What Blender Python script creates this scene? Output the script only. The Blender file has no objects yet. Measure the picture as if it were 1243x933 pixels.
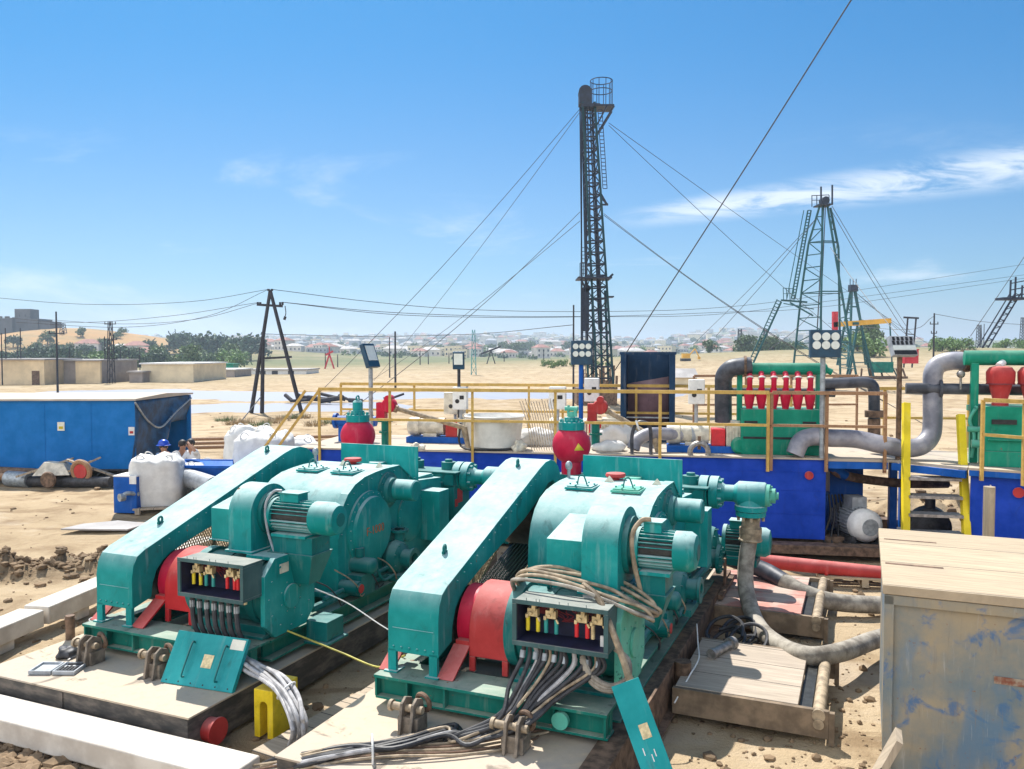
import bpy, bmesh, math, random
from mathutils import Vector, Matrix, noise
random.seed(7)
R = math.radians
PI = math.pi
scene = bpy.context.scene
COL = scene.collection

# ------------------------------------------------------------------ camera model
CAM_H, FOC, CX, CY = 3.7, 1006.0, 621.5, 466.5
PITCH = math.atan(38.5 / FOC)
YAW = math.atan2(428, FOC)            # heading of the two pumps
SU, CU = math.sin(YAW), math.cos(YAW)

def ray(px, py):
    u = -(py - CY) / FOC
    return ((px - CX) / FOC, math.cos(PITCH) + u * math.sin(PITCH), -math.sin(PITCH) + u * math.cos(PITCH))
def at(px, py, y):                    # point of the place at distance y
    d = ray(px, py); t = y / d[1]
    return Vector((d[0] * t, y, CAM_H + d[2] * t))
def on(px, py, z):                    # point of the place at height z
    d = ray(px, py); t = (z - CAM_H) / d[2]
    return Vector((d[0] * t, d[1] * t, z))
def ab(a, b, z=0.0):                  # pump-field axes (a = away along the pumps, b = to the right)
    return Vector((a * SU + b * CU, a * CU - b * SU, z))

# ------------------------------------------------------------------ mesh helper
class MB:
    def __init__(s, off=(0, 0, 0)):
        s.v = []; s.f = []; s.mi = []; s.m = 0; s.off = Vector(off)
    def add(s, vs, fs):
        n = len(s.v)
        s.v += [Vector(p) + s.off for p in vs]
        s.f += [tuple(i + n for i in f) for f in fs]
        s.mi += [s.m] * len(fs)
        return s
    def box(s, x0, y0, z0, x1, y1, z1):
        return s.add([(x0, y0, z0), (x1, y0, z0), (x1, y1, z0), (x0, y1, z0), (x0, y0, z1), (x1, y0, z1), (x1, y1, z1), (x0, y1, z1)],
                     [(0, 3, 2, 1), (4, 5, 6, 7), (0, 1, 5, 4), (1, 2, 6, 5), (2, 3, 7, 6), (3, 0, 4, 7)])
    def obox(s, c, size, rot=(0, 0, 0)):
        from mathutils import Euler
        m = Euler(rot).to_matrix(); c = Vector(c); hx, hy, hz = [k / 2 for k in size]
        vs = [c + m @ Vector((sx * hx, sy * hy, sz * hz)) for sz in (-1, 1) for sx, sy in ((-1, -1), (1, -1), (1, 1), (-1, 1))]
        return s.add(vs, [(0, 3, 2, 1), (4, 5, 6, 7), (0, 1, 5, 4), (1, 2, 6, 5), (2, 3, 7, 6), (3, 0, 4, 7)])
    def bar(s, p0, p1, w, h=None, up=(0, 0, 1)):
        h = h or w; p0 = Vector(p0); p1 = Vector(p1); d = (p1 - p0).normalized(); up = Vector(up)
        if abs(d.dot(up)) > .97: up = Vector((0, 1, 0))
        x = d.cross(up).normalized() * w / 2; y = x.normalized().cross(d) * h / 2
        vs = [p + a * x + b * y for p in (p0, p1) for a, b in ((-1, -1), (1, -1), (1, 1), (-1, 1))]
        return s.add(vs, [(0, 1, 2, 3), (7, 6, 5, 4), (0, 4, 5, 1), (1, 5, 6, 2), (2, 6, 7, 3), (3, 7, 4, 0)])
    def cyl(s, p0, p1, r0, r1=None, n=20, caps=True):
        r1 = r0 if r1 is None else r1
        p0 = Vector(p0); p1 = Vector(p1); d = (p1 - p0).normalized()
        x = d.orthogonal().normalized(); y = d.cross(x)
        vs = [p + r * (math.cos(2 * PI * i / n) * x + math.sin(2 * PI * i / n) * y) for p, r in ((p0, r0), (p1, r1)) for i in range(n)]
        fs = [(i, (i + 1) % n, n + (i + 1) % n, n + i) for i in range(n)]
        if caps: fs += [tuple(range(n - 1, -1, -1)), tuple(range(n, 2 * n))]
        return s.add(vs, fs)
    def lathe(s, prof, p0=(0, 0, 0), ax=(0, 0, 1), n=28, cap=True):
        p0 = Vector(p0); d = Vector(ax).normalized(); x = d.orthogonal().normalized(); y = d.cross(x)
        vs = []; fs = []
        for r, h in prof:
            for i in range(n):
                vs.append(p0 + d * h + max(r, 1e-4) * (math.cos(2 * PI * i / n) * x + math.sin(2 * PI * i / n) * y))
        for k in range(len(prof) - 1):
            for i in range(n):
                j = (i + 1) % n
                fs.append((k * n + i, k * n + j, (k + 1) * n + j, (k + 1) * n + i))
        if cap:
            fs.append(tuple(range(n - 1, -1, -1))); fs.append(tuple(range((len(prof) - 1) * n, len(prof) * n)))
        return s.add(vs, fs)
    def prism(s, pts, ax, a0, a1):
        n = len(pts)
        def P(p, a):
            return (a, p[0], p[1]) if ax == 'x' else ((p[0], a, p[1]) if ax == 'y' else (p[0], p[1], a))
        vs = [P(p, a0) for p in pts] + [P(p, a1) for p in pts]
        fs = [(i, (i + 1) % n, n + (i + 1) % n, n + i) for i in range(n)] + [tuple(range(n - 1, -1, -1)), tuple(range(n, 2 * n))]
        return s.add(vs, fs)
    def tube(s, pts, r, n=8, sub=6, smooth=True, caps=True, jit=0):
        pts = [Vector(p) for p in pts]
        if smooth and len(pts) > 2: pts = spline(pts, sub)
        rr = r if callable(r) else (lambda t: r)
        N = len(pts); vs = []; fs = []
        d0 = (pts[1] - pts[0]).normalized(); x = d0.orthogonal().normalized()
        for k, p in enumerate(pts):
            d = (pts[min(k + 1, N - 1)] - pts[max(k - 1, 0)]).normalized()
            x = (x - d * x.dot(d)).normalized(); y = d.cross(x); q = rr(k / (N - 1))
            for i in range(n):
                vs.append(p + q * (math.cos(2 * PI * i / n) * x + math.sin(2 * PI * i / n) * y))
        for k in range(N - 1):
            for i in range(n):
                j = (i + 1) % n; fs.append((k * n + i, k * n + j, (k + 1) * n + j, (k + 1) * n + i))
        if caps: fs.append(tuple(range(n - 1, -1, -1))); fs.append(tuple(range((N - 1) * n, N * n)))
        return s.add(vs, fs)
    def torus(s, c, ax, R_, r, n=24, m=8):
        c = Vector(c); d = Vector(ax).normalized(); x = d.orthogonal().normalized(); y = d.cross(x); vs = []; fs = []
        for i in range(n):
            e = math.cos(2 * PI * i / n) * x + math.sin(2 * PI * i / n) * y
            for j in range(m):
                vs.append(c + e * (R_ + r * math.cos(2 * PI * j / m)) + d * r * math.sin(2 * PI * j / m))
        for i in range(n):
            for j in range(m):
                i2 = (i + 1) % n; j2 = (j + 1) % m
                fs.append((i * m + j, i2 * m + j, i2 * m + j2, i * m + j2))
        return s.add(vs, fs)
    def ball(s, c, r, sc=(1, 1, 1), n=20, m=12):
        pr = [(math.sin(PI * k / m) * r, -math.cos(PI * k / m) * r) for k in range(m + 1)]
        t = MB().lathe(pr, n=n, cap=False)
        return s.add([Vector(c) + Vector((v.x * sc[0], v.y * sc[1], v.z * sc[2])) for v in t.v], t.f)
    def bolts(s, c, ax, R_, n, r=.018, h=.03):
        c = Vector(c); d = Vector(ax).normalized(); x = d.orthogonal().normalized(); y = d.cross(x)
        for i in range(n):
            p = c + R_ * (math.cos(2 * PI * (i + .5) / n) * x + math.sin(2 * PI * (i + .5) / n) * y)
            s.cyl(p, p + d * h, r, n=6)
        return s
    def flange(s, c, ax, r, th, nb=8):
        c = Vector(c); d = Vector(ax).normalized()
        s.cyl(c, c + d * th, r, n=28)
        s.bolts(c + d * th, d, r * .8, nb, r * .1, th * .5)
        return s
    def build(s, name, mats, parent=None, bev=0.0, smooth=True, ang=38, loc=None):
        me = bpy.data.meshes.new(name)
        me.from_pydata([tuple(p) for p in s.v], [], s.f)
        ms = mats if isinstance(mats, (list, tuple)) else [mats]
        for m in ms: me.materials.append(m)
        if any(s.mi): me.polygons.foreach_set('material_index', s.mi)
        b = bmesh.new(); b.from_mesh(me); bmesh.ops.recalc_face_normals(b, faces=b.faces); b.to_mesh(me); b.free()
        if smooth:
            me.polygons.foreach_set('use_smooth', [True] * len(me.polygons))
            me.set_sharp_from_angle(angle=R(ang))
        me.update()
        o = bpy.data.objects.new(name, me); COL.objects.link(o)
        if parent: o.parent = parent
        if loc is not None: o.location = loc
        if bev:
            md = o.modifiers.new('bevel', 'BEVEL'); md.width = bev; md.segments = 2; md.limit_method = 'ANGLE'; md.angle_limit = R(50)
            md.harden_normals = True
        return o

def spline(pts, sub):
    out = []
    P = [pts[0] * 2 - pts[1]] + pts + [pts[-1] * 2 - pts[-2]]
    for i in range(1, len(P) - 2):
        for k in range(sub):
            t = k / sub; a, b, c, d = P[i - 1], P[i], P[i + 1], P[i + 2]
            out.append(.5 * (2 * b + (c - a) * t + (2 * a - 5 * b + 4 * c - d) * t * t + (-a + 3 * b - 3 * c + d) * t ** 3))
    out.append(pts[-1])
    return out

def thing(name, label, cat, loc=(0, 0, 0), rz=0.0, group=None):
    o = bpy.data.objects.new(name, None); COL.objects.link(o)
    o.location = loc; o.rotation_euler = (0, 0, rz); o.empty_display_size = .2
    return tag(o, label, cat, group)
def tag(o, label=None, cat=None, group=None, kind=None):
    if label: o['label'] = label
    if cat: o['category'] = cat
    if group: o['group'] = group
    if kind: o['kind'] = kind
    return o
def dup(root, loc, rz=None, label=None, scale=None, group=None):
    r = root.copy(); COL.objects.link(r); r.location = loc
    if rz is not None: r.rotation_euler = (0, 0, rz)
    if scale: r.scale = (scale,) * 3 if not isinstance(scale, tuple) else scale
    if label: r['label'] = label
    if group: r['group'] = group
    for ch in list(root.children):
        c = ch.copy(); COL.objects.link(c); c.parent = r
        for g in ch.children:
            d = g.copy(); COL.objects.link(d); d.parent = c
    return r

# ------------------------------------------------------------------ materials
def mat(name):
    m = bpy.data.materials.new(name); m.use_nodes = True
    nt = m.node_tree; b = nt.nodes['Principled BSDF']
    return m, nt, b
def ramp(nt, fac, p0, p1):
    r = nt.nodes.new('ShaderNodeMapRange'); r.inputs[1].default_value = p0; r.inputs[2].default_value = p1
    r.interpolation_type = 'SMOOTHSTEP'
    nt.links.new(fac, r.inputs[0]); return r.outputs[0]
def mixc(nt, fac, a, b):
    m = nt.nodes.new('ShaderNodeMix'); m.data_type = 'RGBA'
    if isinstance(fac, (int, float)): m.inputs[0].default_value = fac
    else: nt.links.new(fac, m.inputs[0])
    for s, i in ((a, 6), (b, 7)):
        if isinstance(s, tuple): m.inputs[i].default_value = (*s[:3], 1)
        else: nt.links.new(s, m.inputs[i])
    return m.outputs[2]
def nz(nt, sc, det=4, rough=.55, vec=None, dist=0):
    n = nt.nodes.new('ShaderNodeTexNoise'); n.inputs['Scale'].default_value = sc; n.inputs['Detail'].default_value = det
    n.inputs['Roughness'].default_value = rough; n.inputs['Distortion'].default_value = dist
    if vec: nt.links.new(vec, n.inputs['Vector'])
    return n.outputs[0]
def math_(nt, op, a, b):
    m = nt.nodes.new('ShaderNodeMath'); m.operation = op
    for s, i in ((a, 0), (b, 1)):
        if isinstance(s, (int, float)): m.inputs[i].default_value = s
        else: nt.links.new(s, m.inputs[i])
    return m.outputs[0]
def coord(nt, scale=None):
    t = nt.nodes.new('ShaderNodeTexCoord').outputs['Object']
    if scale:
        mp = nt.nodes.new('ShaderNodeMapping'); mp.inputs['Scale'].default_value = scale
        nt.links.new(t, mp.inputs[0]); return mp.outputs[0]
    return t
def bump(nt, b, h, st=.3, dist=.01):
    n = nt.nodes.new('ShaderNodeBump'); n.inputs['Strength'].default_value = st; n.inputs['Distance'].default_value = dist
    nt.links.new(h, n.inputs['Height']); nt.links.new(n.outputs[0], b.inputs['Normal'])

def paint(name, c, rough=.42, wear=(.20, .12, .07), wamt=.70, dust_glare=0.35, dust_glare_col=(.56, .50, .42), var=.16, spec=.16, sc=1.0, metal=0, fade=None, grime=.35):
    """sun-bleached, chipped and dusty paint"""
    m, nt, b = mat(name); v = coord(nt)
    n1 = nz(nt, 2.2 * sc, 5, .6, v); n2 = nz(nt, 9 * sc, 6, .7, v); n3 = nz(nt, 60 * sc, 3, .6, v)
    vs = coord(nt, (7, 7, .8)); st = nz(nt, 1.6 * sc, 4, .6, vs)
    lo = tuple(k * (1 - var) for k in c); hi = fade or tuple(min(1, k * (1 + var) + .012) for k in c)
    col = mixc(nt, ramp(nt, n1, .3, .72), lo, hi)
    col = mixc(nt, math_(nt, 'MULTIPLY', ramp(nt, st, .54, .76), .10 + dust_glare * .12), col, dust_glare_col)      # run-down dirt streaks
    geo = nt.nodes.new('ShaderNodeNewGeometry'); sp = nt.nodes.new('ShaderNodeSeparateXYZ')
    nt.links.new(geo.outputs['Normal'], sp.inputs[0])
    up = ramp(nt, sp.outputs[2], .15, .92)                                            # dusty tops, paled further to paint in their sunlit glare
    df = math_(nt, 'MULTIPLY', math_(nt, 'MULTIPLY', up, math_(nt, 'ADD', math_(nt, 'MULTIPLY', ramp(nt, n1, .25, .7), .30), math_(nt, 'ADD', math_(nt, 'MULTIPLY', ramp(nt, n2, .25, .75), .30), .40))), dust_glare)
    df = math_(nt, 'ADD', df, math_(nt, 'MULTIPLY', ramp(nt, n1, .55, .8), dust_glare * .10))
    col = mixc(nt, df, col, dust_glare_col)
    gr = math_(nt, 'MULTIPLY', ramp(nt, nz(nt, 3.1 * sc, 7, .68, coord(nt, (1.7, 1.7, .9)), .8), .56, .74), grime)          # oily grime
    col = mixc(nt, gr, col, (.018, .022, .020))
    wf = ramp(nt, math_(nt, 'ADD', math_(nt, 'MULTIPLY', n2, .7), math_(nt, 'MULTIPLY', n1, .3)), wamt - .04, wamt + .0)
    col = mixc(nt, wf, col, wear)
    nt.links.new(col, b.inputs['Base Color'])
    rg = math_(nt, 'ADD', math_(nt, 'MULTIPLY', n2, .25), rough - .1); rg = math_(nt, 'ADD', rg, math_(nt, 'MULTIPLY', df, .45))
    nt.links.new(rg, b.inputs['Roughness']); b.inputs['Metallic'].default_value = metal
    b.inputs['Specular IOR Level'].default_value = spec
    bump(nt, b, math_(nt, 'ADD', n3, math_(nt, 'MULTIPLY', n1, 3.0)), .25, .004)
    return m
def simple(name, c, rough=.6, var=.25, sc=6, metal=0, bst=.2, c2=None, p=(.35, .65), det=5):
    m, nt, b = mat(name); v = coord(nt); n = nz(nt, sc, det, .6, v)
    col = mixc(nt, ramp(nt, n, *p), tuple(k * (1 - var) for k in c), c2 or tuple(min(1, k * (1 + var)) for k in c))
    nt.links.new(col, b.inputs['Base Color']); b.inputs['Roughness'].default_value = rough; b.inputs['Metallic'].default_value = metal
    if bst: bump(nt, b, nz(nt, sc * 6, 4, .6, v), bst, .01)
    return m

M = {}
M['teal'] = paint('teal_paint', (.001, .262, .250), .40, dust_glare=.95, dust_glare_col=(.52, .62, .595), wamt=.69, grime=.42)  # pale tops carry painted-in sun glare as well as dirt
M['teal_dark'] = paint('teal_oily_shaded', (.001, .15, .145), .36, grime=.75, dust_glare=.40, dust_glare_col=(.42, .50, .47), wamt=.69)  # oily teal, darkened further to paint in shade under the motors
M['teal_deep'] = paint('green_skid', (.002, .165, .125), .42, grime=.6, dust_glare=.55, wamt=.67)
M['teal_cover'] = paint('cover_plate_teal', (.001, .29, .30), .4, dust_glare=.06, wamt=.71)
M['green'] = paint('green_paint', (.002, .25, .155), .4, dust_glare=.25, wamt=.70)
M['mint'] = paint('faded_green_paint', (.10, .44, .33), .45, wear=(.02, .10, .09), dust_glare=.2, wamt=.64)
M['red'] = paint('red_paint', (.52, .022, .026), .42, dust_glare=.32, dust_glare_col=(.58, .42, .36), wamt=.71)
M['crimson'] = paint('crimson_paint', (.55, .008, .045), .38, dust_glare=.12, dust_glare_col=(.55, .40, .40), wamt=.74)
M['salmon'] = paint('faded_red_paint', (.46, .040, .038), .5, dust_glare=.4, dust_glare_col=(.60, .40, .36), wamt=.73)
M['blue'] = paint('deep_blue_paint', (.0006, .045, .40), .45, grime=.32, dust_glare=.05, wamt=.76, dust_glare_col=(.04, .14, .40))
M['cobalt'] = paint('blue_paint', (.001, .09, .40), .42, dust_glare=.12, wamt=.75, dust_glare_col=(.30, .38, .46))
M['sky_blue'] = paint('container_blue', (.0006, .155, .46), .55, grime=.06, dust_glare=.02, wamt=.82, var=.10, dust_glare_col=(.06, .24, .45))
M['box_steel'] = paint('terminal_box_steel', (.045, .10, .105), .45, wear=(.2, .18, .16), dust_glare=.5, wamt=.66)
M['letter'] = simple('orange_lettering', (.42, .13, .05), .6, .3, 12, 0, 0)
M['yellow'] = paint('yellow_paint', (.66, .50, .035), .42, dust_glare=.10, wamt=.73)
M['rail'] = paint('faded_yellow_rail', (.58, .37, .10), .55, wear=(.25, .12, .06), dust_glare=.35, wamt=.64, sc=3)
M['rail_rust'] = paint('rusty_rail', (.34, .19, .10), .6, wear=(.18, .07, .04), dust_glare=.35, wamt=.60, sc=3)
M['ladder_yellow'] = paint('ladder_yellow', (.80, .62, .02), .4, dust_glare=.06, wamt=.73)
M['block_yellow'] = paint('block_yellow', (.78, .56, .02), .5, wear=(.20, .12, .05), dust_glare=.2, wamt=.66, sc=2)
M['rust'] = simple('rusty_steel', (.16, .10, .065), .75, .45, 9, .2, .3)
M['steel'] = simple('worn_steel', (.30, .28, .26), .5, .3, 14, .5, .2)
M['dark_steel'] = simple('dark_steel', (.045, .045, .05), .55, .4, 10, .3, .2)
M['black'] = simple('black_rubber', (.018, .018, .02), .6, .4, 14, 0, .15)
M['grease_shade'] = simple('greasy_shade_black', (.02, .022, .022), .45, .5, 12, 0, .2)
M['cable_black'] = simple('black_cable', (.03, .03, .034), .55, .4, 10, 0, .1)
M['cable_grey'] = simple('grey_cable', (.36, .35, .35), .6, .25, 10, 0, .1)
M['cable_tan'] = simple('dusty_cable', (.33, .255, .17), .65, .35, 10, 0, .1)
M['hose'] = simple('dusty_hose', (.24, .205, .165), .75, .3, 6, 0, .5, c2=(.38, .34, .28))
M['hose_black'] = simple('black_hose', (.035, .042, .06), .5, .3, 4, 0, .2, c2=(.085, .09, .11))
M['brass'] = simple('brass_connector', (.62, .50, .28), .45, .25, 18, .3, .1)
M['white'] = simple('white_paint', (.74, .73, .70), .5, .1, 6, 0, .1)
M['cream'] = simple('cream_paint', (.62, .57, .46), .5, .2, 7, 0, .15)
M['grey_paint'] = simple('grey_paint', (.36, .38, .40), .5, .2, 7, 0, .1)
M['galv'] = simple('galvanised', (.33, .36, .38), .45, .25, 12, .4, .1)
M['conc'] = simple('painted_timber', (.56, .50, .43), .85, .16, 2.2, 0, .5, c2=(.66, .61, .54))
M['cord'] = simple('dull_yellow_cord', (.45, .40, .08), .6, .2, 8, 0, 0)
M['yel_sleeve'] = simple('yellow_sleeve', (.75, .60, .03), .4, .1, 20, 0, 0)
M['red_sleeve'] = simple('red_sleeve', (.65, .02, .03), .4, .1, 20, 0, 0)
M['grn_sleeve'] = simple('green_sleeve', (.02, .28, .26), .4, .1, 20, 0, 0)
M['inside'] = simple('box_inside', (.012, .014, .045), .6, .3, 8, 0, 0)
M['maroon'] = simple('copper_bar', (.20, .02, .03), .5, .3, 8, 0, 0)
M['bag'] = simple('woven_bag', (.66, .645, .61), .75, .08, 5, 0, .35)
M['tarp'] = simple('blue_tarpaulin', (.003, .05, .13), .55, .5, 3, 0, .8)
M['tub'] = simple('white_plastic', (.74, .72, .67), .45, .12, 3, 0, .1)
M['rod'] = simple('pale_rod', (.5, .42, .33), .6, .3, 20, 0, 0)
M['galv_pipe'] = simple('lavender_grey_pipe', (.22, .225, .28), .45, .25, 2.2, .1, .15, c2=(.36, .35, .38))
M['bin'] = paint('bin_blue', (.004, .032, .08), .5, dust_glare=.10, wamt=.72)
M['binrust'] = paint('bin_faded_panel', (.26, .15, .17), .7, dust_glare=.2, wamt=.7)
M['mast'] = paint('mast_green', (.008, .045, .06), .5, dust_glare=.1, wamt=.66, dust_glare_col=(.3, .4, .38), sc=.5)
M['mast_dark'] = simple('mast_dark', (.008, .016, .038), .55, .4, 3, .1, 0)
M['tower'] = paint('derrick_green', (.02, .095, .105), .55, wear=(.10, .11, .11), dust_glare=.1, wamt=.66, sc=.4)
M['pylon'] = simple('teal_pylon', (.03, .26, .28), .6, .2, 2, 0, 0)
M['dash'] = simple('faded_orange_dash', (.40, .12, .06), .7, .5, 14, 0, .2, c2=(.33, .27, .2))
M['pole'] = simple('tarred_pole', (.03, .03, .04), .8, .3, 3, 0, .1)
M['wire'] = simple('wire_rope', (.05, .05, .055), .6, .2, 3, 0, 0)
M['lamp'] = simple('lamp_glass', (.75, .78, .72), .12, .05, 8, 0, 0)
M['lampface'] = simple('lamp_panel', (.006, .05, .10), .35, .2, 8, 0, 0)
M['skin'] = simple('skin', (.36, .19, .12), .55, .1, 10, 0, 0)
M['hair'] = simple('hair', (.02, .015, .012), .6, .2, 30, 0, 0)
M['shirt_w'] = simple('pale_shirt', (.60, .62, .66), .8, .1, 8, 0, .2)
M['shirt_d'] = simple('dark_overall', (.05, .07, .12), .8, .2, 8, 0, .2)
M['shirt_b'] = simple('blue_overall', (.05, .12, .25), .8, .2, 8, 0, .2)
M['roof_sand'] = simple('dusty_pale_roof', (.50, .43, .35), .85, .15, .7, 0, .1)
M['lug'] = simple('dusty_cast_lug', (.21, .17, .13), .75, .35, 9, .1, .3)
M['matbeam'] = simple('weathered_brown_beam', (.20, .145, .095), .8, .3, 5, 0, .3)
M['helmet'] = simple('blue_helmet', (.01, .06, .45), .3, .1, 8, 0, 0)
M['plaster'] = simple('buff_plaster', (.74, .58, .37), .9, .12, .6, 0, .1)
M['plaster_g'] = simple('grey_plaster', (.33, .29, .27), .9, .15, .6, 0, .1)
M['plaster_w'] = simple('pale_plaster', (.76, .64, .44), .9, .1, .6, 0, .1)
M['castle'] = simple('castle_stone', (.085, .085, .095), .9, .18, .3, 0, .1)
M['roof_red'] = simple('red_roof', (.27, .11, .085), .8, .2, .5, 0, 0)
M['roof_grey'] = simple('grey_roof', (.36, .34, .33), .8, .2, .5, 0, 0)
M['town_w'] = simple('town_wall', (.62, .57, .52), .9, .15, .2, 0, 0)
M['town_g'] = simple('town_grey', (.30, .32, .35), .9, .15, .2, 0, 0)
M['window'] = simple('dark_window', (.03, .035, .05), .2, .2, 3, 0, 0)
M['sticker'] = simple('sticker', (.78, .75, .62), .5, .05, 9, 0, 0)
M['mesh'] = simple('expanded_metal', (.36, .27, .16), .6, .3, 10, .2, 0)
M['pj'] = paint('pumpjack_orange', (.72, .40, .06), .5, dust_glare=.2, wamt=.75, sc=.4)
M['pj_red'] = paint('pumpjack_red', (.50, .035, .05), .5, dust_glare=.1, wamt=.75, sc=.4)
M['bark'] = simple('bark', (.10, .075, .055), .9, .3, 3, 0, .3)

def leaf_mat(name, c, var=.45):
    m, nt, b = mat(name)
    g = nt.nodes.new('ShaderNodeNewGeometry'); oi = nt.nodes.new('ShaderNodeObjectInfo')
    f = math_(nt, 'FRACT', math_(nt, 'ADD', g.outputs['Random Per Island'], math_(nt, 'MULTIPLY', oi.outputs['Random'], .37)), 0)
    col = mixc(nt, f, tuple(k * (1 - var) for k in c), tuple(k * (1 + var) for k in c))
    nt.links.new(col, b.inputs['Base Color']); b.inputs['Roughness'].default_value = .7
    return m
M['leaf'] = leaf_mat('leaf_olive', (.10, .15, .055))
M['leaf_d'] = leaf_mat('leaf_dark', (.055, .095, .05))
M['leaf_l'] = leaf_mat('leaf_light', (.15, .24, .07))

def plank_mat(name, c, ax, w, tint=None, dirt=.3):
    """weathered boards: ax = index of the axis across the boards, w = board width"""
    m, nt, b = mat(name); v = coord(nt)
    sp = nt.nodes.new('ShaderNodeSeparateXYZ'); nt.links.new(v, sp.inputs[0])
    t = math_(nt, 'DIVIDE', sp.outputs[ax], w); fl = math_(nt, 'FLOOR', t, 0); fr = math_(nt, 'FRACT', t, 0)
    wn = nt.nodes.new('ShaderNodeTexWhiteNoise'); wn.noise_dimensions = '1D'; nt.links.new(fl, wn.inputs['W'])
    sc = [1.2, 1.2, 1.2]; sc[ax] = 22
    gr = nz(nt, 1.5, 6, .65, coord(nt, tuple(sc)), .4); n1 = nz(nt, 2.2, 5, .6, v)
    col = mixc(nt, ramp(nt, gr, .3, .7), tuple(k * .72 for k in c), tuple(min(1, k * 1.12) for k in c))
    col = mixc(nt, math_(nt, 'MULTIPLY', wn.outputs[0], .35), col, tuple(k * .62 for k in c))
    if tint: col = mixc(nt, math_(nt, 'MULTIPLY', ramp(nt, n1, .42, .6), .75), col, tint)
    col = mixc(nt, math_(nt, 'MULTIPLY', ramp(nt, n1, .5, .72), dirt), col, (.33, .27, .20))
    gap = math_(nt, 'LESS_THAN', fr, .02 / w * .6)
    col = mixc(nt, gap, col, (.03, .025, .02))
    nt.links.new(col, b.inputs['Base Color']); b.inputs['Roughness'].default_value = .85
    bump(nt, b, math_(nt, 'SUBTRACT', gr, math_(nt, 'MULTIPLY', gap, 1.5)), .35, .01)
    return m
M['plank_x'] = plank_mat('grey_boards', (.46, .38, .30), 1, .5)
M['plank_pink'] = plank_mat('red_stained_boards', (.52, .40, .33), 1, .45, tint=(.50, .15, .12))
M['plank_lid'] = plank_mat('bleached_lid_boards', (.47, .37, .25), 1, .85, dirt=.35)
M['plank'] = plank_mat('loose_boards', (.42, .34, .25), 0, .3, dirt=.5)

def slab_mat():
    m, nt, b = mat('sandy_platform_top'); v = coord(nt)
    n1 = nz(nt, 1.1, 6, .62, v); n2 = nz(nt, 14, 5, .7, v)
    col = mixc(nt, ramp(nt, n1, .35, .65), (.42, .36, .30), (.50, .41, .30))
    col = mixc(nt, math_(nt, 'MULTIPLY', ramp(nt, n2, .45, .8), .35), col, (.30, .25, .20))
    n3 = nz(nt, 1.9, 7, .66, v, 1.0)
    col = mixc(nt, math_(nt, 'MULTIPLY', ramp(nt, n3, .60, .70), .75), col, (.13, .105, .085))     # oil stains
    col = mixc(nt, math_(nt, 'MULTIPLY', ramp(nt, n3, .42, .30), .6), col, (.58, .46, .31))       # drifted sand
    nt.links.new(col, b.inputs['Base Color']); b.inputs['Roughness'].default_value = .9
    bump(nt, b, n2, .3, .01); return m
M['slab'] = slab_mat()
def slabside():
    m, nt, b = mat('oily_platform_side'); v = coord(nt); n = nz(nt, 3, 6, .65, coord(nt, (1, 1, 3)))
    col = mixc(nt, ramp(nt, n, .4, .7), (.05, .046, .042), (.17, .14, .115))
    nt.links.new(col, b.inputs['Base Color']); b.inputs['Roughness'].default_value = .7; bump(nt, b, n, .3, .01); return m
M['slabside'] = slabside()
def cabinet_mat():
    m, nt, b = mat('weathered_cabinet_side'); v = coord(nt)
    n1 = nz(nt, 1.7, 6, .6, v); n2 = nz(nt, 3.8, 7, .62, v, .8); n3 = nz(nt, 20, 5, .7, v)
    col = mixc(nt, ramp(nt, n1, .3, .68), (.13, .175, .195), (.33, .265, .17))
    col = mixc(nt, math_(nt, 'MULTIPLY', ramp(nt, n2, .53, .66), .8), col, (.025, .115, .27))
    col = mixc(nt, math_(nt, 'MULTIPLY', ramp(nt, nz(nt, 2.6, 4, .6, coord(nt, (1, 1, .4))), .50, .66), .7), col, (.08, .17, .27))
    sc_ = nz(nt, 3, 5, .7, coord(nt, (9, 9, .7)))
    col = mixc(nt, math_(nt, 'MULTIPLY', ramp(nt, sc_, .55, .72), .55), col, (.19, .15, .11))
    col = mixc(nt, math_(nt, 'MULTIPLY', ramp(nt, sc_, .42, .30), .35), col, (.42, .42, .40))
    col = mixc(nt, ramp(nt, n3, .64, .71), col, (.22, .10, .05))
    nt.links.new(col, b.inputs['Base Color']); b.inputs['Roughness'].default_value = .6
    bump(nt, b, n3, .25, .006); return m
M['cabinet'] = cabinet_mat()
# ================================================================== the two mud pumps
ZB = .38
def PM(): return MB((0, 0, -ZB))

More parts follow.
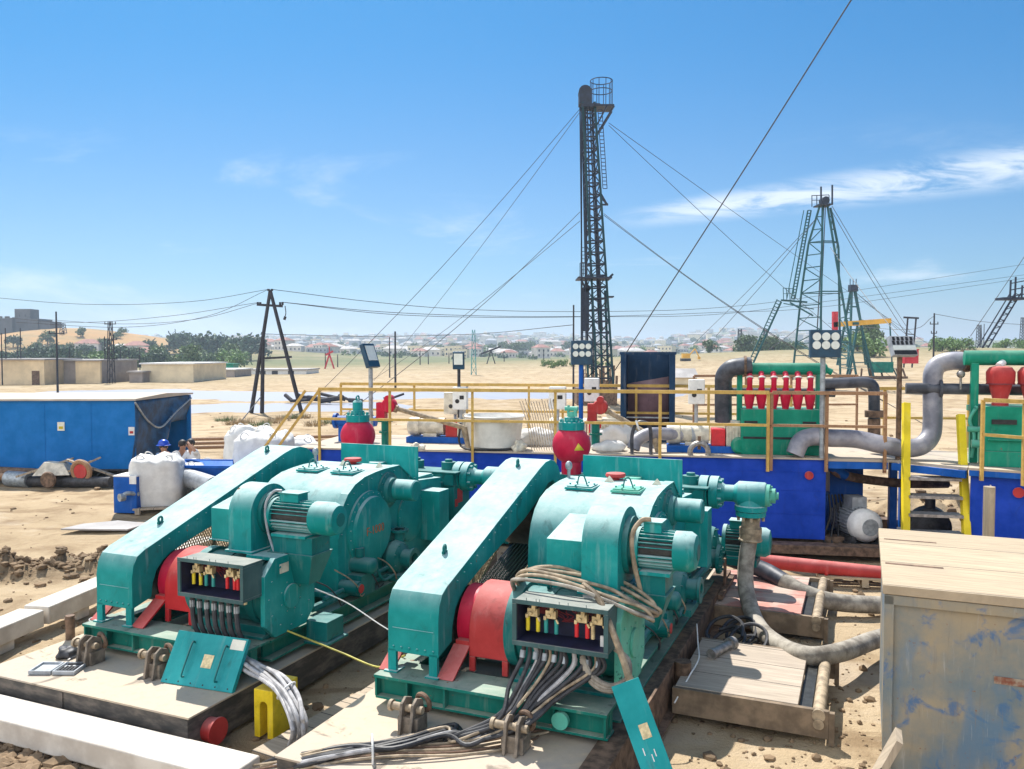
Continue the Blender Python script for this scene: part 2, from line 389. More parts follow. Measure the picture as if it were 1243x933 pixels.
def finned_motor(parent_make, name, p, x0, x1, y, z, r, teal, dark, root, capname='fan_cover'):
    """electric motor lying along X: finned body, end shield, fan cover"""
    m = PM(); L = x1 - x0; m.m = 1
    m.cyl((x0, y, z), (x0 + L * .66, y, z), r * .82, n=24); m.m = 0
    for i in range(26):
        a = 2 * PI * i / 26
        if abs(math.cos(a)) > .995: continue
        c, s = math.cos(a), math.sin(a)
        m.bar((x0 + .02, y + c * r * .93, z + s * r * .93), (x0 + L * .63, y + c * r * .93, z + s * r * .93), .008, r * .2, (0, c, s))
    m.cyl((x0 - .02, y, z), (x0 + .03, y, z), r * 1.08, n=24)
    m.box(x0 + .05, y - r, z - r * 1.18, x0 + L * .6, y + r, z - r * 1.0)
    body = m.build(name, [teal, M['grease_shade']], root)  # black core paints in the shade between the fins
    c = PM(); c.lathe([(r * 1.02, x0 + L * .63), (r * 1.04, x0 + L * .88), (r * .86, x1 - .015), (r * .5, x1)], (0, y, z), (1, 0, 0))
    c.build(capname, teal, body)
    g = PM(); g.cyl((x1 - .002, y, z), (x1 + .006, y, z), r * .42, n=20); g.build('fan_grille', dark, body)
    b = PM(); b.box(x0 + L * .12, y - r * .5, z + r * .9, x0 + L * .42, y + r * .5, z + r * 1.42); b.box(x0 + L * .10, y - r * .58, z + r * 1.42, x0 + L * .44, y + r * .58, z + r * 1.5)
    b.build('junction_box', teal, body, bev=.006)
    return body

def mud_pump(label, a0, b0, right):
    p = ab(a0, b0, ZB)
    root = thing('mud_pump', label, 'mud pump', p, -YAW, 'triplex mud pumps side by side')
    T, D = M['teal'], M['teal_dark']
    # ---- skid
    m = PM()
    m.box(0, .03, .45, 2.27, .22, .475); m.box(0, .0, .655, 2.27, .40, .685)      # front beam flanges
    m.box(0.0, .10, .475, 2.27, .125, .655)
    for x in (.0, .33, .72, 1.35, 1.78, 2.235): m.box(x, .02, .476, x + .022, .22, .654)
    for x in (.0, 2.03):
        m.box(x, .42, .44, x + .24, 5.35, .465); m.box(x, .42, .64, x + .24, 5.35, .67); m.box(x + .1, .42, .466, x + .13, 5.35, .639)
    for y in (1.35, 2.2, 3.4, 4.6, 5.2): m.box(.25, y, .45, 2.02, y + .16, .65)
    m.box(.25, 1.9, .655, 2.02, 5.2, .68)
    skid = m.build('skid', M['teal_deep'], root, bev=.004)
    if right:
        k = PM(); k.cyl((1.86, -.02, .57), (1.86, .03, .57), .075, n=24); k.build('pipe_cap', M['mint'], skid)
    if not right:
        m = PM(); m.box(2.28, 1.0, .50, 2.56, 1.32, .72); m.box(2.28, .95, .47, 2.60, 1.36, .499); m.build('support_block', M['teal_dark'], skid, bev=.008)
    # ---- belt guard
    X0, X1 = .08, .62
    out = [(.13, .88), (.13, 1.22), (.155, 1.36), (.21, 1.45), (.31, 1.505), (.45, 1.55), (2.75, 2.315), (2.93, 2.362), (3.1, 2.37), (3.25, 2.335), (3.38, 2.25), (3.47, 2.12), (3.5, 1.95)]
    inn = [(.40, .95), (.42, 1.10), (.48, 1.24), (.58, 1.33), (.70, 1.395), (1.08, 1.505), (2.25, 1.79), (2.75, 1.97), (3.02, 2.09), (3.2, 2.10), (3.30, 2.03), (3.34, 1.92)]
    m = PM(); m.prism(out + inn[::-1], 'x', X0, X1)
    for k in range(16):
        f_ = k / 15; m.cyl((X1 - .01, .52 + 2.2 * f_, 1.50 + .735 * f_), (X1 + .014, .52 + 2.2 * f_, 1.50 + .735 * f_), .014, n=6)
    for k in range(6): m.cyl((X0 + .06 + k * .085, .118, .93), (X0 + .06 + k * .085, .14, .93), .013, n=6)
    m.box(X0 + .05, .122, 1.10, X1 - .05, .135, 1.115)
    g = m.build('belt_guard', T, root, bev=.006, ang=25)
    for x in (X0 + .0, X1 - .10):
        lg = PM(); lg.box(x, .13, .685, x + .085, .17, .90); lg.box(x - .03, .10, .686, x + .11, .26, .70); lg.build('guard_leg', T, g)
    for yy in (.83, 2.75):
        e = PM(); z = 1.68 + .333 * (yy - .83); xm = (X0 + X1) / 2 - .03
        e.torus((xm, yy, z + .045), (1, .15, 0), .034, .014, 18, 8); e.box(xm - .013, yy - .04, z - .01, xm + .013, yy + .04, z + .02)
        e.build('lifting_eye', D, g)
    # lower mesh panel of the guard
    m = PM(); x = X0 + .03
    poly_top = lambda y: 1.30 + (y - .6) * .262
    low = lambda y: .80 if y < 1.6 else .80 + (y - 1.6) * .52
    for f0, f1 in (((.55, .80), (1.6, .80)), ((1.6, .80), (3.3, 1.68)), ((3.3, 1.68), (3.3, 2.0))): m.bar((x, *f0), (x, *f1), .03, .03)
    for yb in (1.12, 1.92, 2.6):
        m.bar((x, yb, low(yb)), (x, yb, poly_top(yb) + .2), .02, .06)
    for k in range(75):
        y0 = .1 + k * .043
        for sg in (1, -1):
            # clip a diagonal strand to the opening
            pts = []
            for q in range(41):
                t = q / 40; yy = y0 + sg * t * .8; zz = .78 + t * 1.35
                if .58 < yy < 3.28 and low(yy) - .01 < zz < poly_top(yy) + .12: pts.append((x, yy, zz))
            if len(pts) > 1: m.bar(pts[0], pts[-1], .008, .012, (1, 0, 0))
    m.build('mesh_panel', M['mesh'], g, smooth=False)
    # ---- belts and pulleys inside the guard
    m = PM()
    m.cyl((.16, .80, 1.08), (.58, .80, 1.08), .30, n=32); m.cyl((.16, 2.95, 1.75), (.58, 2.95, 1.75), .42, n=32)
    for k in range(9):
        xx = .19 + k * .045
        m.bar((xx, .72, 1.37), (xx, 2.85, 2.155), .03, .02); m.bar((xx, .9, .80), (xx, 3.1, 1.36), .03, .02)
    m.build('drive_belts', M['grease_shade'], root)
    # ---- red pulley shroud
    def arch(y0, y1, zb, zt, n=10):
        r = (y1 - y0) / 2; c = (y0 + y1) / 2
        return [(y0, zb)] + [(c - r * math.cos(PI * i / n), zt - r + r * math.sin(PI * i / n)) for i in range(n + 1)] + [(y1, zb)]
    RED = M['salmon'] if right else M['red']
    m = PM(); m.prism(arch(.42, 1.24, .83, 1.45, 14), 'x', .79, 1.19)
    for x0 in (.79, 1.13): m.box(x0, .421, .685, x0 + .06, .46, .829); m.box(x0, 1.20, .685, x0 + .06, 1.239, .829)
    sh = m.build('pulley_shroud', RED, root, bev=.008)
    m = PM(); m.cyl((.64, .80, 1.08), (.785, .80, 1.08), .33, n=32); m.cyl((.60, .80, 1.08), (.66, .80, 1.08), .12); m.build('pulley_hub', M['crimson'], sh)
    for (xa, xb) in ((-.02, .16), (.60, .80)):
        m = PM(); m.add([(xa + .03, .42, .93), (xb, .42, .93), (xb - .03, .12, .69), (xa, .12, .69), (xa + .03, .45, .92), (xb, .45, .92), (xb - .03, .15, .686), (xa, .15, .686)],
                        [(0, 1, 2, 3), (7, 6, 5, 4), (0, 4, 5, 1), (1, 5, 6, 2), (2, 6, 7, 3), (3, 7, 4, 0)])
        m.box(xa + .05, .42, .90, xb - .01, .50, .97)
        m.build('brace_plate', M['salmon'] if xa < 0 or right else M['red'], root, bev=.004)
    # ---- main motor
    y, z = .70, 1.12
    m = PM()
    oct_ = lambda r, k: [(y + sx * (r if a else r * k), z + sz * (r * k if a else r)) for sx, sz, a in ((-1, -1, 1), (-1, -1, 0), (1, -1, 0), (1, -1, 1), (1, 1, 1), (1, 1, 0), (-1, 1, 0), (-1, 1, 1))]
    m.cyl((1.2, y, z), (2.25, y, z), .36, n=40)
    m.cyl((1.19, y, z), (1.30, y, z), .395, n=40); m.cyl((1.55, y, z), (1.60, y, z), .372, n=40); m.cyl((2.0, y, z), (2.10, y, z), .385, n=40)
    m.box(1.3, .42, .66, 2.2, .98, .80); m.box(1.25, .34, .686, 2.22, 1.06, .72)
    mot = m.build('main_motor', D, root, bev=.006)
    e = PM(); e.prism(oct_(.42, .62), 'x', 2.25, 2.31); e.cyl((2.31, y, z - .04), (2.335, y, z - .04), .13, n=26)
    e.bolts((2.31, y, z), (1, 0, 0), .36, 12, .016, .014); e.bolts((2.31, y, z - .04), (1, 0, 0), .17, 8, .012, .012)
    ep = e.build('end_plate', M['mint'] if right else T, mot, bev=.006)
    if not right:
        e = PM(); e.box(2.311, .52, 1.36, 2.318, .66, 1.46); e.build('name_plate', M['cream'], mot)
    for ex in (1.5, 1.82):
        e = PM(); e.torus((ex, y, 1.515), (1, 0, 0), .035, .015, 16, 8); e.build('lifting_eye', D, mot)
    e = PM()
    e.box(1.9, -.02 + .5, 1.50, 2.30, 1.02, 1.535); e.build('blower_seat', M['white'] if right else T, mot)
    # ---- terminal box (open front)
    xa, xb, za, zb = 1.43, 2.27, 1.18, 1.56; t = .028
    m = PM()
    m.box(xa, 0, zb - t, xb, .30, zb); m.box(xa, 0, za, xb, .30, za + t); m.box(xa, .001, za + t, xa + t, .30, zb - t); m.box(xb - t, .001, za + t, xb, .30, zb - t)
    for r_ in ((xa - .012, -.012, za - .012, xb + .012, -.001, za + t), (xa - .012, -.012, zb - t, xb + .012, -.001, zb + .012), (xa - .012, -.012, za + t + .001, xa + t, -.001, zb - t - .001), (xb - t, -.012, za + t + .001, xb + .012, -.001, zb - t - .001)): m.box(*r_)
    for q in (.12, .21, .24, .42, .5, .66): m.bar((xa + q, -.004, zb), (xa + q, -.006, zb + .035), .006)
    tb = m.build('terminal_box', M['box_steel'], root, bev=.003)
    m = PM()
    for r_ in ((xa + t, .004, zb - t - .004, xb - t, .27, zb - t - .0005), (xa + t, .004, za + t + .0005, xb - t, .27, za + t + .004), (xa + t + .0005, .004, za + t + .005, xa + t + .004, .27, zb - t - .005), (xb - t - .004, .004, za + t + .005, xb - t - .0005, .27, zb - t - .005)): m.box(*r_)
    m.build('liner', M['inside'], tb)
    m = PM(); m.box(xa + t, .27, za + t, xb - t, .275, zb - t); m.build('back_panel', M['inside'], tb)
    m = PM(); m.box(xa + .52, .24, zb - .12, xa + .74, .268, zb - .04); m.build('bus_bar', M['maroon'], tb)
    m = PM(); m.box(xa + .10, .24, zb - .17, xa + .32, .268, zb - .06); m.build('bus_bar', M['maroon'], tb)
    w = PM()
    for k in range(9):
        x_ = xa + .28 + .05 * k
        w.tube([(x_, .24, zb - .05), (x_ + random.uniform(-.04, .04), .16, zb - .09 + random.uniform(-.02, .02)), (x_ + .05, .2, zb - .15), (xa + .42 + random.uniform(-.06, .06), .22, zb - .21)], .004, 5, 4)
    w.build('loose_wires', M['maroon'], tb)
    groups = [(.13, 'yel_sleeve'), (.30, 'grn_sleeve'), (.58, 'red_sleeve'), (.72, 'red_sleeve' if not right else 'brass')]
    for gx, sl in groups:
        m = PM(); x_ = xa + gx
        m.box(x_ - .045, .10, 1.40, x_ + .05, .16, 1.47); m.box(x_ + .0, .085, 1.455, x_ + .035, .15, 1.525); m.box(x_ - .06, .09, 1.385, x_ - .035, .15, 1.42)
        m.cyl((x_ + .018, .08, 1.50), (x_ + .018, .10, 1.50), .011, n=8); m.cyl((x_ - .01, .085, 1.43), (x_ - .01, .11, 1.43), .016, n=8)
        m.bar((x_ + .055, .10, 1.40), (x_ + .075, .10, 1.365), .016)
        cb = m.build('connector', M['brass'], tb, bev=.003)
        s = PM()
        for dx in (-.045, .05) if sl != 'brass' else (-.04,):
            s.cyl((x_ + dx, .12, 1.27), (x_ + dx, .12, 1.39), .0185, n=12)
        s.build('cable_sleeve', M[sl], cb)
    m = PM(); m.box(xb - .09, .10, 1.22, xb - .035, .12, 1.31); m.build('tag', M['white'] if right else M['brass'], tb)
    m = PM()
    for k in range(8):
        x_ = xa + .07 + k * .098; m.cyl((x_, .12, za - .05), (x_, .12, za), .026, n=10)
    m.build('cable_gland', M['brass'], tb)
    # ---- forced-draught blower on the motor
    y, z = .86, 1.93
    x0, x1 = (1.62, 1.93) if not right else (1.88, 2.22)
    m = PM()
    r = .37 if right else .335
    prof = [(y - r, 1.54)] + [(y - r * math.cos(PI * i / 20), z + r * .95 * math.sin(PI * i / 20)) for i in range(21)] + [(y + r, 1.54)]
    m.prism(prof, 'x', x0, x1); m.box(x0 - .03, y - r - .03, 1.535, x1 + .03, y + r + .03, 1.56)
    vol = m.build('blower_volute', T, root, bev=.005)
    m = PM(); m.cyl((x1, y, z), (x1 + .05, y, z), r * .72, n=30); m.cyl((x1 + .05, y, z), (x1 + .09, y, z), .2, n=24); m.build('motor_flange', D, vol)
    m = PM()
    xd = x0 - .42
    m.add([(xd, .72, 1.60), (x0 - .04, .72, 1.60), (x0 - .04, .72, 1.95), (xd, .72, 1.95), (xd + .05, 1.25, 1.60), (x0 - .04, 1.25, 1.60), (x0 - .04, 1.25, 2.10), (xd + .05, 1.25, 2.10)],
          [(0, 1, 2, 3), (7, 6, 5, 4), (0, 4, 5, 1), (1, 5, 6, 2), (2, 6, 7, 3), (3, 7, 4, 0)])
    m.box(xd - .02, .70, 1.585, x0 - .02, 1.27, 1.60)
    m.build('air_duct', T, vol, bev=.005)
    bm = finned_motor(None, 'blower_motor', None, x1 + .10, 2.86, y - .02, z - .01, .175, T, D, root)
    m = PM()
    cx = x1 + .28
    m.tube([(cx - .05, y - .1, z + .27), (cx - .13, y - .14, z + .26), (cx - .2, y - .19, z + .12), (cx - .17, y - .2, z - .15), (cx - .1, y - .14, 1.45)], .022 if right else .014, 8, 8)
    m.build('conduit', M['cable_tan'] if right else M['grey_paint'], bm)
    m = PM(); m.box(x1 + .12, y - .17, 1.54, 2.6, y + .15, 1.72); m.add([(x1 + .1, y - .2, 1.54), (2.62, y - .2, 1.54), (2.62, y + .18, 1.54), (x1 + .1, y + .18, 1.54), (x1 + .3, y - .1, 1.2), (2.5, y - .1, 1.2), (2.5, y + .1, 1.2), (x1 + .3, y + .1, 1.2)], [(0, 1, 2, 3), (7, 6, 5, 4), (0, 4, 5, 1), (1, 5, 6, 2), (2, 6, 7, 3), (3, 7, 4, 0)])
    m.build('motor_bracket', D, bm)
    # ---- crankcase / gear end
    xl, xr = .80, 2.10
    prof = [(1.88, .69), (1.88, 1.42), (1.90, 1.62), (1.97, 1.80), (2.08, 1.94), (2.24, 2.04), (2.45, 2.105), (2.7, 2.135), (2.93, 2.15), (3.32, 2.15), (3.74, 1.88), (4.55, 1.82), (4.55, .69)]
    m = PM(); m.prism(prof, 'x', xl, xr)
    for p0, p1 in zip(prof[1:10], prof[2:11]):
        y_, z_ = (p0[0] + p1[0]) / 2, (p0[1] + p1[1]) / 2; m.cyl((xr - .02, y_ + .06, z_ - .06), (xr + .02, y_ + .06, z_ - .06), .016, n=6)
    for k in range(12): m.cyl((xr - .02, 1.95 + k * .22, .74), (xr + .022, 1.95 + k * .22, .74), .018, n=6)
    m.box(xl - .02, 1.84, .69, xr + .02, 1.90, .76)
    cr = m.build('crankcase', T, root, bev=.012, ang=25)
    m = PM()
    rim = [(a_ * 1.0, b_) for a_, b_ in prof[1:11]]
    for (p0, p1) in zip(rim[:-1], rim[1:]): m.bar((xr - .04, *p0), (xr - .04, *p1), .11, .014)
    m.build('edge_flange', T, cr)
    m = PM(); m.box(1.25, 1.866, 1.02, 1.55, 1.879, 1.20); m.build('data_plate', M['galv'], cr)
    m = PM(); m.lathe([(.50, 0), (.50, .03), (.43, .045), (.42, .085), (.36, .10), (.0, .10)], (xr, 2.56, 1.42), (1, 0, 0), 48); m.bolts((xr + .03, 2.56, 1.42), (1, 0, 0), .465, 24, .012, .02)
    m.build('crank_cover', T, cr)
    m = PM(); m.lathe([(.35, 0), (.35, .025), (.31, .04), (.0, .045)], (xr, 3.62, 1.40), (1, 0, 0), 40); m.bolts((xr + .02, 3.62, 1.40), (1, 0, 0), .33, 18, .01, .018); m.build('crosshead_cover', T, cr)
    m = PM(); m.lathe([(.24, 0), (.24, .03), (.18, .05), (.16, .10)], (xr, 3.02, 1.86), (1, 0, 0), 30); m.bolts((xr + .03, 3.02, 1.86), (1, 0, 0), .21, 12, .012, .02); m.build('bearing_cover', D, cr)
    m = PM(); m.lathe([(.14, .04), (.14, .385), (.125, .40), (0, .40)], (xr, 3.10, 1.86), (1, 0, 0), 30); m.build('shaft_cover', T, root)
    m = PM(); m.lathe([(.24, -.03), (.16, -.10), (.12, -.22)], (xl + .03, 2.98, 1.75), (1, 0, 0), 26); m.build('pinion_shaft', D, cr)
    for hx in (1.19, 1.74):
        m = PM(); yy = 2.62; 
        m.box(hx - .17, yy - .15, 2.12, hx + .17, yy + .15, 2.15); m.box(hx - .15, yy - .13, 2.15, hx + .15, yy + .13, 2.165); m.bolts((hx, yy, 2.165), (0, 0, 1), .14, 6, .014, .02)
        hh = m.build('inspection_hatch', T if not (right and hx > 1.5) else M['mint'], cr, bev=.006)
        m = PM(); m.tube([(hx - .05, yy - .03, 2.16), (hx - .04, yy, 2.255), (hx + .01, yy + .01, 2.27), (hx + .05, yy + .03, 2.16)], .009, 6, 6); m.build('handle', D, hh)
    m = PM(); m.cyl((1.42, 3.22, 2.14), (1.42, 3.22, 2.19), .05); m.lathe([(.05, .04), (.115, .055), (.125, .075), (.115, .10), (.0, .115)], (1.42, 3.22, 2.13), n=28); m.build('breather_cap', M['salmon'], cr)
    m = PM(); m.cyl((1.50, 3.72, 1.86), (1.50, 3.72, 2.12), .115, n=26); m.build('filter_canister', M['mint'] if right else T, cr)
    for ex in (1.40, 1.98):
        m = PM(); m.add([(ex - .07, 3.0, 2.14), (ex + .07, 3.0, 2.14), (ex, 3.0, 2.225), (ex - .07, 3.03, 2.14), (ex + .07, 3.03, 2.14), (ex, 3.03, 2.225)], [(0, 1, 2), (5, 4, 3), (0, 3, 4, 1), (1, 4, 5, 2), (2, 5, 3, 0)]); m.build('lifting_lug', M['cream'], cr)
    m = PM(); m.cyl((.84, 3.15, 2.13), (.84, 3.15, 2.25), .022, n=8); m.ball((.84, 3.15, 2.30), .045, (1, 1, 1.3)); m.build('relief_valve', M['galv'], cr)
    # ---- splash guard
    m = PM(); m.box(.80, 3.83, 1.84, 2.11, 3.85, 2.355); [m.cyl((.86 + k * .24, 3.84, 1.90), (.86 + k * .24, 3.812, 1.90), .016, n=6) for k in range(6)]; sp = m.build('splash_plate', T, root, bev=.003)
    # ---- liquid end
    m = PM()
    m.box(.85, 4.56, .69, 2.05, 4.78, 1.72); m.box(.62, 4.75, .95, 2.22, 5.30, 1.66); m.box(.62, 4.72, 1.661, 2.22, 5.25, 1.86)
    m.box(.55, 4.7, 1.845, 2.28, 4.9, 1.875)
    le = m.build('liquid_end', D, root, bev=.012)
    for x_ in (.85, 1.42, 1.99):
        m = PM(); m.cyl((x_, 5.02, 1.85), (x_, 5.02, 1.99), .115, n=22); m.cyl((x_, 5.02, 1.99), (x_, 5.02, 2.03), .06, n=12); m.build('valve_cap', D, le)
    m = PM(); m.cyl((.5, 5.05, .84), (2.36, 5.05, .84), .13, n=22); m.flange((2.36, 5.05, .84), (1, 0, 0), .2, .05, 8); m.build('suction_manifold', D, le)
    # ---- discharge line with tee
    y, z = 5.06, 1.77
    m = PM(); m.cyl((2.2, y, z), (2.62, y, z), .115, n=24); m.cyl((2.12, y, z), (2.235, y, z), .225, n=30); m.cyl((2.26, y, z), (2.375, y, z), .225, n=30)
    m.bolts((2.375, y, z), (1, 0, 0), .18, 8, .026, .05); m.bolts((2.12, y, z), (-1, 0, 0), .18, 8, .026, .05); m.lathe([(.17, 2.375), (.115, 2.46)], (0, y, z), (1, 0, 0), 24)
    dl = m.build('discharge_line', T, root)
    m = PM(); m.lathe([(.12, 2.58), (.175, 2.64), (.175, 2.98), (.16, 3.0)], (0, y, z), (1, 0, 0), 28); m.lathe([(.15, -.02), (.185, -.14), (.215, -.15), (.215, -.215)], (2.80, y, z), (0, 0, 1), 28)
    m.lathe([(.2, -.225), (.2, -.29), (.15, -.30)], (2.80, y, z), (0, 0, 1), 28)
    tee = m.build('tee', T, dl)
    m = PM(); m.lathe([(.15, 3.0), (.15, 3.05), (.10, 3.055), (.10, 3.12), (.05, 3.125), (.05, 3.16)], (0, y, z), (1, 0, 0), 20); m.bolts((3.05, y, z), (1, 0, 0), .12, 6, .014, .03); m.build('end_plug', M['mint'] if right else D, dl)
    m = PM(); m.bolts((2.80, y, z - .29), (0, 0, -1), .17, 10, .022, .06); m.lathe([(.10, -.29), (.12, -.36), (.125, -.45), (.15, -.455), (.15, -.53), (.12, -.54)], (2.80, y, z), (0, 0, 1), 24); m.build('hose_coupling', M['rust'] if not right else M['cable_tan'], dl)
    # ---- pulsation dampener
    c = (.15, 5.26, 2.31)
    m = PM(); m.ball(c, .29, n=36, m=24); m.cyl((c[0], c[1], 1.88), (c[0], c[1], 2.12), .15, n=24)
    dp = m.build('pulsation_dampener', M['crimson'], root)
    m = PM(); m.cyl((c[0], c[1], c[2] + .235), (c[0], c[1], c[2] + .35), .195, n=32); m.bolts((c[0], c[1], c[2] + .35), (0, 0, 1), .165, 14, .017, .04); m.cyl((c[0], c[1], c[2] + .35), (c[0], c[1], c[2] + .42), .11); m.build('dampener_cover', T, dp)
    m = PM()
    if not right: m.lathe([(.085, .41), (.085, .56), (.06, .59), (0, .595)], c, n=22); m.torus((c[0], c[1], c[2] + .63), (1, 0, 0), .04, .014)
    else:
        m.cyl((c[0], c[1], c[2] + .42), (c[0], c[1], c[2] + .5), .05); m.cyl((c[0] - .05, c[1], c[2] + .43), (c[0] - .05, c[1], c[2] + .6), .02); m.cyl((c[0] + .06, c[1], c[2] + .43), (c[0] + .06, c[1], c[2] + .56), .03); m.cyl((c[0] - .1, c[1], c[2] + .55), (c[0] + .1, c[1], c[2] + .55), .035)
    m.build('charging_valve', T if not right else M['mint'], dp)
    m = PM(); m.lathe([(.20, 1.80), (.20, 1.88)], (c[0], c[1], 0), n=24); m.box(.0, 5.12, 1.60, .62, 5.40, 1.79); m.build('dampener_flange', D, dp)
    if right:
        m = PM(); s = Vector((.24, 4.96, 2.40)); 
        m.add([(.28, 5.005, 2.26), (.40, 5.10, 2.26), (.335, 5.03, 2.37)], [(0, 1, 2)])
        w = m.build('warning_sign', M['yellow'], dp); md = w.modifiers.new('s', 'SOLIDIFY'); md.thickness = .006
    # ---- charging and spray pumps at the side
    ym, zm = 5.60, 1.01
    b2 = finned_motor(None, 'charging_motor', None, 2.38, 3.02, ym, zm, .20, T, D, root)
    m = PM(); m.box(2.2, ym - .22, .69, 2.85, ym + .22, .78); m.box(2.42, ym - .15, .78, 2.75, ym + .15, .90); m.lathe([(.10, 2.02), (.27, 2.06), (.30, 2.14), (.27, 2.24), (.14, 2.28), (.12, 2.42)], (0, ym, zm - .12), (1, 0, 0), 30); m.bolts((2.24, ym, zm - .12), (1, 0, 0), .25, 10, .014, .03)
    m.build('charging_pump', M['teal_dark'], root)
    m = PM(); m.box(2.1, 3.9, 1.0, 2.42, 4.2, 1.72); m.build('valve_box', T, root, bev=.01)
    y, z = 3.05, .95
    m = PM(); m.lathe([(.10, 2.08), (.2, 2.12), (.235, 2.2), (.2, 2.30), (.12, 2.34), (.12, 2.46), (.15, 2.47), (.15, 2.50), (.085, 2.50), (.085, 2.42)], (0, y, z), (1, 0, 0), 28, cap=False); m.bolts((2.29, y, z), (1, 0, 0), .19, 8, .014, .03)
    m.cyl((2.2, y + .1, z), (2.2, y + .1, z + .36), .075); m.flange((2.2, y + .1, z + .33), (0, 0, 1), .13, .03, 6); m.box(2.05, y - .2, .685, 2.42, y + .25, .76)
    m.build('spray_pump', D, root)
    m = PM()
    for pts, r_ in (([(2.16, 1.5, .80), (2.18, 2.2, .82), (2.2, 2.9, .86)], .03), ([(2.2, 3.3, .78), (2.24, 4.1, .8), (2.3, 4.7, .85)], .05), ([(2.14, 1.3, .74), (2.16, 3.8, .74)], .045), ([(2.3, 2.4, 1.0), (2.35, 2.5, .8), (2.32, 2.8, .78)], .02)): m.tube(pts, r_, 8, 6)
    m.build('oil_pipe', D, root)
    m = PM(); m.cyl((2.10, 1.95, .83), (2.36, 1.95, .83), .085, n=18); m.cyl((2.36, 1.95, .83), (2.38, 1.95, .83), .062, n=18); m.cyl((2.1, 2.2, 1.05), (2.38, 2.2, 1.05), .10, n=18); m.ball((2.38, 2.2, 1.05), .1, (.6, 1, 1)); m.box(2.1, 2.05, .69, 2.32, 2.35, .95)
    m.cyl((2.2, 2.2, 1.15), (2.2, 2.2, 1.26), .06)
    lp = m.build('lube_pump', D, root)
    m = PM(); m.cyl((2.381, 1.95, .83), (2.388, 1.95, .83), .055, n=18); m.build('pump_cap', M['salmon'], lp)
    for k in range(5):
        yy = 1.35 + .42 * k; w = PM(); a_ = random.uniform(-.04, .04)
        w.tube([(2.12, yy, 1.05 + a_), (2.30, yy + .05, .98), (2.37, yy + .14, .82 + a_), (2.34, yy + .24, .72), (2.30, yy + .40, .72)], .009, 6, 7)
        w.build('loose_wire', M['cable_tan'] if k % 2 else M['cable_black'], root)
    # rear valve-cover line on the frame
    m = PM(); m.box(.9, 3.95, 1.80, 2.0, 4.5, 1.86)
    for k in range(3): m.box(.95 + k * .38, 4.0, 1.86, 1.25 + k * .38, 4.45, 1.89)
    m.build('crosshead_lid', T, root, bev=.006)
    return root

pump_r = mud_pump('teal mud pump nearest the camera, dusty cables coiled over its open terminal box', 6.55, -4.2, True)
pump_l = mud_pump('teal mud pump with bright red pulley shroud, on the platform holding the tool case', 6.52, -7.98, False)

# ---- maker's lettering painted on the gear cover and the liquid end block of the left pump
def text(s, size, mtl, name, parent, loc, rot, ext=.002):
    cu = bpy.data.curves.new(name, 'FONT'); cu.body = s; cu.size = size; cu.extrude = ext; cu.align_x = 'CENTER'; cu.align_y = 'CENTER'
    tmp = bpy.data.objects.new(name, cu); COL.objects.link(tmp)
    bpy.context.view_layer.update()
    me = bpy.data.meshes.new_from_object(tmp.evaluated_get(bpy.context.evaluated_depsgraph_get()))
    bpy.data.objects.remove(tmp); bpy.data.curves.remove(cu)
    me.name = name; me.materials.clear(); me.materials.append(mtl)
    o = bpy.data.objects.new(name, me); COL.objects.link(o); o.parent = parent; o.location = loc; o.rotation_euler = rot
    return o
text('F-1000', .15, M['letter'], 'lettering', pump_l, (2.203, 2.56, 1.42 - ZB), (R(90), 0, R(90)))
text('F-1000', .15, M['letter'], 'lettering', pump_r, (2.203, 2.56, 1.42 - ZB), (R(90), 0, R(90)))
for pr in (pump_l,):
    m = PM(); m.box(2.221, 4.86, 1.38, 2.226, 5.03, 1.60); m.box(2.221, 4.78, 1.33, 2.2255, 4.87, 1.45); m.build('red_mark', M['salmon'], pr)
# ================================================================== foreground: platforms, beams, cables, cabinet
def at_ab(z=0.0): return (0, 0, z)
FLD = -YAW
def fthing(name, label, cat, a, b, z=0.0, group=None):
    return thing(name, label, cat, ab(a, b, z), FLD, group)        # local X = b, local Y = a

def lug(parent, x, y, z, ry=0):
    m = MB()
    for dx in (-.055, .055):
        m.add([(x + dx - .014, y - .02, z), (x + dx - .014, y + .24, z), (x + dx - .014, y + .20, z + .26), (x + dx - .014, y + .10, z + .30), (x + dx - .014, y + .03, z + .26),
               (x + dx + .014, y - .02, z), (x + dx + .014, y + .24, z), (x + dx + .014, y + .20, z + .26), (x + dx + .014, y + .10, z + .30), (x + dx + .014, y + .03, z + .26)],
              [(0, 1, 2, 3, 4), (9, 8, 7, 6, 5), (0, 5, 6, 1), (1, 6, 7, 2), (2, 7, 8, 3), (3, 8, 9, 4), (4, 9, 5, 0)])
    m.box(x - .1, y + .04, z, x + .1, y + .22, z + .14)
    o = m.build('lug', M['lug'], parent, bev=.006)
    m = MB(); m.cyl((x - .19, y + .10, z + .20), (x + .12, y + .10, z + .20), .034, n=14); m.cyl((x - .21, y + .10, z + .20), (x - .18, y + .10, z + .20), .05, n=14); m.build('pin', M['cable_tan'], o)
    m = MB(); m.torus((x + .06, y + .22, z + .22), (.3, 1, .2), .075, .022, 18, 8); m.build('shackle', M['rust'], o)

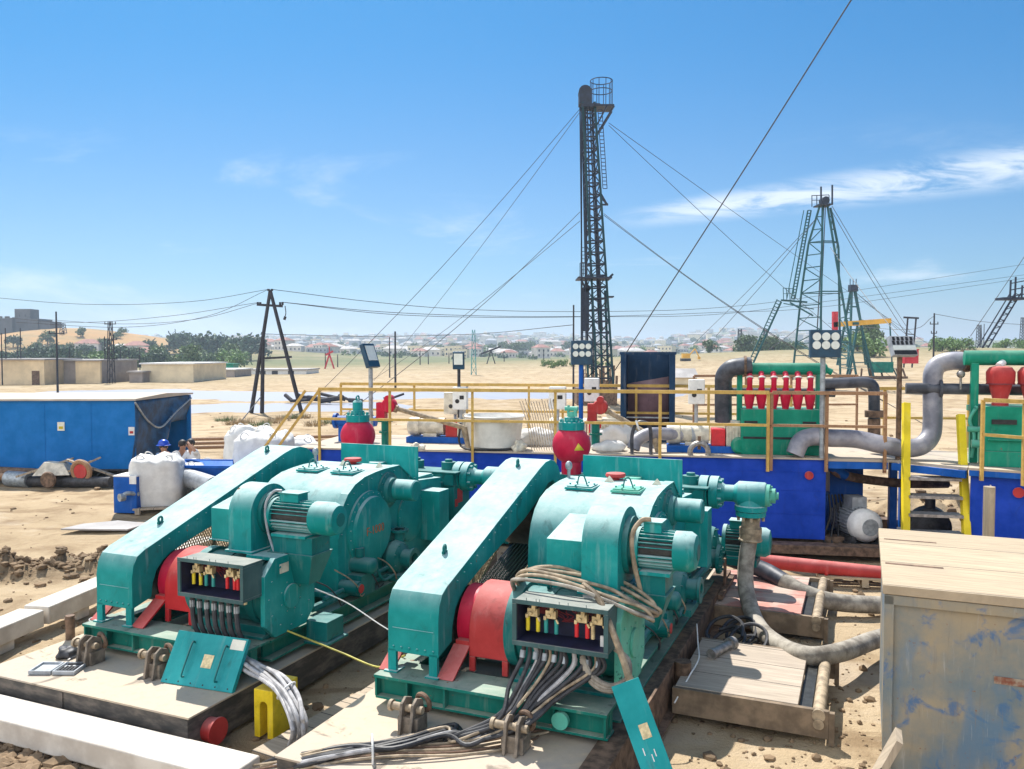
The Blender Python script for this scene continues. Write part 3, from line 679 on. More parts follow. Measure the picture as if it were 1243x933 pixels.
# left platform
t = fthing('steel_platform', 'low dark-sided platform with sandy top under the left pump, red pipe cap on its corner', 'platform', 5.68, -8.45)
m = MB(); m.box(0, 0, .02, 2.83, 6.9, .36); m.m = 0
t1 = m.build('side_frame', M['slabside'], t, bev=.01)
m = MB(); m.box(-.01, -.01, .361, 2.84, 6.91, .38); m.build('top_sheet', M['slab'], t, bev=.004)
m = MB(); m.cyl((2.8, .25, .17), (2.93, .25, .17), .11, n=26); m.cyl((2.93, .25, .17), (2.95, .25, .17), .125, n=26); m.build('pipe_cap', M['salmon'], t)
m = MB(); m.box(1.18, -.012, .03, 1.22, -.001, .35); m.box(2.79, -.012, .03, 2.83, -.001, .35); m.build('rib', M['slabside'], t)
lug(t, .86, .50, .381); lug(t, 1.80, .52, .381)
m = MB(); m.cyl((.02, 1.05, .38), (.02, 1.05, .66), .05, n=14); m.cyl((.02, 1.05, .60), (.02, 1.05, .63), .057, n=14); m.build('bollard', M['rust'], t)
m = MB(); m.lathe([(.13, .0), (.13, .22), (.115, .22), (.115, .02)], (.28, 1.25, .381), n=22, cap=False); m.build('pipe_stub', M['steel'], t)
# right platform
t = fthing('timber_platform', 'sun-bleached platform under the right pump with a long rusty steel beam along its edge', 'platform', 5.42, -4.42)
m = MB(); m.box(0, 0, .02, 2.55, 7.3, .36); m.build('side_frame', M['slabside'], t, bev=.01)
m = MB(); m.box(-.01, -.01, .361, 2.56, 7.31, .38); m.build('top_sheet', M['slab'], t, bev=.004)
m = MB(); m.box(2.57, .1, .05, 2.62, 7.2, .42); m.box(2.40, .1, .42, 2.62, 7.2, .44); m.box(2.57, .1, .03, 2.70, 7.2, .05)
m.build('edge_beam', M['rust'], t, bev=.004)
m = MB(); m.cyl((2.71, 3.2, .05), (2.71, 3.2, .46), .085, n=16); m.lathe([(.09, .0), (.16, .01), (.16, .06), (.09, .07)], (2.71, 3.2, .05), n=18); m.build('bollard', M['rust'], t)
m = MB(); m.box(2.63, 6.4, .38, 2.66, 6.5, .80); m.box(2.63, 5.9, .36, 2.70, 7.0, .42); m.build('bracket', M['rust'], t)
lug(t, .80, .72, .381); lug(t, 1.78, .74, .381)

# painted timber beams
def beam(label, p0, p1, w, h, z0, blocks=0, yaw=None):
    p0 = Vector((p0.x, p0.y, 0)); p1 = Vector((p1.x, p1.y, 0)); d = p1 - p0
    t = thing('painted_beam', label, 'beam', (p0.x, p0.y, z0), math.atan2(d.y, d.x), 'white painted beams on the ground'); L = d.length
    m = MB(); m.box(0, 0, 0, L, w, h); m.build('beam_body', M['conc'], t, bev=.02)
    if blocks:
        for k in range(blocks):
            m = MB(); x = L * (k + .5) / blocks; m.box(x - .12, .03, -z0, x + .12, w - .03, -.002); m.build('support_block', M['conc'], t, bev=.01)
    return t
beam('long white beam along the front edge of the left platform', ab(5.20, -9.4), ab(5.20, -4.75), .42, .22, .01)
d = Vector((math.sin(R(10)), math.cos(R(10)), 0)); s = on(29, 757, .12)
beam('white beam beside the left pump, raised on small blocks', s + d * 4.2, s, .38, .24, .13, 3)
s2 = s - d * .06 + Vector((-.01, 0, 0))
beam('short white beam at the left edge, butted against the longer raised one', s2, s2 - d * 2.4, .37, .23, .12, 2)

# yellow slotted block
p = on(320, 896, 0)
t = thing('yellow_block', 'yellow steel block with an arched slot beside the grey cable bundle', 'steel block', p, FLD + R(2))
m = MB()
W, H_, S = .22, .47, .042
arc = [(S * math.cos(PI * i / 10), .31 + S * math.sin(PI * i / 10)) for i in range(11)]
m.prism([(-W / 2, 0), (-S - .0, 0)] + [(-q[0], q[1]) for q in arc][0:11] + [(S, 0), (W / 2, 0), (W / 2, H_), (-W / 2, H_)], 'y', 0, .40)
m.build('block_body', M['block_yellow'], t, bev=.008)
# loose planks between the platforms
for k, (px, py, L, w, rz, lb) in enumerate(((392, 905, 2.5, .62, FLD + R(90), 'grey plank on the ground behind the yellow block'), (402, 905, 2.2, .20, FLD + R(87), 'narrow plank lying next to the right platform, partly under the cables'), (318, 925, 1.5, .26, FLD + R(84), 'plank with pale end sticking out below the yellow block'))):
    p = on(px, py, .05); m = MB(); m.box(0, -w / 2, 0, L, w / 2, .05)
    o = m.build('plank', M['plank'], bev=.004, loc=p + Vector((0, 0, .0 + .014 * k))); o.rotation_euler = (0, 0, rz); tag(o, lb, 'plank', 'loose planks between the pumps')

# cables: grey bundle of the left pump
pl = lambda x, y, z: pump_l.matrix_basis @ Vector((x, y, z - ZB))
pr = lambda x, y, z: pump_r.matrix_basis @ Vector((x, y, z - ZB))
bpy.context.view_layer.update()
random.seed(11)
t0 = pl(1.7, -.1, 1.2)
t = thing('cable_bundle', 'bundle of pale grey cables arching over the yellow block from the left pump', 'cables', on(365, 905, 0))
o0 = t.location.copy()
for k in range(9):
    j = lambda s=.03: Vector((random.uniform(-s, s), random.uniform(-s, s), random.uniform(-s, s) * .7))
    off = Vector(((k % 3 - 1) * .045, (k // 3 - 1) * .045, (k % 2) * .04))
    pts = [pl(1.74 + .05 * k, .08, .68), pl(1.86 + .035 * k, .07, .66), pl(2.10 + .015 * k, .05, .64), pl(2.34 + .008 * k, -.02, .56) + off * .8, at(331, 826, 7.75) + off, at(352, 846, 7.5) + off * 1.2, at(364, 880, 7.2) + off * 1.3, on(360, 908, .05 + .03 * (k % 3)) + off * Vector((1, 1, 0)), on(352 + 3 * k, 945 + 4 * k, .04)]
    m = MB(); m.tube([q + j() - o0 for q in pts], .021, 8, 6); m.build('cable', M['cable_grey'], t)
m = MB(); m.torus(at(345, 838, 7.6) - o0 + Vector((.02, 0, 0)), (.6, -.3, -.5), .10, .009); m.build('cable_tie', M['white'], t)

# short black tails under the left terminal box
t = thing('cable_tails', 'short black cables with silver sleeves hanging below the left terminal box', 'cables', pl(1.8, .1, ZB + .31)); o0 = t.location.copy()
for k in range(7):
    x = 1.50 + .098 * k; m = MB()
    m.tube([q - o0 for q in (pl(x, .11, 1.15), pl(x + .01, .10, 1.02), pl(x + .05, .08, .86), pl(x + .10, .10, .74))], .027, 8, 6); o = m.build('cable', M['cable_black'], t)
    m = MB(); m.cyl(pl(x, .11, 1.10) - o0, pl(x + .006, .105, 1.03) - o0, .031, n=10); m.build('sleeve', M['galv'], o)

# black bundle of the right pump
t = thing('cable_bundle', 'thick bundle of black cables running from the right terminal box down to the ground', 'cables', on(520, 905, ZB)); o0 = t.location.copy()
for k in range(16):
    x = 1.49 + .048 * k + random.uniform(-.015, .015)
    e = random.uniform(-1, 1); e2 = random.uniform(-1, 1)
    mt = ['cable_black', 'cable_black', 'cable_grey', 'cable_black', 'cable_black', 'cable_tan', 'cable_black', 'cable_black'][k % 8]
    pts = [pr(x, .11, 1.15), pr(x + .01 * e, .08, 1.02), pr(x - .04 - .016 * k + .02 * e2, -.04 + .03 * e, .82), pr(1.36 + .018 * k + .04 * e, -.20 + .05 * e2, .60), pr(1.02 + .014 * k + .05 * e2, -.40 + .05 * e, .44), on(548 + 5 * e, 886 + 6 * e2, .42 + .03 * (k % 3)), on(485 + 6 * e, 902 + 6 * e2, .41 + .02 * (k % 4)), on(420 + 8 * e2, 911 + 7 * e, .41 + .015 * (k % 3)), on(372, 921 + 7 * e, .37 + .01 * (k % 3)), on(335, 930 + 8 * e, .18), on(300, 942 + 9 * e, .06), on(240, 960 + 9 * e, .04)]
    m = MB(); m.tube([q - o0 + Vector((random.uniform(-.02, .02), random.uniform(-.02, .02), 0)) for q in pts], .020 if mt != 'cable_tan' else .013, 8, 6)
    o = m.build('cable', M[mt], t)
    if k % 2 == 0:
        m = MB(); m.cyl(pr(x, .105, 1.09) - o0, pr(x, .085, 1.03) - o0, .026, n=10); m.build('sleeve', M['galv'], o)
for k in range(5):
    m = MB(); y = 893 + 5 * k
    m.tube([q - o0 for q in (on(690 - 12 * k, 878 + 5 * k, .42 + .12 * (k == 0)), on(640, 884 + 5 * k, .41), on(560, 900 + 4 * k, .41), on(470, 906 + 3 * k, .43), on(380, 918 + 3 * k, .36), on(300, 930 + 6 * k, .16))], .011, 6, 6); m.build('cable', M['rust'] if k % 2 else M['cable_tan'], t)
m = MB(); m.torus(on(452, 912, .43) - o0, (1, .2, 0), .13, .010); m.build('cable_tie', M['white'], t)

# dusty cable coil on top of the right pump
t = thing('cable_coil', 'coil of dusty tan cables draped over the top of the right pump motor', 'cables', pr(1.6, .5, 1.6)); o0 = t.location.copy()
for k in range(6):
    dz = .02 * (k % 3); rnd = lambda q: random.uniform(-q, q); s_ = k * .055
    pts = [pr(1.20 + rnd(.03), .60 + s_, 1.42), pr(1.24, .40 + s_, 1.58 + rnd(.02)), pr(1.36 + rnd(.05), .30 + s_, 1.66 + dz + rnd(.02)), pr(1.62, .26 + s_ * 1.4 + rnd(.03), 1.67 + dz), pr(1.92, .22 + s_ * 1.6, 1.63 + dz + rnd(.03)), pr(2.2, .20 + s_ * 1.8 + rnd(.03), 1.58 + dz), pr(2.46 + .05 * rnd(1), .26 + s_ + rnd(.03), 1.50 + dz), pr(2.58 + rnd(.04), .36 + s_ * .6, 1.43 + rnd(.03)), pr(2.44, .46 + rnd(.04), 1.42), pr(2.2, .48 + rnd(.04), 1.48)]
    m = MB(); m.tube([q - o0 for q in pts], .016, 8, 7); m.build('cable', M['cable_tan'] if k % 3 else M['hose'], t)
for k in range(2):
    pts = [pr(1.95, .34, 1.66), pr(2.12, .22, 1.60), pr(2.28, .06, 1.42), pr(2.42, .0, 1.14), pr(2.50, .02, .90 - .1 * k), pr(2.49 + .05 * k, .0, .74 - .08 * k)]
    m = MB(); m.tube([q - o0 for q in pts], .028, 8, 7); m.build('cable', M['cable_tan'], t)
for k in range(3):
    pts = [pr(2.02, .10, 1.12 - .02 * k), pr(2.12, .06, .98 - .03 * k), pr(2.3, .0, .94 - .02 * k), pr(2.44, .02, 1.02), pr(2.42, .1, 1.14), pr(2.3, .15, 1.2)]
    m = MB(); m.tube([q - o0 for q in pts], .024, 8, 7); m.build('cable', M['hose'], t)

# cover plates taken off the terminal boxes
def cover(label, c, eul, W, H_, handles, holes):
    t = thing('cover_plate', label, 'cover plate', c); t.rotation_euler = eul
    m = MB(); m.box(-W / 2, 0, -H_ / 2, W / 2, .02, H_ / 2); m.box(-W / 2, .02, -H_ / 2, -W / 2 + .015, .05, H_ / 2); m.box(W / 2 - .015, .02, -H_ / 2, W / 2, .05, H_ / 2)
    pl_ = m.build('plate', M['teal_cover'], t, bev=.003)
    m = MB()
    for i in range(6): m.cyl((-W / 2 + .06 + i * (W - .12) / 5, -.003, -H_ / 2 + .03), (-W / 2 + .06 + i * (W - .12) / 5, .004, -H_ / 2 + .03), .008, n=8)
    m.build('bolt_hole', M['black'], pl_)
    return t
p = pl(1.92, -.17, .61)
t = cover('teal cover plate with two rod handles, propped against the front of the left pump skid', p, (R(-32), 0, FLD + R(4)), .86, .52, True, True)
for x in (-.18, .22):
    m = MB(); m.tube([(x, 0, -.18), (x, -.04, -.17), (x, -.045, 0), (x, -.04, .15), (x, 0, .16)], .009, 8, 6); m.build('handle', M['teal_dark'], t)
m = MB(); m.box(-.02, -.004, -.07, .10, -.001, .06); m.build('warning_label', M['brass'], t)
m = MB(); m.box(.25, -.004, .14, .41, -.001, .24); m.build('paper_sticker', M['sticker'], t)
p = at(779, 884, 6.35)
t = cover('narrow teal cover plate leaning on edge beside the right pump, a pale rectangle on it', p, (R(-22), R(-21), R(-2)), .23, .72, False, False)
m = MB(); m.box(-.02, -.004, -.08, .055, -.001, .03); m.build('pale_patch', M['brass'], t)
for k, (x, z) in enumerate(((-.05, -.19), (.0, -.25), (.03, -.22))):
    m = MB(); m.box(x, -.003, z, x + .008, -.001, z + .055); m.build('chalk_mark', M['white'], t)

# tool kit on the left platform
p = on(70, 813, ZB + .005)
t = thing('tool_case', 'small open grey socket tool case lying on the sandy platform, rag beside it', 'tool case', p, FLD + R(22)); t.scale = (.78,) * 3
for x0, tl in ((-.30, 0), (.02, 0)):
    m = MB(); m.box(x0, -.17, 0, x0 + .30, .17, .02)
    for r_ in ((x0, -.17, .02, x0 + .30, -.15, .05), (x0, .15, .02, x0 + .30, .17, .05), (x0, -.149, .02, x0 + .02, .149, .05), (x0 + .28, -.149, .02, x0 + .30, .149, .05)): m.box(*r_)
    m.build('case_half', M['grey_paint'], t, bev=.004)
m = MB()
for k in range(5): m.cyl((.07 + .045 * k, -.12, .035), (.07 + .045 * k, .02 + .02 * (k % 3), .035), .014, n=10)
m.cyl((.10, .08, .05), (.28, .11, .05), .016, n=10)
m.build('socket', M['dark_steel'], t)
m = MB(); m.tube([(.05, .16, .07), (.1, .28, .08), (.22, .42, .07)], .018, 8, 5); m.build('ratchet', M['steel'], t)
def rag(name, label, cat, c, r, mtl, sc=(1, 1, .4), seed=1, amp=.5, kind=None):
    m = MB(); m.ball((0, 0, 0), r, sc, 28, 18)
    for q in m.v:
        n = noise.noise(Vector((q.x, q.y, q.z)) * (2.6 / r) * .6 + Vector((seed, 0, 0))); q *= 1 + amp * n
    zmin = min(q.z for q in m.v) * .6
    for q in m.v: q.z = max(q.z, zmin) - zmin
    o = m.build(name, mtl, loc=c); tag(o, label, cat); return o
rag('rag', 'crumpled dark work rag lying beside the open tool case', 'rag', on(82, 797, ZB), .12, M['dark_steel'], (1, .9, .55), 3)

# timber gangway mats with roller bars on the right
def mat_frame(label, a, b, W, L, mtl, z=.33):
    t = fthing('timber_mat', label, 'mat', a, b, 0)
    m = MB(); m.box(.0, .06, z - .07, W - .28, L - .06, z); m.build('boards', mtl, t, bev=.006)
    for y_ in (0, L - .055):
        m = MB(); m.box(-.02, y_, .06, W, y_ + .055, z - .005); m.build('side_beam', M['matbeam'], t, bev=.005)
    m = MB(); m.box(W - .275, .06, .1, W - .16, L - .06, z - .06); m.build('gap_channel', M['grease_shade'], t)
    m = MB(); m.cyl((W - .09, -.02, z - .05), (W - .09, L + .02, z - .05), .06, n=18); m.cyl((W - .09, -.03, .2), (W - .09, .0, .2), .05, n=16); m.build('roller_bar', M['cable_tan'], t)
    for y_ in (.001, L - .061):
        m = MB(); m.box(W + .001, y_, .0, W + .05, y_ + .06, z - .02); m.build('end_post', M['matbeam'], t)
    return t
mt = mat_frame('grey board mat with a roller bar on its right end, nearest the camera', 8.22, -1.72, 1.46, 1.62, M['plank_x'])
m = MB(); m.cyl((.22, .95, .38), (.36, 1.35, .38), .048, n=14); m.cyl((.35, 1.33, .38), (.38, 1.40, .38), .075, n=14); m.cyl((.21, .93, .38), (.23, .98, .38), .058, n=14)
t = fthing('pipe_nipple', 'short rusty threaded pipe lying on the grey board mat', 'pipe', 8.22, -1.72, -.0); m.build('pipe', M['steel'], t)
mat_frame('red-stained board mat behind the hoses in front of the red pipe', 11.15, -2.35, 1.92, 2.0, M['plank_pink'])
# tangle under the beam
t = fthing('hose_tangle', 'tangle of dirty rope and hose heaped beside the steel beam', 'hose', 10.15, -1.55, .02)
for k in range(7):
    m = MB(); c = Vector((random.uniform(0, .35), random.uniform(-.1, .5), .08 + .06 * k * .5)); m.tube([c + Vector((.22 * math.cos(a_ * .9 + k), .26 * math.sin(a_ * .9 + k), .10 * math.sin(a_ + k) + .05)) for a_ in range(7)], .022, 7, 5); m.build('loop', M['dark_steel'] if k % 3 else M['cable_black'], t)

# hoses
p = pr(2.80, 5.06, 1.25)
t = thing('discharge_hose', 'thick dusty hose hanging from the tee of the right pump and curving past the cabinet', 'hose', p); o0 = p
m = MB(); m.tube([q - o0 for q in (p, at(905, 690, 11.1), at(907, 722, 10.85), at(920, 759, 10.25), at(946, 783, 9.6), at(982, 796, 9.05), at(1022, 791, 9.25), at(1060, 777, 9.85), at(1100, 767, 10.5), at(1180, 752, 11.5))], .107, 20, 8); m.build('hose_body', M['hose'], t)
m = MB(); m.cyl((0, 0, -.10), (0, 0, .04), .145, n=22); m.torus((0, 0, -.10), (0, 0, 1), .14, .02); m.build('hose_clamp', M['cable_tan'], t)
t = thing('suction_hose', 'second hose, black then dusty grey, lying behind the thick hose', 'hose', on(940, 700, .3)); o0 = t.location.copy()
m = MB(); m.tube([q - o0 for q in (at(868, 672, 12.6), at(905, 684, 12.4), at(930, 693, 12.2), at(952, 706, 11.9))], .125, 18, 7); m.build('hose_black', M['hose_black'], t)
m = MB(); m.tube([q - o0 for q in (at(950, 705, 11.92), at(975, 719, 11.7), at(1010, 730, 11.6), at(1060, 734, 11.6), at(1130, 735, 11.7))], .123, 18, 7); m.build('hose_grey', M['hose'], t)

# cabinet with plank lid
zt = 1.75
c0 = on(1074, 709, zt); dA = Vector((SU, CU, 0)); dB = Vector((CU, -SU, 0))
t = thing('steel_cabinet', 'large weathered grey-blue steel cabinet with a plank lid at the right edge', 'cabinet', (c0.x, c0.y, 0), FLD)
W, L = 1.9, 2.42
m = MB(); m.box(0.02, .04, .02, W - .02, L, zt - .10); m.build('body', M['cabinet'], t, bev=.006)
m = MB(); m.box(.0, .0, 0, .075, .05, zt - .09); m.box(.0, .0, zt - .17, W, .036, zt - .085); m.box(W * .575, .006, 0, W * .575 + .03, .035, zt - .171); m.box(W * .62, .006, 0, W * .62 + .10, .035, zt - .171); m.build('corner_frame', M['cabinet'], t, bev=.006)
m = MB(); m.box(-.015, -.015, zt - .08, W + .015, L + .02, zt); m.build('plank_lid', M['plank_lid'], t, bev=.008)
m = MB(); m.box(.02, .75, zt - .001, .5, .80, zt + .004); m.box(.03, 1.85, zt - .001, .52, 1.885, zt + .004); m.build('lid_slot', M['rust'], t)
m = MB(); m.box(.82, .032, 1.02, 1.08, .0385, 1.08); m.build('paint_streak', M['dash'], t)
p = ab(10.9, 1.25)
m = MB(); m.cyl((0, 0, 0), (0, 0, 1.98), .068, n=14)
tag(m.build('wooden_post', M['plank_lid'], loc=on(1200, 647, 1.72) * Vector((1, 1, 0)) if False else (at(1200, 640, 10.6).x, 10.6, 0)), 'round pale post standing behind the cabinet lid', 'post')
m = MB(); m.obox((0, 0, 0), (.05, .26, .95), (R(0), R(24), R(-23)))
tag(m.build('leaning_board', M['plank'], loc=on(1058, 952, .25)), 'board leaning against the left side of the steel cabinet', 'board')

# red pipe along the tank
t = thing('red_pipe', 'long red pipe lying on the ground in front of the tank', 'pipe', at(930, 684, 13.4)); o0 = t.location.copy()
m = MB(); m.cyl(at(800, 668, 13.7) - o0, at(1240, 713, 12.6) - o0, .11, n=20); m.build('pipe_body', M['salmon'], t)
m = MB(); m.cyl(at(1000, 691, 13.2) - o0, at(1004, 691.5, 13.19) - o0, .13, n=20); m.build('collar', M['red'], t)
t = thing('pallet', 'wooden pallet lying beside the hoses behind the cabinet', 'pallet', on(1045, 706, .0), R(-12))
m = MB()
for k in range(5): m.box(-.7, -.35 + .16 * k, .12, .7, -.24 + .16 * k, .15)
for x in (-.65, -.05, .55): m.box(x, -.35, .0, x + .1, .40, .119)
m.build('slats', M['plank_lid'], t)

# thin wires strung between the pumps
t = thing('trailing_cable', 'thin yellow-green cord drooping between the two pumps', 'cord', pl(2.4, .5, .6)); o0 = t.location.copy()
m = MB(); m.tube([q - o0 for q in (pl(2.32, .62, .72), pl(2.55, .75, .60), pl(2.9, .8, .50), pl(3.4, .7, .46), pr(-.1, .55, .62), pr(.05, .5, .70))], .010, 7, 7); m.build('strand', M['cord'], t)
t = thing('white_wire', 'thin pale wire slanting down from the left pump towards the right pump', 'cord', pl(2.4, 1.0, 1.0)); o0 = t.location.copy()
m = MB(); m.tube([q - o0 for q in (pl(2.33, 1.1, 1.05), pl(2.7, 1.2, .90), pl(3.2, 1.2, .68), pr(-.12, 1.2, .52), pr(.02, 1.2, .66))], .007, 6, 7); m.build('wire', M['white'], t)
t = thing('white_wire', 'thin white wire lying over the grey board mat and beam end', 'cord', ab(8.6, -1.6, .4)); o0 = t.location.copy()
m = MB(); m.tube([q - o0 for q in (ab(9.6, -1.75, .55), ab(9.3, -1.68, .42), ab(8.9, -1.6, .40), ab(8.5, -1.62, .36), ab(8.15, -1.70, .20))], .008, 6, 7); m.build('wire', M['white'], t)
# ================================================================== mud tanks and the equipment on their deck
ZT = 1.77
TA = -R(10.0)
TT = Vector((math.cos(TA), math.sin(TA), 0)); TN = Vector((-math.sin(TA), math.cos(TA), 0))
T0 = on(1003, 556, ZT); T0.z = 0                      # right front corner of the long tank
LT, DT = 10.3, 2.75
def tk(x, y, z=ZT): return T0 + TT * x + TN * y + Vector((0, 0, z))     # x = 0 at the right end, negative to the left
t = thing('mud_tank', 'long deep blue steel mud tank behind the two pumps', 'tank', tk(-LT, 0, 0), TA)
m = MB(); m.box(0, 0, .26, LT, DT, ZT - .03); body = m.build('tank_wall', M['blue'], t, bev=.01)
m = MB(); m.box(-.03, -.04, ZT - .03, LT + .02, DT + .04, ZT); m.build('deck', M['slab'], t)
m = MB(); m.box(-.2, -.45, .08, LT + 1.9, -.12, .24); m.box(-.2, .3, .0, LT + 1.9, .6, .258); m.box(-.2, 2.2, 0, LT + 1.9, 2.5, .258); m.box(-.2, -.13, .10, LT + 1.9, .29, .13); m.build('skid_beam', M['rust'], t, bev=.01)
m = MB()
for z in (.72, 1.16, 1.50): m.box(.02, -.006, z, LT - .01, -.001, z + .012)
m.build('weld_seam', M['blue'], body)
for px in (390, 984):
    x = (on(px, 575, 1.5) - T0).dot(TT) + LT
    x = max(.3, min(LT - .3, x)) if px > 500 else .22
    m = MB(); m.cyl((x, -.05, 1.45), (x, .01, 1.45), .075, n=22); m.build('red_cap', M['salmon'], t)
m = MB(); m.box(LT + .02, .5, .26, LT + .06, 2.2, 1.6); m.build('end_gusset', M['blue'], t)

# walkway over the pump bay and right tank
C1 = on(1087, 558.5, ZT); C2 = on(1178, 567.5, ZT)
RT = -R(31)
t2 = thing('mud_tank', 'blue mud tank at the right edge with the round desander above it', 'tank', (C2.x, C2.y, 0), RT)
m = MB(); m.box(0, .1, .2, 5.5, 2.6, ZT - .04); m.build('tank_wall', M['blue'], t2, bev=.01)
m = MB(); m.box(-.02, -.02, ZT - .14, 5.5, .099, ZT - .04); m.build('top_channel', M['cobalt'], t2, bev=.01)
m = MB(); m.box(-.03, -.02, ZT - .039, 5.5, 2.62, ZT); m.build('deck', M['slab'], t2)
x = .62
m = MB(); m.cyl((.70, .05, 1.40), (.70, .10, 1.40), .085, n=22); m.build('red_cap', M['salmon'], t2)
m = MB(); m.lathe([(.16, 0), (.16, -.04), (.11, -.05), (.11, -.10)], (1.35, .1, 1.12), (0, 1, 0), n=22, cap=True); m.cyl((1.35, -.06, 1.12), (1.35, -.12, 1.12), .07); m.tube([(1.35, -.08, 1.1), (1.36, -.14, .8), (1.33, -.16, .4)], .05, 8, 6); m.build('drain_valve', M['steel'], t2)
m = MB(); m.tube([(1.02, .02, .72), (1.02, -.03, .66), (1.04, -.04, .55)], .045, 8, 6); m.build('hook', M['white'], t2)
m = MB(); m.tube([(.30, .02, 1.50), (.26, .02, 1.3), (.30, .02, 1.1), (.22, .02, .95)], .012, 6, 5); m.build('rope_end', M['white'], t2)

t3 = thing('walkway', 'narrow blue-edged walkway bridging the gap between the two tanks', 'walkway', tk(.0, 0, 0), TA)
inv = lambda v: Vector(((v - t3.location).dot(TT), (v - t3.location).dot(TN), v.z))
P1, P2 = inv(C1), inv(C2)
m = MB()
def slab(pts, z0, z1): 
    n = len(pts); m.add([(p[0], p[1], z0) for p in pts] + [(p[0], p[1], z1) for p in pts], [tuple(range(n - 1, -1, -1)), tuple(range(n, 2 * n))] + [(i, (i + 1) % n, n + (i + 1) % n, n + i) for i in range(n)])
slab([(.03, -.03), (P1.x, P1.y + .08), (P2.x - .04, P2.y + .02), (P2.x + .9, P2.y + 2.2), (P1.x, 2.4), (.03, 2.6)], ZT - .05, ZT - .004); m.build('deck', M['slab'], t3)
m = MB()
m.bar((.03, 0, ZT - .12), (P1.x - .1, P1.y + .12, ZT - .12), .06, .13); m.bar((P1.x - .04, P1.y + .06, ZT - .12), (P2.x - .06, P2.y + .02, ZT - .12), .06, .13)
m.build('front_beam', M['cobalt'], t3, bev=.006)
m = MB(); m.bar((.03, 2.4, ZT - .12), (P1.x + 1.2, 2.0, ZT - .12), .08, .14); m.build('rear_beam', M['cobalt'], t3, bev=.006)
for x, y in ((.95, 2.35), (1.9, 2.1), (P1.x + .3, 1.2)):
    m = MB(); m.box(x - .07, y - .07, .0, x + .07, y + .07, ZT - .19); m.build('post', M['cobalt'], t3, bev=.006)

# pump bay under the walkway
p = at(1056, 640, 15.0); 
t = thing('centrifugal_pump', 'dark pump with a round white electric motor under the walkway', 'pump', (p.x, p.y, .2), R(4))
zc = p.z - .2
m = MB(); m.lathe([(.30, 1.0), (.30, .95), (.27, .90), (.27, .30), (.30, .28)], (0, 0, zc), (0, 1, 0), 26); m.box(-.14, .4, zc + .26, .14, .75, zc + .48)
for i in range(30):
    a = 2 * PI * i / 30; m.bar((.285 * math.cos(a), .32, zc + .285 * math.sin(a)), (.285 * math.cos(a), .88, zc + .285 * math.sin(a)), .01, .05, (math.cos(a), 0, math.sin(a)))
mo = m.build('motor_body', M['grey_paint'], t)
m = MB(); m.lathe([(.16, -.02), (.24, .02), (.30, .11), (.305, .27)], (0, 0, zc), (0, 1, 0), 30); m.build('fan_cover', M['white'], mo)
m = MB(); m.cyl((0, -.03, zc), (0, .0, zc), .155, n=24); m.build('fan_grille', M['galv'], mo)
m = MB(); m.box(-.33, .05, -.15, .33, 1.9, .0); m.box(-.3, .1, .0, -.2, .8, zc - .2); m.box(.2, .1, .0, .3, .8, zc - .2); m.build('base', M['dark_steel'], t)
m = MB(); m.lathe([(.18, 1.2), (.42, 1.3), (.42, 1.55), (.2, 1.65)], (0, 0, zc), (0, 1, 0), 26); m.cyl((.1, 1.4, zc), (.1, 1.4, zc + .8), .12); m.cyl((0, 1.0, zc), (0, 1.25, zc), .1); m.build('volute', M['cobalt'], t)
p = at(1130, 645, 15.3)
t = thing('centrifugal_pump', 'round grey pump half hidden behind the lowest ladder steps', 'pump', (p.x, p.y, .2), R(-15))
m = MB(); m.lathe([(.12, -.1), (.36, .0), (.38, .25), (.2, .4)], (0, 0, .25), (0, 1, 0), 26); m.cyl((0, .1, .4), (0, .1, .8), .09); m.build('volute', M['dark_steel'], t)
m = MB(); m.box(-.5, -.1, -.18, .5, 1.2, 0); m.build('base', M['dark_steel'], t)
t = thing('pipe_run', 'rusty horizontal pipe slung under the walkway beside the ladder', 'pipe', at(1060, 585, 15.9)); o0 = t.location.copy()
m = MB(); m.tube([q - o0 for q in (at(1008, 562, 15.7), at(1014, 572, 15.7), at(1030, 578, 15.8), at(1060, 583, 15.9), at(1105, 587, 16.0), at(1150, 587, 16.1))], .085, 12, 6); m.build('pipe_body', M['rust'], t)
m = MB(); m.tube([q - o0 for q in (at(1004, 556, 15.65), at(1010, 566, 15.68), at(1026, 577, 15.75))], .10, 12, 6); m.build('blue_elbow', M['cobalt'], t)
m = MB()
for k in range(5): m.tube([q - o0 for q in (at(1006 + 4 * k, 600, 15.7), at(1008 + 5 * k, 625, 15.5 + .1 * k), at(1000 + 9 * k, 655, 15.4), at(1015 + 6 * k, 672, 15.3))], .02, 6, 5)
m.build('hanging_wire', M['black'], t)
m = MB(); m.box(0, 0, 0, .62, .9, 1.15); tag(m.build('pump_housing', M['cobalt'], loc=(at(1012, 600, 16.1).x, 16.3, .5)), 'dark blue housing in shade under the left end of the walkway', 'housing'); bpy.data.objects['pump_housing'].rotation_euler = (0, 0, TA)

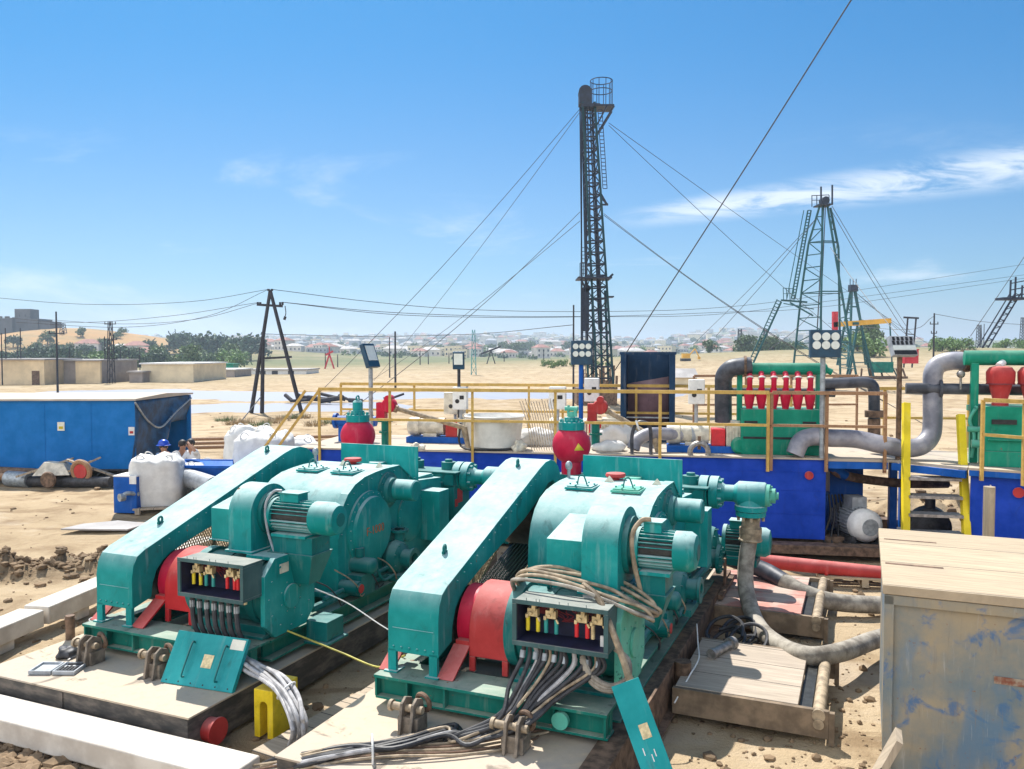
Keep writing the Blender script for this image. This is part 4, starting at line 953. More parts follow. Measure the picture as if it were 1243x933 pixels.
# yellow ladder
t = thing('access_ladder', 'bright yellow ladder with worn steel steps up to the walkway', 'ladder', at(1135, 640, 14.3)); o0 = t.location.copy()
def LP(px_top, px_bot):
    return at(px_top[0], px_top[1], 14.75), at(px_bot[0], px_bot[1], 14.05)
l1, l0 = at(1100, 489, 14.75), at(1099, 660, 14.05)
r1, r0 = at(1166, 503, 14.55), at(1174, 668, 13.85)
for nm, a_, b_ in (('stringer', l1, l0), ('stringer', r1, r0)):
    m = MB(); m.bar(a_ - o0, b_ - o0, .10, .12, (1, 0, 0)); m.build(nm, M['ladder_yellow'], t, bev=.006)
for z in (1.52, 1.22, .92, .62, .32):
    f = lambda a_, b_: a_.lerp(b_, (a_.z - z) / (a_.z - b_.z))
    m = MB(); q0, q1 = f(l1, l0) - o0, f(r1, r0) - o0; m.bar(q0 + Vector((.05, .05, 0)), q1 + Vector((-.05, .05, 0)), .30, .05); m.build('step', M['steel'], t)

# railings
def railing(label, pts, mtl, mid=True, z=ZT, h=1.2, posts=True, low=.0, group=None):
    o0 = pts[0].copy(); o0.z = z
    t = thing('railing', label, 'railing', o0, 0, group)
    for k, p in enumerate(pts):
        q = Vector((p.x, p.y, z)) - o0; m = MB(); m.box(q.x - .025, q.y - .025, -low, q.x + .025, q.y + .025, h); m.build('post', mtl, t)
    m = MB()
    for a_, b_ in zip(pts[:-1], pts[1:]):
        qa, qb = Vector((a_.x, a_.y, z)) - o0, Vector((b_.x, b_.y, z)) - o0
        m.bar(qa + Vector((0, -.04, h)), qb + Vector((0, -.04, h)), .05, .065)
    m.build('top_rail', mtl, t)
    m = MB()
    for a_, b_ in zip(pts[:-1], pts[1:]):
        qa, qb = Vector((a_.x, a_.y, z)) - o0, Vector((b_.x, b_.y, z)) - o0
        m.bar(qa + Vector((0, -.045, h * .5)), qb + Vector((0, -.045, h * .5)), .045, .05)
    m.build('middle_rail', mtl, t)
    return t
def onfront(px):                       # point on the front edge of the long tank under a photo column
    d = ray(px, 548); c = Vector((d[0], d[1], 0)); n = TN
    s = (T0 - TN * .07).dot(n) / c.dot(n); return c * s
def onback(px):
    d = ray(px, 500); c = Vector((d[0], d[1], 0)); n = TN
    s = (T0 + TN * (DT - .05)).dot(n) / c.dot(n); return c * s
railing('faded yellow railing along the front edge of the long blue tank', [onfront(x) for x in (388, 473.5, 573.5, 674, 801, 932)], M['rail'], low=.26)
railing('rusty brown railing section at the right end of the long tank', [onfront(x) for x in (936, 1003)] + [onfront(1074)], M['rail_rust'], low=.24)
railing('yellow railing along the far edge of the tank deck', [onback(x) for x in (414, 503, 567, 642, 683, 718, 772, 860, 960)], M['rail'])
railing('yellow railing behind the walkway and black pipe', [at(1062, 540, 17.0), at(1073, 540, 17.0), at(1175, 540, 16.8)], M['rail'])
railing('brown railing on the right tank beside the ladder', [C2 + Vector((.12, -.12, 0)), at(1243, 545, 13.2), at(1300, 545, 12.6)], M['rail'], low=.2, h=1.15)
railing('rusty red guard rails on the ground behind the deck', [at(842, 500, 21.5), at(905, 500, 21.6), at(960, 500, 21.6), at(1040, 500, 21.7)], M['rail_rust'], z=1.6, h=1.5)
# stair rails at the left end
t = thing('stair_rail', 'pair of sloping yellow handrails at the left end of the deck', 'railing', tk(-LT, .4, ZT)); o0 = t.location.copy()
for dx in (0, .75):
    m = MB(); a_ = tk(-LT + .05, .3 + dx, ZT + 1.15) - o0; b_ = tk(-LT - 1.1, .1 + dx, ZT - .45) - o0; m.bar(a_, b_, .05); m.bar(b_, b_ + Vector((0, 0, -.9)), .05); m.build('handrail', M['rail'], t)
m = MB()
for k in range(5): c = tk(-LT - .15 - .22 * k, .75, ZT - .25 - .3 * k) - o0; m.obox(c, (.22, .8, .03), (0, 0, TA))
m.build('step', M['rust'], t)

# ---- things on the deck
def agit(label, p, rz, front=True, guard='red_sleeve'):
    """agitator drive on a low blue skid: finned gearbox, coloured coupling guard, motor"""
    t = thing('agitator', label, 'agitator', p, rz, 'agitator drives on the deck')
    m = MB(); m.box(-.85, -.25, 0, .85, .25, .13); m.m = 0
    m.build('base_skid', M['cobalt'], t, bev=.01)
    m = MB(); m.box(.28, -.2, .13, .75, .2, .54)
    for k in range(8): m.box(.275 + k * .062, -.225, .16, .30 + k * .062, .225, .5)
    m.cyl((.5, 0, .54), (.5, 0, .62), .14); m.build('gearbox', M['cream'], t, bev=.006)
    m = MB(); m.box(.0, -.17, .13, .26, .17, .46); m.build('coupling_guard', M[guard], t, bev=.015)
    m = MB(); m.lathe([(.17, -.85), (.20, -.80), (.20, -.60), (.17, -.58), (.17, -.22), (.19, -.2), (.19, -.05)], (0, 0, .34), (1, 0, 0), 24)
    m.box(-.5, -.16, .13, -.2, .16, .2); m.build('motor', M['cream'], t)
    return t
def cbox(label, p, rz, h=.62, w=.34, mtl='white'):
    t = thing('control_box', label, 'control box', p, rz, 'white control boxes on the deck')
    m = MB(); m.cyl((0, 0.04, 0), (0, .04, h), .035, n=10); m.build('stand', M['grey_paint'], t)
    m = MB(); m.box(-w / 2, -.1, h - .02, w / 2, .1, h + .46); m.build('box', M[mtl], t, bev=.015)
    m = MB(); m.cyl((-w * .15, -.11, h + .16), (-w * .15, -.1, h + .16), .045, n=16); m.box(w * .02, -.106, h + .2, w * .32, -.1, h + .28); m.build('switch', M['black'], t)
    return t
D0 = lambda px, d: (lambda b: b + TN * d)(onfront(px)) + Vector((0, 0, ZT))
agit('agitator drive with red box behind the left mud gun', D0(520, 1.5), TA, guard='salmon')
agit('agitator drive with bright red guard left of the green desilter', D0(866, .75), TA)
agit('agitator drive with red guard behind the right round dampener', D0(705, 1.95), TA)
cbox('control box on its stand beneath the pole lamp behind the white tub', D0(541, 1.25), TA, .75, .30)
cbox('pale blank control box just left of the lamp post', D0(524, 1.9), TA, .6, .45, 'cream')
cbox('control box behind the bundle of pale rods', D0(664, 1.7), TA, .75, .36)
cbox('dusty control box behind the right round dampener', D0(712, 1.25), TA, .95, .30)
cbox('control box right of the tall steel bin', D0(847, .75), TA, .95, .31)

def tubthing():
    t = thing('tub', 'large round white plastic tub standing on the deck', 'tub', D0(594, .55), TA)
    m = MB(); m.lathe([(.0, .0), (.42, .0), (.50, .06), (.58, .62), (.62, .66), (.60, .68), (.56, .62), (.48, .10), (.0, .08)], n=34, cap=False); m.build('tub_shell', M['tub'], t)
tubthing()
t = thing('rod_bundle', 'leaning bundle of thin pale rods standing on the deck', 'rods', D0(655, .35), TA)
for k in range(13):
    m = MB(); x = -.33 + .05 * k; m.tube([(x + .12, .05, .0), (x + .02, .03, .55), (x - .12 + .005 * k, .0, 1.0 + random.uniform(-.05, .05))], .010, 6, 3); m.build('rod', M['rod'], t)
def mud_gun(label, p, pv, end, rz, mtl):
    t = thing('mud_gun', label, 'mud gun', p, rz, 'mud guns on the tank deck')
    m = MB(); m.cyl((0, 0, 0), (0, 0, .55), .08, n=16); m.box(-.13, -.1, .52, .13, .1, .58); m.flange((0, 0, .30), (0, 0, 1), .13, .03, 6); m.build('riser', M['teal_deep'], t)
    m = MB(); m.box(-.16, -.10, .58, .02, .10, .92); m.lathe([(.13, -.11), (.15, -.08), (.15, .08), (.13, .11)], (.09, 0, .86), (0, 1, 0), 20); m.cyl((.09, -.13, 1.0), (.09, .13, 1.0), .07, n=14); m.build('swivel', M[mtl], t)
    m = MB(); m.cyl((.15, 0, .82), end, .05, n=14); e = Vector(end); m.cyl(e, e + Vector((.12, -.02, -.42)), .06, n=14); m.cyl((.2, 0, .80), (.26, 0, .78), .08, n=14); m.build('barrel', M['cable_tan'], t)
    return t
mud_gun('mud gun with crimson swivel and long rusty barrel near the left round dampener', D0(461, .35), 0, (1.62, .1, .42), TA, 'crimson')
mud_gun('mud gun with faded pink swivel beside the right round dampener', D0(720, .65), 0, (1.15, -.15, .28), TA, 'salmon')

# tall steel bin
p = D0(784, 2.2); 
t = thing('steel_bin', 'tall open-fronted dark blue steel bin with a faded panel inside', 'bin', p, TA)
w = .58; h = 1.95
m = MB(); m.box(-w, 0, 0, -w + .12, .9, h); m.box(w - .12, 0, 0, w, .9, h); m.box(-w + .12, .85, 0, w - .12, .9, h); m.box(-w + .12, .02, 0, w - .12, .85, .05); m.box(-w - .02, -.01, h - .06, w + .02, .03, h); m.build('shell', M['bin'], t, bev=.006)
m = MB(); m.add([(-w + .13, .83, .30), (w - .13, .83, .30), (w - .13, .83, 1.40), (-w + .13, .83, 1.24)], [(0, 1, 2, 3)]); pn = m.build('faded_panel', M['binrust'], t); md = pn.modifiers.new('s', 'SOLIDIFY'); md.thickness = .01
m = MB(); m.box(-w + .12, .3, .5, w - .12, .34, .53); m.box(-w + .12, .3, .22, w - .12, .34, .25); m.build('cross_bar', M['galv'], t)
# bent grey pipe, sack, loops
t = thing('bent_pipe', 'grey bent pipe lying on the deck before the tall bin', 'pipe', D0(800, .9)); o0 = t.location.copy()
m = MB(); m.tube([D0(768, .35) + Vector((0, 0, .06)) - o0, D0(772, .4) + Vector((0, 0, .22)) - o0, D0(786, .5) + Vector((0, 0, .34)) - o0, D0(806, .6) + Vector((0, 0, .35)) - o0, D0(840, .75) + Vector((0, 0, .32)) - o0], .125, 18, 7); m.build('pipe_body', M['galv_pipe'], t)
m = MB(); m.cyl(D0(838, .74) + Vector((0, 0, .32)) - o0, D0(842, .76) + Vector((0, 0, .32)) - o0, .19, n=20); m.build('end_flange', M['grey_paint'], t)
o = rag('sack', 'pale sack lying on the deck by the right mud gun', 'sack', D0(738, .55), .30, M['bag'], (1.15, .7, .42), 9, .25)
o = rag('sack', 'heap of pale plastic sacking behind the right mud gun', 'sack', D0(742, 1.9), .42, M['bag'], (1.2, .7, .6), 5, .4)
o = rag('sack', 'pale sack slumped behind the white tub', 'sack', D0(636, 1.2), .36, M['bag'], (1.3, .6, .6), 15, .4)
o = rag('rag', 'crumpled pale cloth on the front edge of the deck left of the tub', 'rag', D0(505, .15), .12, M['cream'], (1.2, .8, .6), 21, .5)
o = rag('rag', 'crumpled cloth on the deck edge right of the tub', 'rag', D0(629, .15), .14, M['cream'], (.9, .8, .9), 23, .5)
t = thing('hose_loop', 'thin dark hose looped over the front railing before the tall bin', 'hose', D0(785, .1)); o0 = t.location.copy()
m = MB(); m.tube([D0(767, .1) - o0, D0(767, .05) + Vector((0, 0, .35)) - o0, D0(772, 0) + Vector((0, 0, .58)) - o0, D0(781, 0) + Vector((0, 0, .62)) - o0, D0(789, .05) + Vector((0, 0, .5)) - o0, D0(790, .1) - o0], .035, 9, 7); m.build('hose_body', M['hose_black'], t)
m = MB(); m.tube([D0(772, -.1) + Vector((0, 0, .66)) - o0, D0(775, -.12) + Vector((0, 0, .52)) - o0, D0(777, -.1) + Vector((0, 0, .46)) - o0], .02, 7, 5); m.build('tie', M['white'], t)
t = thing('pipe_clamp', 'rusty half ring standing on the deck edge', 'ring', D0(849, .12) + Vector((0, 0, .06))); m = MB(); m.torus((0, 0, 0), (.1, 1, .1), .17, .05); m.build('ring', M['steel'], t); m = MB(); m.cyl((0, 0, .05), (0, 0, .3), .03); m.build('stem', M['rust'], t)
t = thing('air_hose', 'thin black hose trailing across the deck below the white tub', 'hose', D0(560, .1)); o0 = t.location.copy()
m = MB(); m.tube([D0(552, .5) + Vector((0, 0, .5)) - o0, D0(553, .3) + Vector((0, 0, .15)) - o0, D0(566, .08) + Vector((0, 0, .03)) - o0, D0(595, .06) + Vector((0, 0, .03)) - o0, D0(615, .15) + Vector((0, 0, .03)) - o0, D0(628, .12) + Vector((0, 0, .12)) - o0], .022, 8, 7); m.build('hose_body', M['black'], t)
t = thing('pipe_section', 'pale blue pipe lying on the deck behind the left round dampener', 'pipe', D0(405, 1.3) + Vector((0, 0, .45)), TA); m = MB(); m.cyl((-.5, 0, 0), (.45, 0, 0), .11, n=18); m.cyl((-.5, 0, 0), (-.44, 0, 0), .17, n=18); m.cyl((.3, 0, 0), (.36, 0, 0), .15, n=18); m.build('pipe_body', M['cobalt'], t)
m = MB(); m.box(-.4, -.05, -.45, -.3, .05, -.1); m.box(.2, -.05, -.45, .3, .05, -.1); m.build('stand', M['cobalt'], t)
t = thing('pipe_section', 'blue pipe stub beyond the agitator left of the white tub', 'pipe', D0(553, 1.9) + Vector((0, 0, .2)), TA); m = MB(); m.cyl((-.35, 0, 0), (.4, 0, 0), .15, n=18); m.cyl((.34, 0, 0), (.4, 0, 0), .2, n=18); m.build('pipe_body', M['cobalt'], t)

# green desilter with six red cones
p = D0(951, .42); 
t = thing('desilter', 'green desilter with a row of six slim crimson cones over its box', 'desilter', p, TA)
G = M['green']
w = .72
m = MB(); m.prism([(-.02, .0), (.9, .0), (.9, .86), (.0, .86), (-.0, .40), (-.06, .12)], 'x', -w, w)
tr = m.build('trough', G, t, bev=.01)
m = MB(); m.box(-w + .04, -.03, .30, w - .04, -.001, .34); m.box(-w + .06, -.02, .60, -w + .3, -.001, .64); m.box(w - .32, -.02, .60, w - .08, -.001, .64); m.build('lip', M['black'], tr)
for x in (-w - .0,):
    m = MB(); m.box(x - .05, .3, .0, x + .05, .42, 1.55); m.build('frame_post', G, t, bev=.008)
m = MB(); x = w + .02; m.box(x - .05, .3, .0, x + .05, .42, 1.55)
m.build('frame_post', G, t, bev=.008)
m = MB(); m.lathe([(.12, 0), (.16, .05), (.16, .3), (.12, .36)], (-w - .02, -.03, .16), (0, 1, 0), n=22); m.build('drum', G, t)
m = MB(); m.cyl((-w - .08, .36, 1.62), (w + .12, .36, 1.62), .115, n=24); m.ball((w + .12, .36, 1.62), .115, (.6, 1, 1)); m.cyl((w + .12, .36, 1.62), (w + .26, .36, 1.56), .06); m.build('header_pipe', M['teal_deep'] if 0 else G, t)
m = MB(); m.cyl((-w - .3, .52, 1.16), (w + .35, .52, 1.16), .085, n=20); m.build('feed_manifold', M['hose_black'], t)
for k in range(6):
    x = -w + .17 + k * .222
    m = MB(); m.lathe([(.05, .82), (.085, 1.0), (.10, 1.10), (.10, 1.14), (.065, 1.17), (.06, 1.26)], (x, .20, 0), n=20)
    m.lathe([(.03, .84), (.05, .95)], (x, .20, 0), n=12)
    c = m.build('cone', M['crimson'], t)
    m = MB(); m.tube([(x, .20, 1.18), (x, .16, 1.34), (x, .17, 1.46), (x, .28, 1.54), (x, .36, 1.56)], .052, 10, 6); m.build('overflow_pipe', M['crimson'], c)
    m = MB(); m.torus((x, .17, 1.45), (0, .6, 1), .055, .018, 16, 8); m.build('clamp', M['white'], c)
# black pipes of the desilter
def blackpipe(label, pts, r, mtl='hose_black', name='black_pipe', n=20):
    t = thing(name, label, 'pipe', pts[0]); o0 = pts[0].copy()
    m = MB(); m.tube([q - o0 for q in pts], r, n, 7); m.build('pipe_body', M[mtl], t)
    return t, o0
yb = (p + TN * .36).y
t, o0 = blackpipe('black pipe elbow rising left of the green desilter to its header', [at(878, 512, yb + .35), at(878, 470, yb + .3), at(879, 456, yb + .2), at(887, 447, yb + .1), at(900, 444.5, yb + .03), at(912, 443.5, yb)], .165)
m = MB(); m.cyl(at(903, 444, yb + .03) - o0, at(906, 444, yb + .02) - o0, .2, n=20); m.build('flange', M['rust'], t)
t, o0 = blackpipe('black pipe leaving the right side of the desilter and turning down', [at(1000, 466, yb), at(1030, 464.5, yb - .05), at(1050, 464, yb - .1), at(1059, 468, yb - .12), at(1061, 480, yb - .13), at(1061, 535, yb - .15)], .105)
m = MB(); m.cyl(at(1061, 498, yb - .14) - o0, at(1061, 506, yb - .14) - o0, .17, n=18); m.cyl(at(1061, 508, yb - .14) - o0, at(1061, 545, yb - .14) - o0, .115, n=18); m.build('coupling', M['rust'], t)
# big grey pipe snaking to the right
pb = [D0(966, .12) + Vector((0, 0, .05)), D0(974, .15) + Vector((0, 0, .30)), D0(990, .2) + Vector((0, 0, .38)), D0(1010, .2) + Vector((0, 0, .36)), at(1040, 533, 15.2), at(1072, 540, 15.0), at(1100, 544, 14.95), at(1118, 541, 14.95), at(1129, 530, 15.0), at(1132, 514, 15.05), at(1132, 470, 15.1), at(1133, 452, 15.1), at(1140, 442, 15.1), at(1155, 438, 15.0), at(1172, 438, 14.9)]
t, o0 = blackpipe('big dusty grey pipe bending across the walkway and up to the right-hand desander', pb, .165, 'galv_pipe', 'grey_pipe', 24)
m = MB(); m.cyl(pb[-1] - o0 - Vector((.06, 0, 0)), pb[-1] - o0 + Vector((.04, 0, 0)), .20, n=22); m.build('end_clamp', M['rust'], t)

# desander on the right tank
p = C2 + Vector((math.cos(RT), math.sin(RT), 0)) * -.02 + Vector((-math.sin(RT), math.cos(RT), 0)) * .62; p.z = ZT
t = thing('desander', 'green desander with wide faded red cones at the right edge', 'desander', p, RT + R(12))
m = MB(); m.box(.15, -.35, .0, 2.6, .55, .26); m.prism([(-.32, .26), (.55, .26), (.55, 1.02), (-.30, 1.02), (-.30, .55)], 'x', .16, 2.6); m.box(.2, -.36, .44, 2.5, -.31, .47); tr = m.build('trough', M['green'], t, bev=.01)
m = MB(); m.box(.25, -.33, .72, .62, -.301, .80); m.build('latch', M['black'], tr)
m = MB(); m.box(.0, .1, .0, .12, .22, 1.75); m.box(.0, .221, .9, .12, .5, 1.0); m.build('frame_post', M['green'], t, bev=.008)
m = MB(); m.box(2.4, .1, 0, 2.52, .22, 1.75); m.build('frame_post', M['green'], t, bev=.008)
yy = .2
m = MB(); m.cyl((-.10, yy, 1.84), (2.8, yy, 1.84), .13, n=24); m.build('header_pipe', M['green'], t)
m = MB(); m.cyl((-1.0, .45, 1.28), (2.8, .45, 1.28), .10, n=20); m.cyl((-.45, .45, 1.28), (-.40, .45, 1.28), .16, n=18); m.build('feed_manifold', M['hose_black'], t)
for x in (.44, .92, 1.40, 1.88):
    m = MB(); m.lathe([(.13, 1.00), (.13, 1.06), (.10, 1.08), (.12, 1.14), (.18, 1.38), (.215, 1.39), (.215, 1.43), (.22, 1.44), (.225, 1.60), (.17, 1.68), (.10, 1.70)], (x, .05, 0), n=30); c = m.build('cone', M['salmon'], t)
    m = MB(); m.bolts((x, .05, 1.425), (0, 0, 1), .20, 14, .014, .025); m.lathe([(.224, 1.385), (.224, 1.405)], (x, .05, 0), n=28); m.build('clamp_ring', M['maroon'], c)
    m = MB(); m.cyl((x - .04, -.0, 1.70), (x + .04, .1, 1.76), .06); m.build('overflow_pipe', M['white'], c)
m = MB(); m.tube([(.02, .05, .1), (.05, .02, .5), (-.02, .05, .75), (.08, 0, 1.0)], .03, 8, 5); m.cyl((.0, -.02, .35), (.12, -.02, .35), .07); m.cyl((-.06, .0, .6), (.14, 0, .6), .05); m.build('valve_pipe', M['mint'], t)
m = MB(); m.ball((-.13, .3, 1.55), .07); m.cyl((-.13, .3, 1.28), (-.13, .3, 1.55), .02); m.build('gauge', M['steel'], t)

# floodlights on poles
def flood(label, foot, top, tilt, rz, w, h, six=True, mtl='galv', tip=0, pr_=.045):
    t = thing('floodlight', label, 'floodlight', foot, 0, 'floodlights on poles'); L = top.z - foot.z
    m = MB(); m.cyl((0, 0, 0), (0, 0, L), pr_, n=12); m.build('pole', M[mtl], t)
    c = Vector((0, -.08, L + h * .35))
    from mathutils import Euler
    E_ = Euler((tilt, tip, rz)).to_matrix()
    def X(x, y, z): return c + E_ @ Vector((x, y, z))
    m = MB(); m.add([X(*q) for q in ((-w, -.05, -h), (w, -.05, -h), (w, .05, -h), (-w, .05, -h), (-w, -.05, h), (w, -.05, h), (w, .05, h), (-w, .05, h))], [(0, 3, 2, 1), (4, 5, 6, 7), (0, 1, 5, 4), (1, 2, 6, 5), (2, 3, 7, 6), (3, 0, 4, 7)])
    m.bar((-w * .45, .02, L - .02), X(-w * .45, .0, -h * .8), .04); m.bar((w * .45, .02, L - .02), X(w * .45, 0, -h * .8), .04); m.box(-w * .5, -.03, L - .06, w * .5, .07, L)
    hd = m.build('housing', M['grey_paint'] if six == 'ribs' else M['lampface'], t, bev=.01)
    m = MB()
    if six == 'ribs':
        def slab_(x0, x1, z0, z1): m.add([X(*q) for q in ((x0, -.052, z0), (x1, -.052, z0), (x1, -.052, z1), (x0, -.052, z1), (x0, -.064, z0), (x1, -.064, z0), (x1, -.064, z1), (x0, -.064, z1))], [(0, 1, 2, 3), (7, 6, 5, 4), (0, 4, 5, 1), (1, 5, 6, 2), (2, 6, 7, 3), (3, 7, 4, 0)])
        for i in range(5):
            for j in range(2): slab_(w * (-.88 + .36 * i + .08 * j), w * (-.70 + .36 * i + .08 * j), h * (.08 + .42 * j), h * (.44 + .42 * j))
        slab_(-w * .9, w * .9, -h * .92, -h * .55)
        m.build('louvre', M['black'], hd); m = MB(); slab_(-w * .92, w * .92, -h * .48, -h * .02)
    elif six:
        for i in range(3):
            for j in range(2): m.cyl(X((i - 1) * w * .60, -.052, h * (.52 - j * .62)), X((i - 1) * w * .60, -.075, h * (.52 - j * .62)), w * .27, n=18)
    else:
        m.add([X(*q) for q in ((-w * .75, -.052, -h * .45), (w * .75, -.052, -h * .45), (w * .75, -.052, h * .8), (-w * .75, -.052, h * .8), (-w * .75, -.062, -h * .45), (w * .75, -.062, -h * .45), (w * .75, -.062, h * .8), (-w * .75, -.062, h * .8))], [(0, 1, 2, 3), (7, 6, 5, 4), (0, 4, 5, 1), (1, 5, 6, 2), (2, 6, 7, 3), (3, 7, 4, 0)])
    m.build('lamp', M['lamp'], hd)
    return t
f = D0(998, .05); flood('six-lamp floodlight on a grey pole right of the green desilter', f, at(998, 423, f.y), 0, R(-2), .275, .25)
f = D0(703, .35); f2 = at(703, 433, f.y); flood('six-lamp floodlight on a blue pole in front of the drilling mast', f, f2, 0, R(3), .205, .235, mtl='cobalt')
f = D0(432, .9); flood('floodlight seen almost edge-on, tilted on a pole at the left end of the deck', f, at(432, 437, f.y), R(-20), R(62), .19, .26, False)
f = D0(534, 1.6); flood('small floodlight with one square lamp on a dark pole', f, at(534, 441, f.y), R(6), R(-4), .125, .19, False, mtl='dark_steel', pr_=.035)
f = at(1090, 553, 14.95); f.z = ZT
t = flood('wide floodlight with pale dark-ribbed face tilted on a rusty pole by the ladder', f, at(1087, 425, 14.95), R(-24), R(10), .24, .19, 'ribs', mtl='rust')
# ================================================================== middle ground on the left
# blue site container
cz = 24.0
c = at(165, 569, cz); zt = at(165, 486, cz).z; zb = c.z
t = thing('site_container', 'long blue site container on a truss base, open at its right end under a tarpaulin', 'container', (c.x, c.y, 0), R(2))
Lc, Dc = 9.5, 3.3
m = MB(); m.box(-Lc, 0, zb, -.0, .05, zt); m.box(-Lc, Dc - .05, zb, .42, Dc, zt); m.box(-Lc, .05, zb, -Lc + .05, Dc - .05, zt)
for k in range(7): x = -Lc + .3 + k * 1.32; m.box(x, -.008, zb + .06, x + .03, -.001, zt - .05)
m.build('wall', M['sky_blue'], t)
m = MB(); m.add([(-Lc - .05, -.08, zt), (.05, -.08, zt), (.52, Dc + .05, zt + .02), (-Lc - .05, Dc + .05, zt), (-Lc - .05, -.08, zt + .05), (.05, -.08, zt + .05), (.52, Dc + .05, zt + .07), (-Lc - .05, Dc + .05, zt + .05), (-Lc - .05, Dc / 2, zt + .16), (.3, Dc / 2, zt + .14)], [(0, 1, 2, 3), (0, 4, 5, 1), (1, 5, 9, 6, 2), (2, 6, 7, 3), (3, 7, 8, 4, 0), (4, 8, 9, 5), (8, 7, 6, 9)]); m.build('roof', M['roof_sand'], t)
m = MB(); m.prism([(-Lc, 0), (.0, 0), (.44, Dc), (-Lc, Dc)], 'z', zb - .06, zb); m.build('floor', M['dark_steel'], t)
m = MB()
for k in range(19):
    x = -Lc + .5 * k
    m.bar((x, .1, zb - .05), (x + .25, .1, .03), .05); m.bar((x + .25, .1, .03), (x + .5, .1, zb - .05), .05)
m.box(-Lc, .05, .0, .4, .15, .05); m.box(-Lc, 2.6, .0, .4, 2.75, zb - .06)
m.build('truss_base', M['dark_steel'], t)
# tarpaulin: sheet over the end opening, gathered towards the middle
m = MB(); N = 16; K = 16
vs = []
for i in range(N + 1):
    u = i / N
    for k in range(K + 1):
        v = k / K
        x = .02 + .45 * u; y = .02 + (Dc - .1) * u
        low = zb if u < .22 else zb + (zt - zb) * min(1, (.10 + (u - .22) * .75))
        if u > .6: low = zb + (zt - zb) * .60
        z = zt - (zt - low) * v
        vs.append((x + .10 * math.sin(7 * u + 5 * v) * v, y - .14 * math.sin(9 * u + 3 * v) * v - .05, z))
m.add(vs, [(i * (K + 1) + k, (i + 1) * (K + 1) + k, (i + 1) * (K + 1) + k + 1, i * (K + 1) + k + 1) for i in range(N) for k in range(K)])
tp = m.build('tarpaulin', M['tarp'], t); md = tp.modifiers.new('s', 'SOLIDIFY'); md.thickness = .02
m = MB(); m.tube([(.05, -.10, zt - .05), (.16, .5, zt - .62), (.27, 1.2, zt - .88), (.38, 2.1, zt - .5), (.50, Dc - .1, zt - .1)], .03, 7, 6); m.build('rope', M['galv'], tp)
m = MB(); m.box(.36, Dc - .16, zb, .48, Dc - .051, zt); m.build('corner_post', M['sky_blue'], t)
for px, py, col, wd, hh in ((76, 517, 'sticker', .20, .25), (160, 523, 'white', .17, .24)):
    q = at(px, py, cz) - c; m = MB(); m.box(q.x - wd / 2, -.022, c.z + q.z - hh / 2, q.x + wd / 2, -.014, c.z + q.z + hh / 2); s = m.build('sticker', M[col], t)
    m = MB(); m.box(q.x - wd * .3, -.025, c.z + q.z - hh * .3, q.x + wd * .3, -.0225, c.z + q.z - .0); m.build('sticker_mark', M['yellow' if px < 100 else 'salmon'], s)

# debris under and in front of the container
def log(label, a_, b_, r, mtl, cat='pipe', name='pipe'):
    t = thing(name, label, cat, a_); m = MB(); m.cyl((0, 0, 0), b_ - a_, r, n=16); m.build('pipe_body', M[mtl], t); return t
log('pale grey pipe section lying before the container', at(10, 580.5, 23.2), at(37, 582.5, 23.0), .22, 'galv')
log('long rusty pipe lying under the front of the container', at(-20, 572, 23.6), at(62, 576, 23.4), .16, 'rust')
log('dark pipe on the ground between the scrap and the blue drum', at(36, 584, 23.0), at(135, 585, 22.6), .15, 'dark_steel')
log('second rusty pipe resting behind the pale pipe', at(-10, 579, 23.4), at(75, 574, 23.5), .11, 'rail_rust')
t = thing('wheelbarrow', 'overturned rusty wheelbarrow in the scrap before the container', 'wheelbarrow', at(68, 586, 22.9), R(10)); 
m = MB(); m.add([(-.5, -.3, .25), (.45, -.3, .25), (.45, .35, .25), (-.5, .35, .25), (-.25, -.15, .6), (.25, -.15, .55), (.25, .2, .55), (-.25, .2, .6)], [(0, 3, 2, 1), (4, 5, 6, 7), (0, 1, 5, 4), (1, 2, 6, 5), (2, 3, 7, 6), (3, 0, 4, 7)]); m.build('tray', M['cream'], t)
m = MB(); m.bar((.2, -.2, .25), (1.0, -.25, .62), .05); m.bar((.2, .2, .25), (1.1, .25, .66), .05); m.build('handle', M['cable_tan'], t)
m = MB(); m.lathe([(.20, -.05), (.23, 0), (.20, .05)], (-.05, -.42, .15), (.3, 1, 0), 20); m.build('wheel', M['rust'], t)
t = thing('iron_wheel', 'rusty red iron wheel leaning on the scrap heap', 'wheel', at(99, 585, 22.7)); m = MB(); m.torus((0, 0, .30), (.25, 1, .1), .27, .07, 24, 8); m.build('rim', M['rail_rust'], t); m = MB(); m.cyl((-.01, -.05, .3), (.01, .05, .3), .2); m.build('disc', M['salmon'], t)
for k, (px, py, lb) in enumerate(((55, 578, 'pale board lying in the scrap heap'), (115, 580, 'grey board leaning on the scrap heap'))):
    m = MB(); m.obox((0, 0, .25), (1.5, .16, .05), (0, R(-18 + 40 * k), R(15))); tag(m.build('scrap_board', M['plank'], loc=at(px, py, 22.9)), lb, 'board')

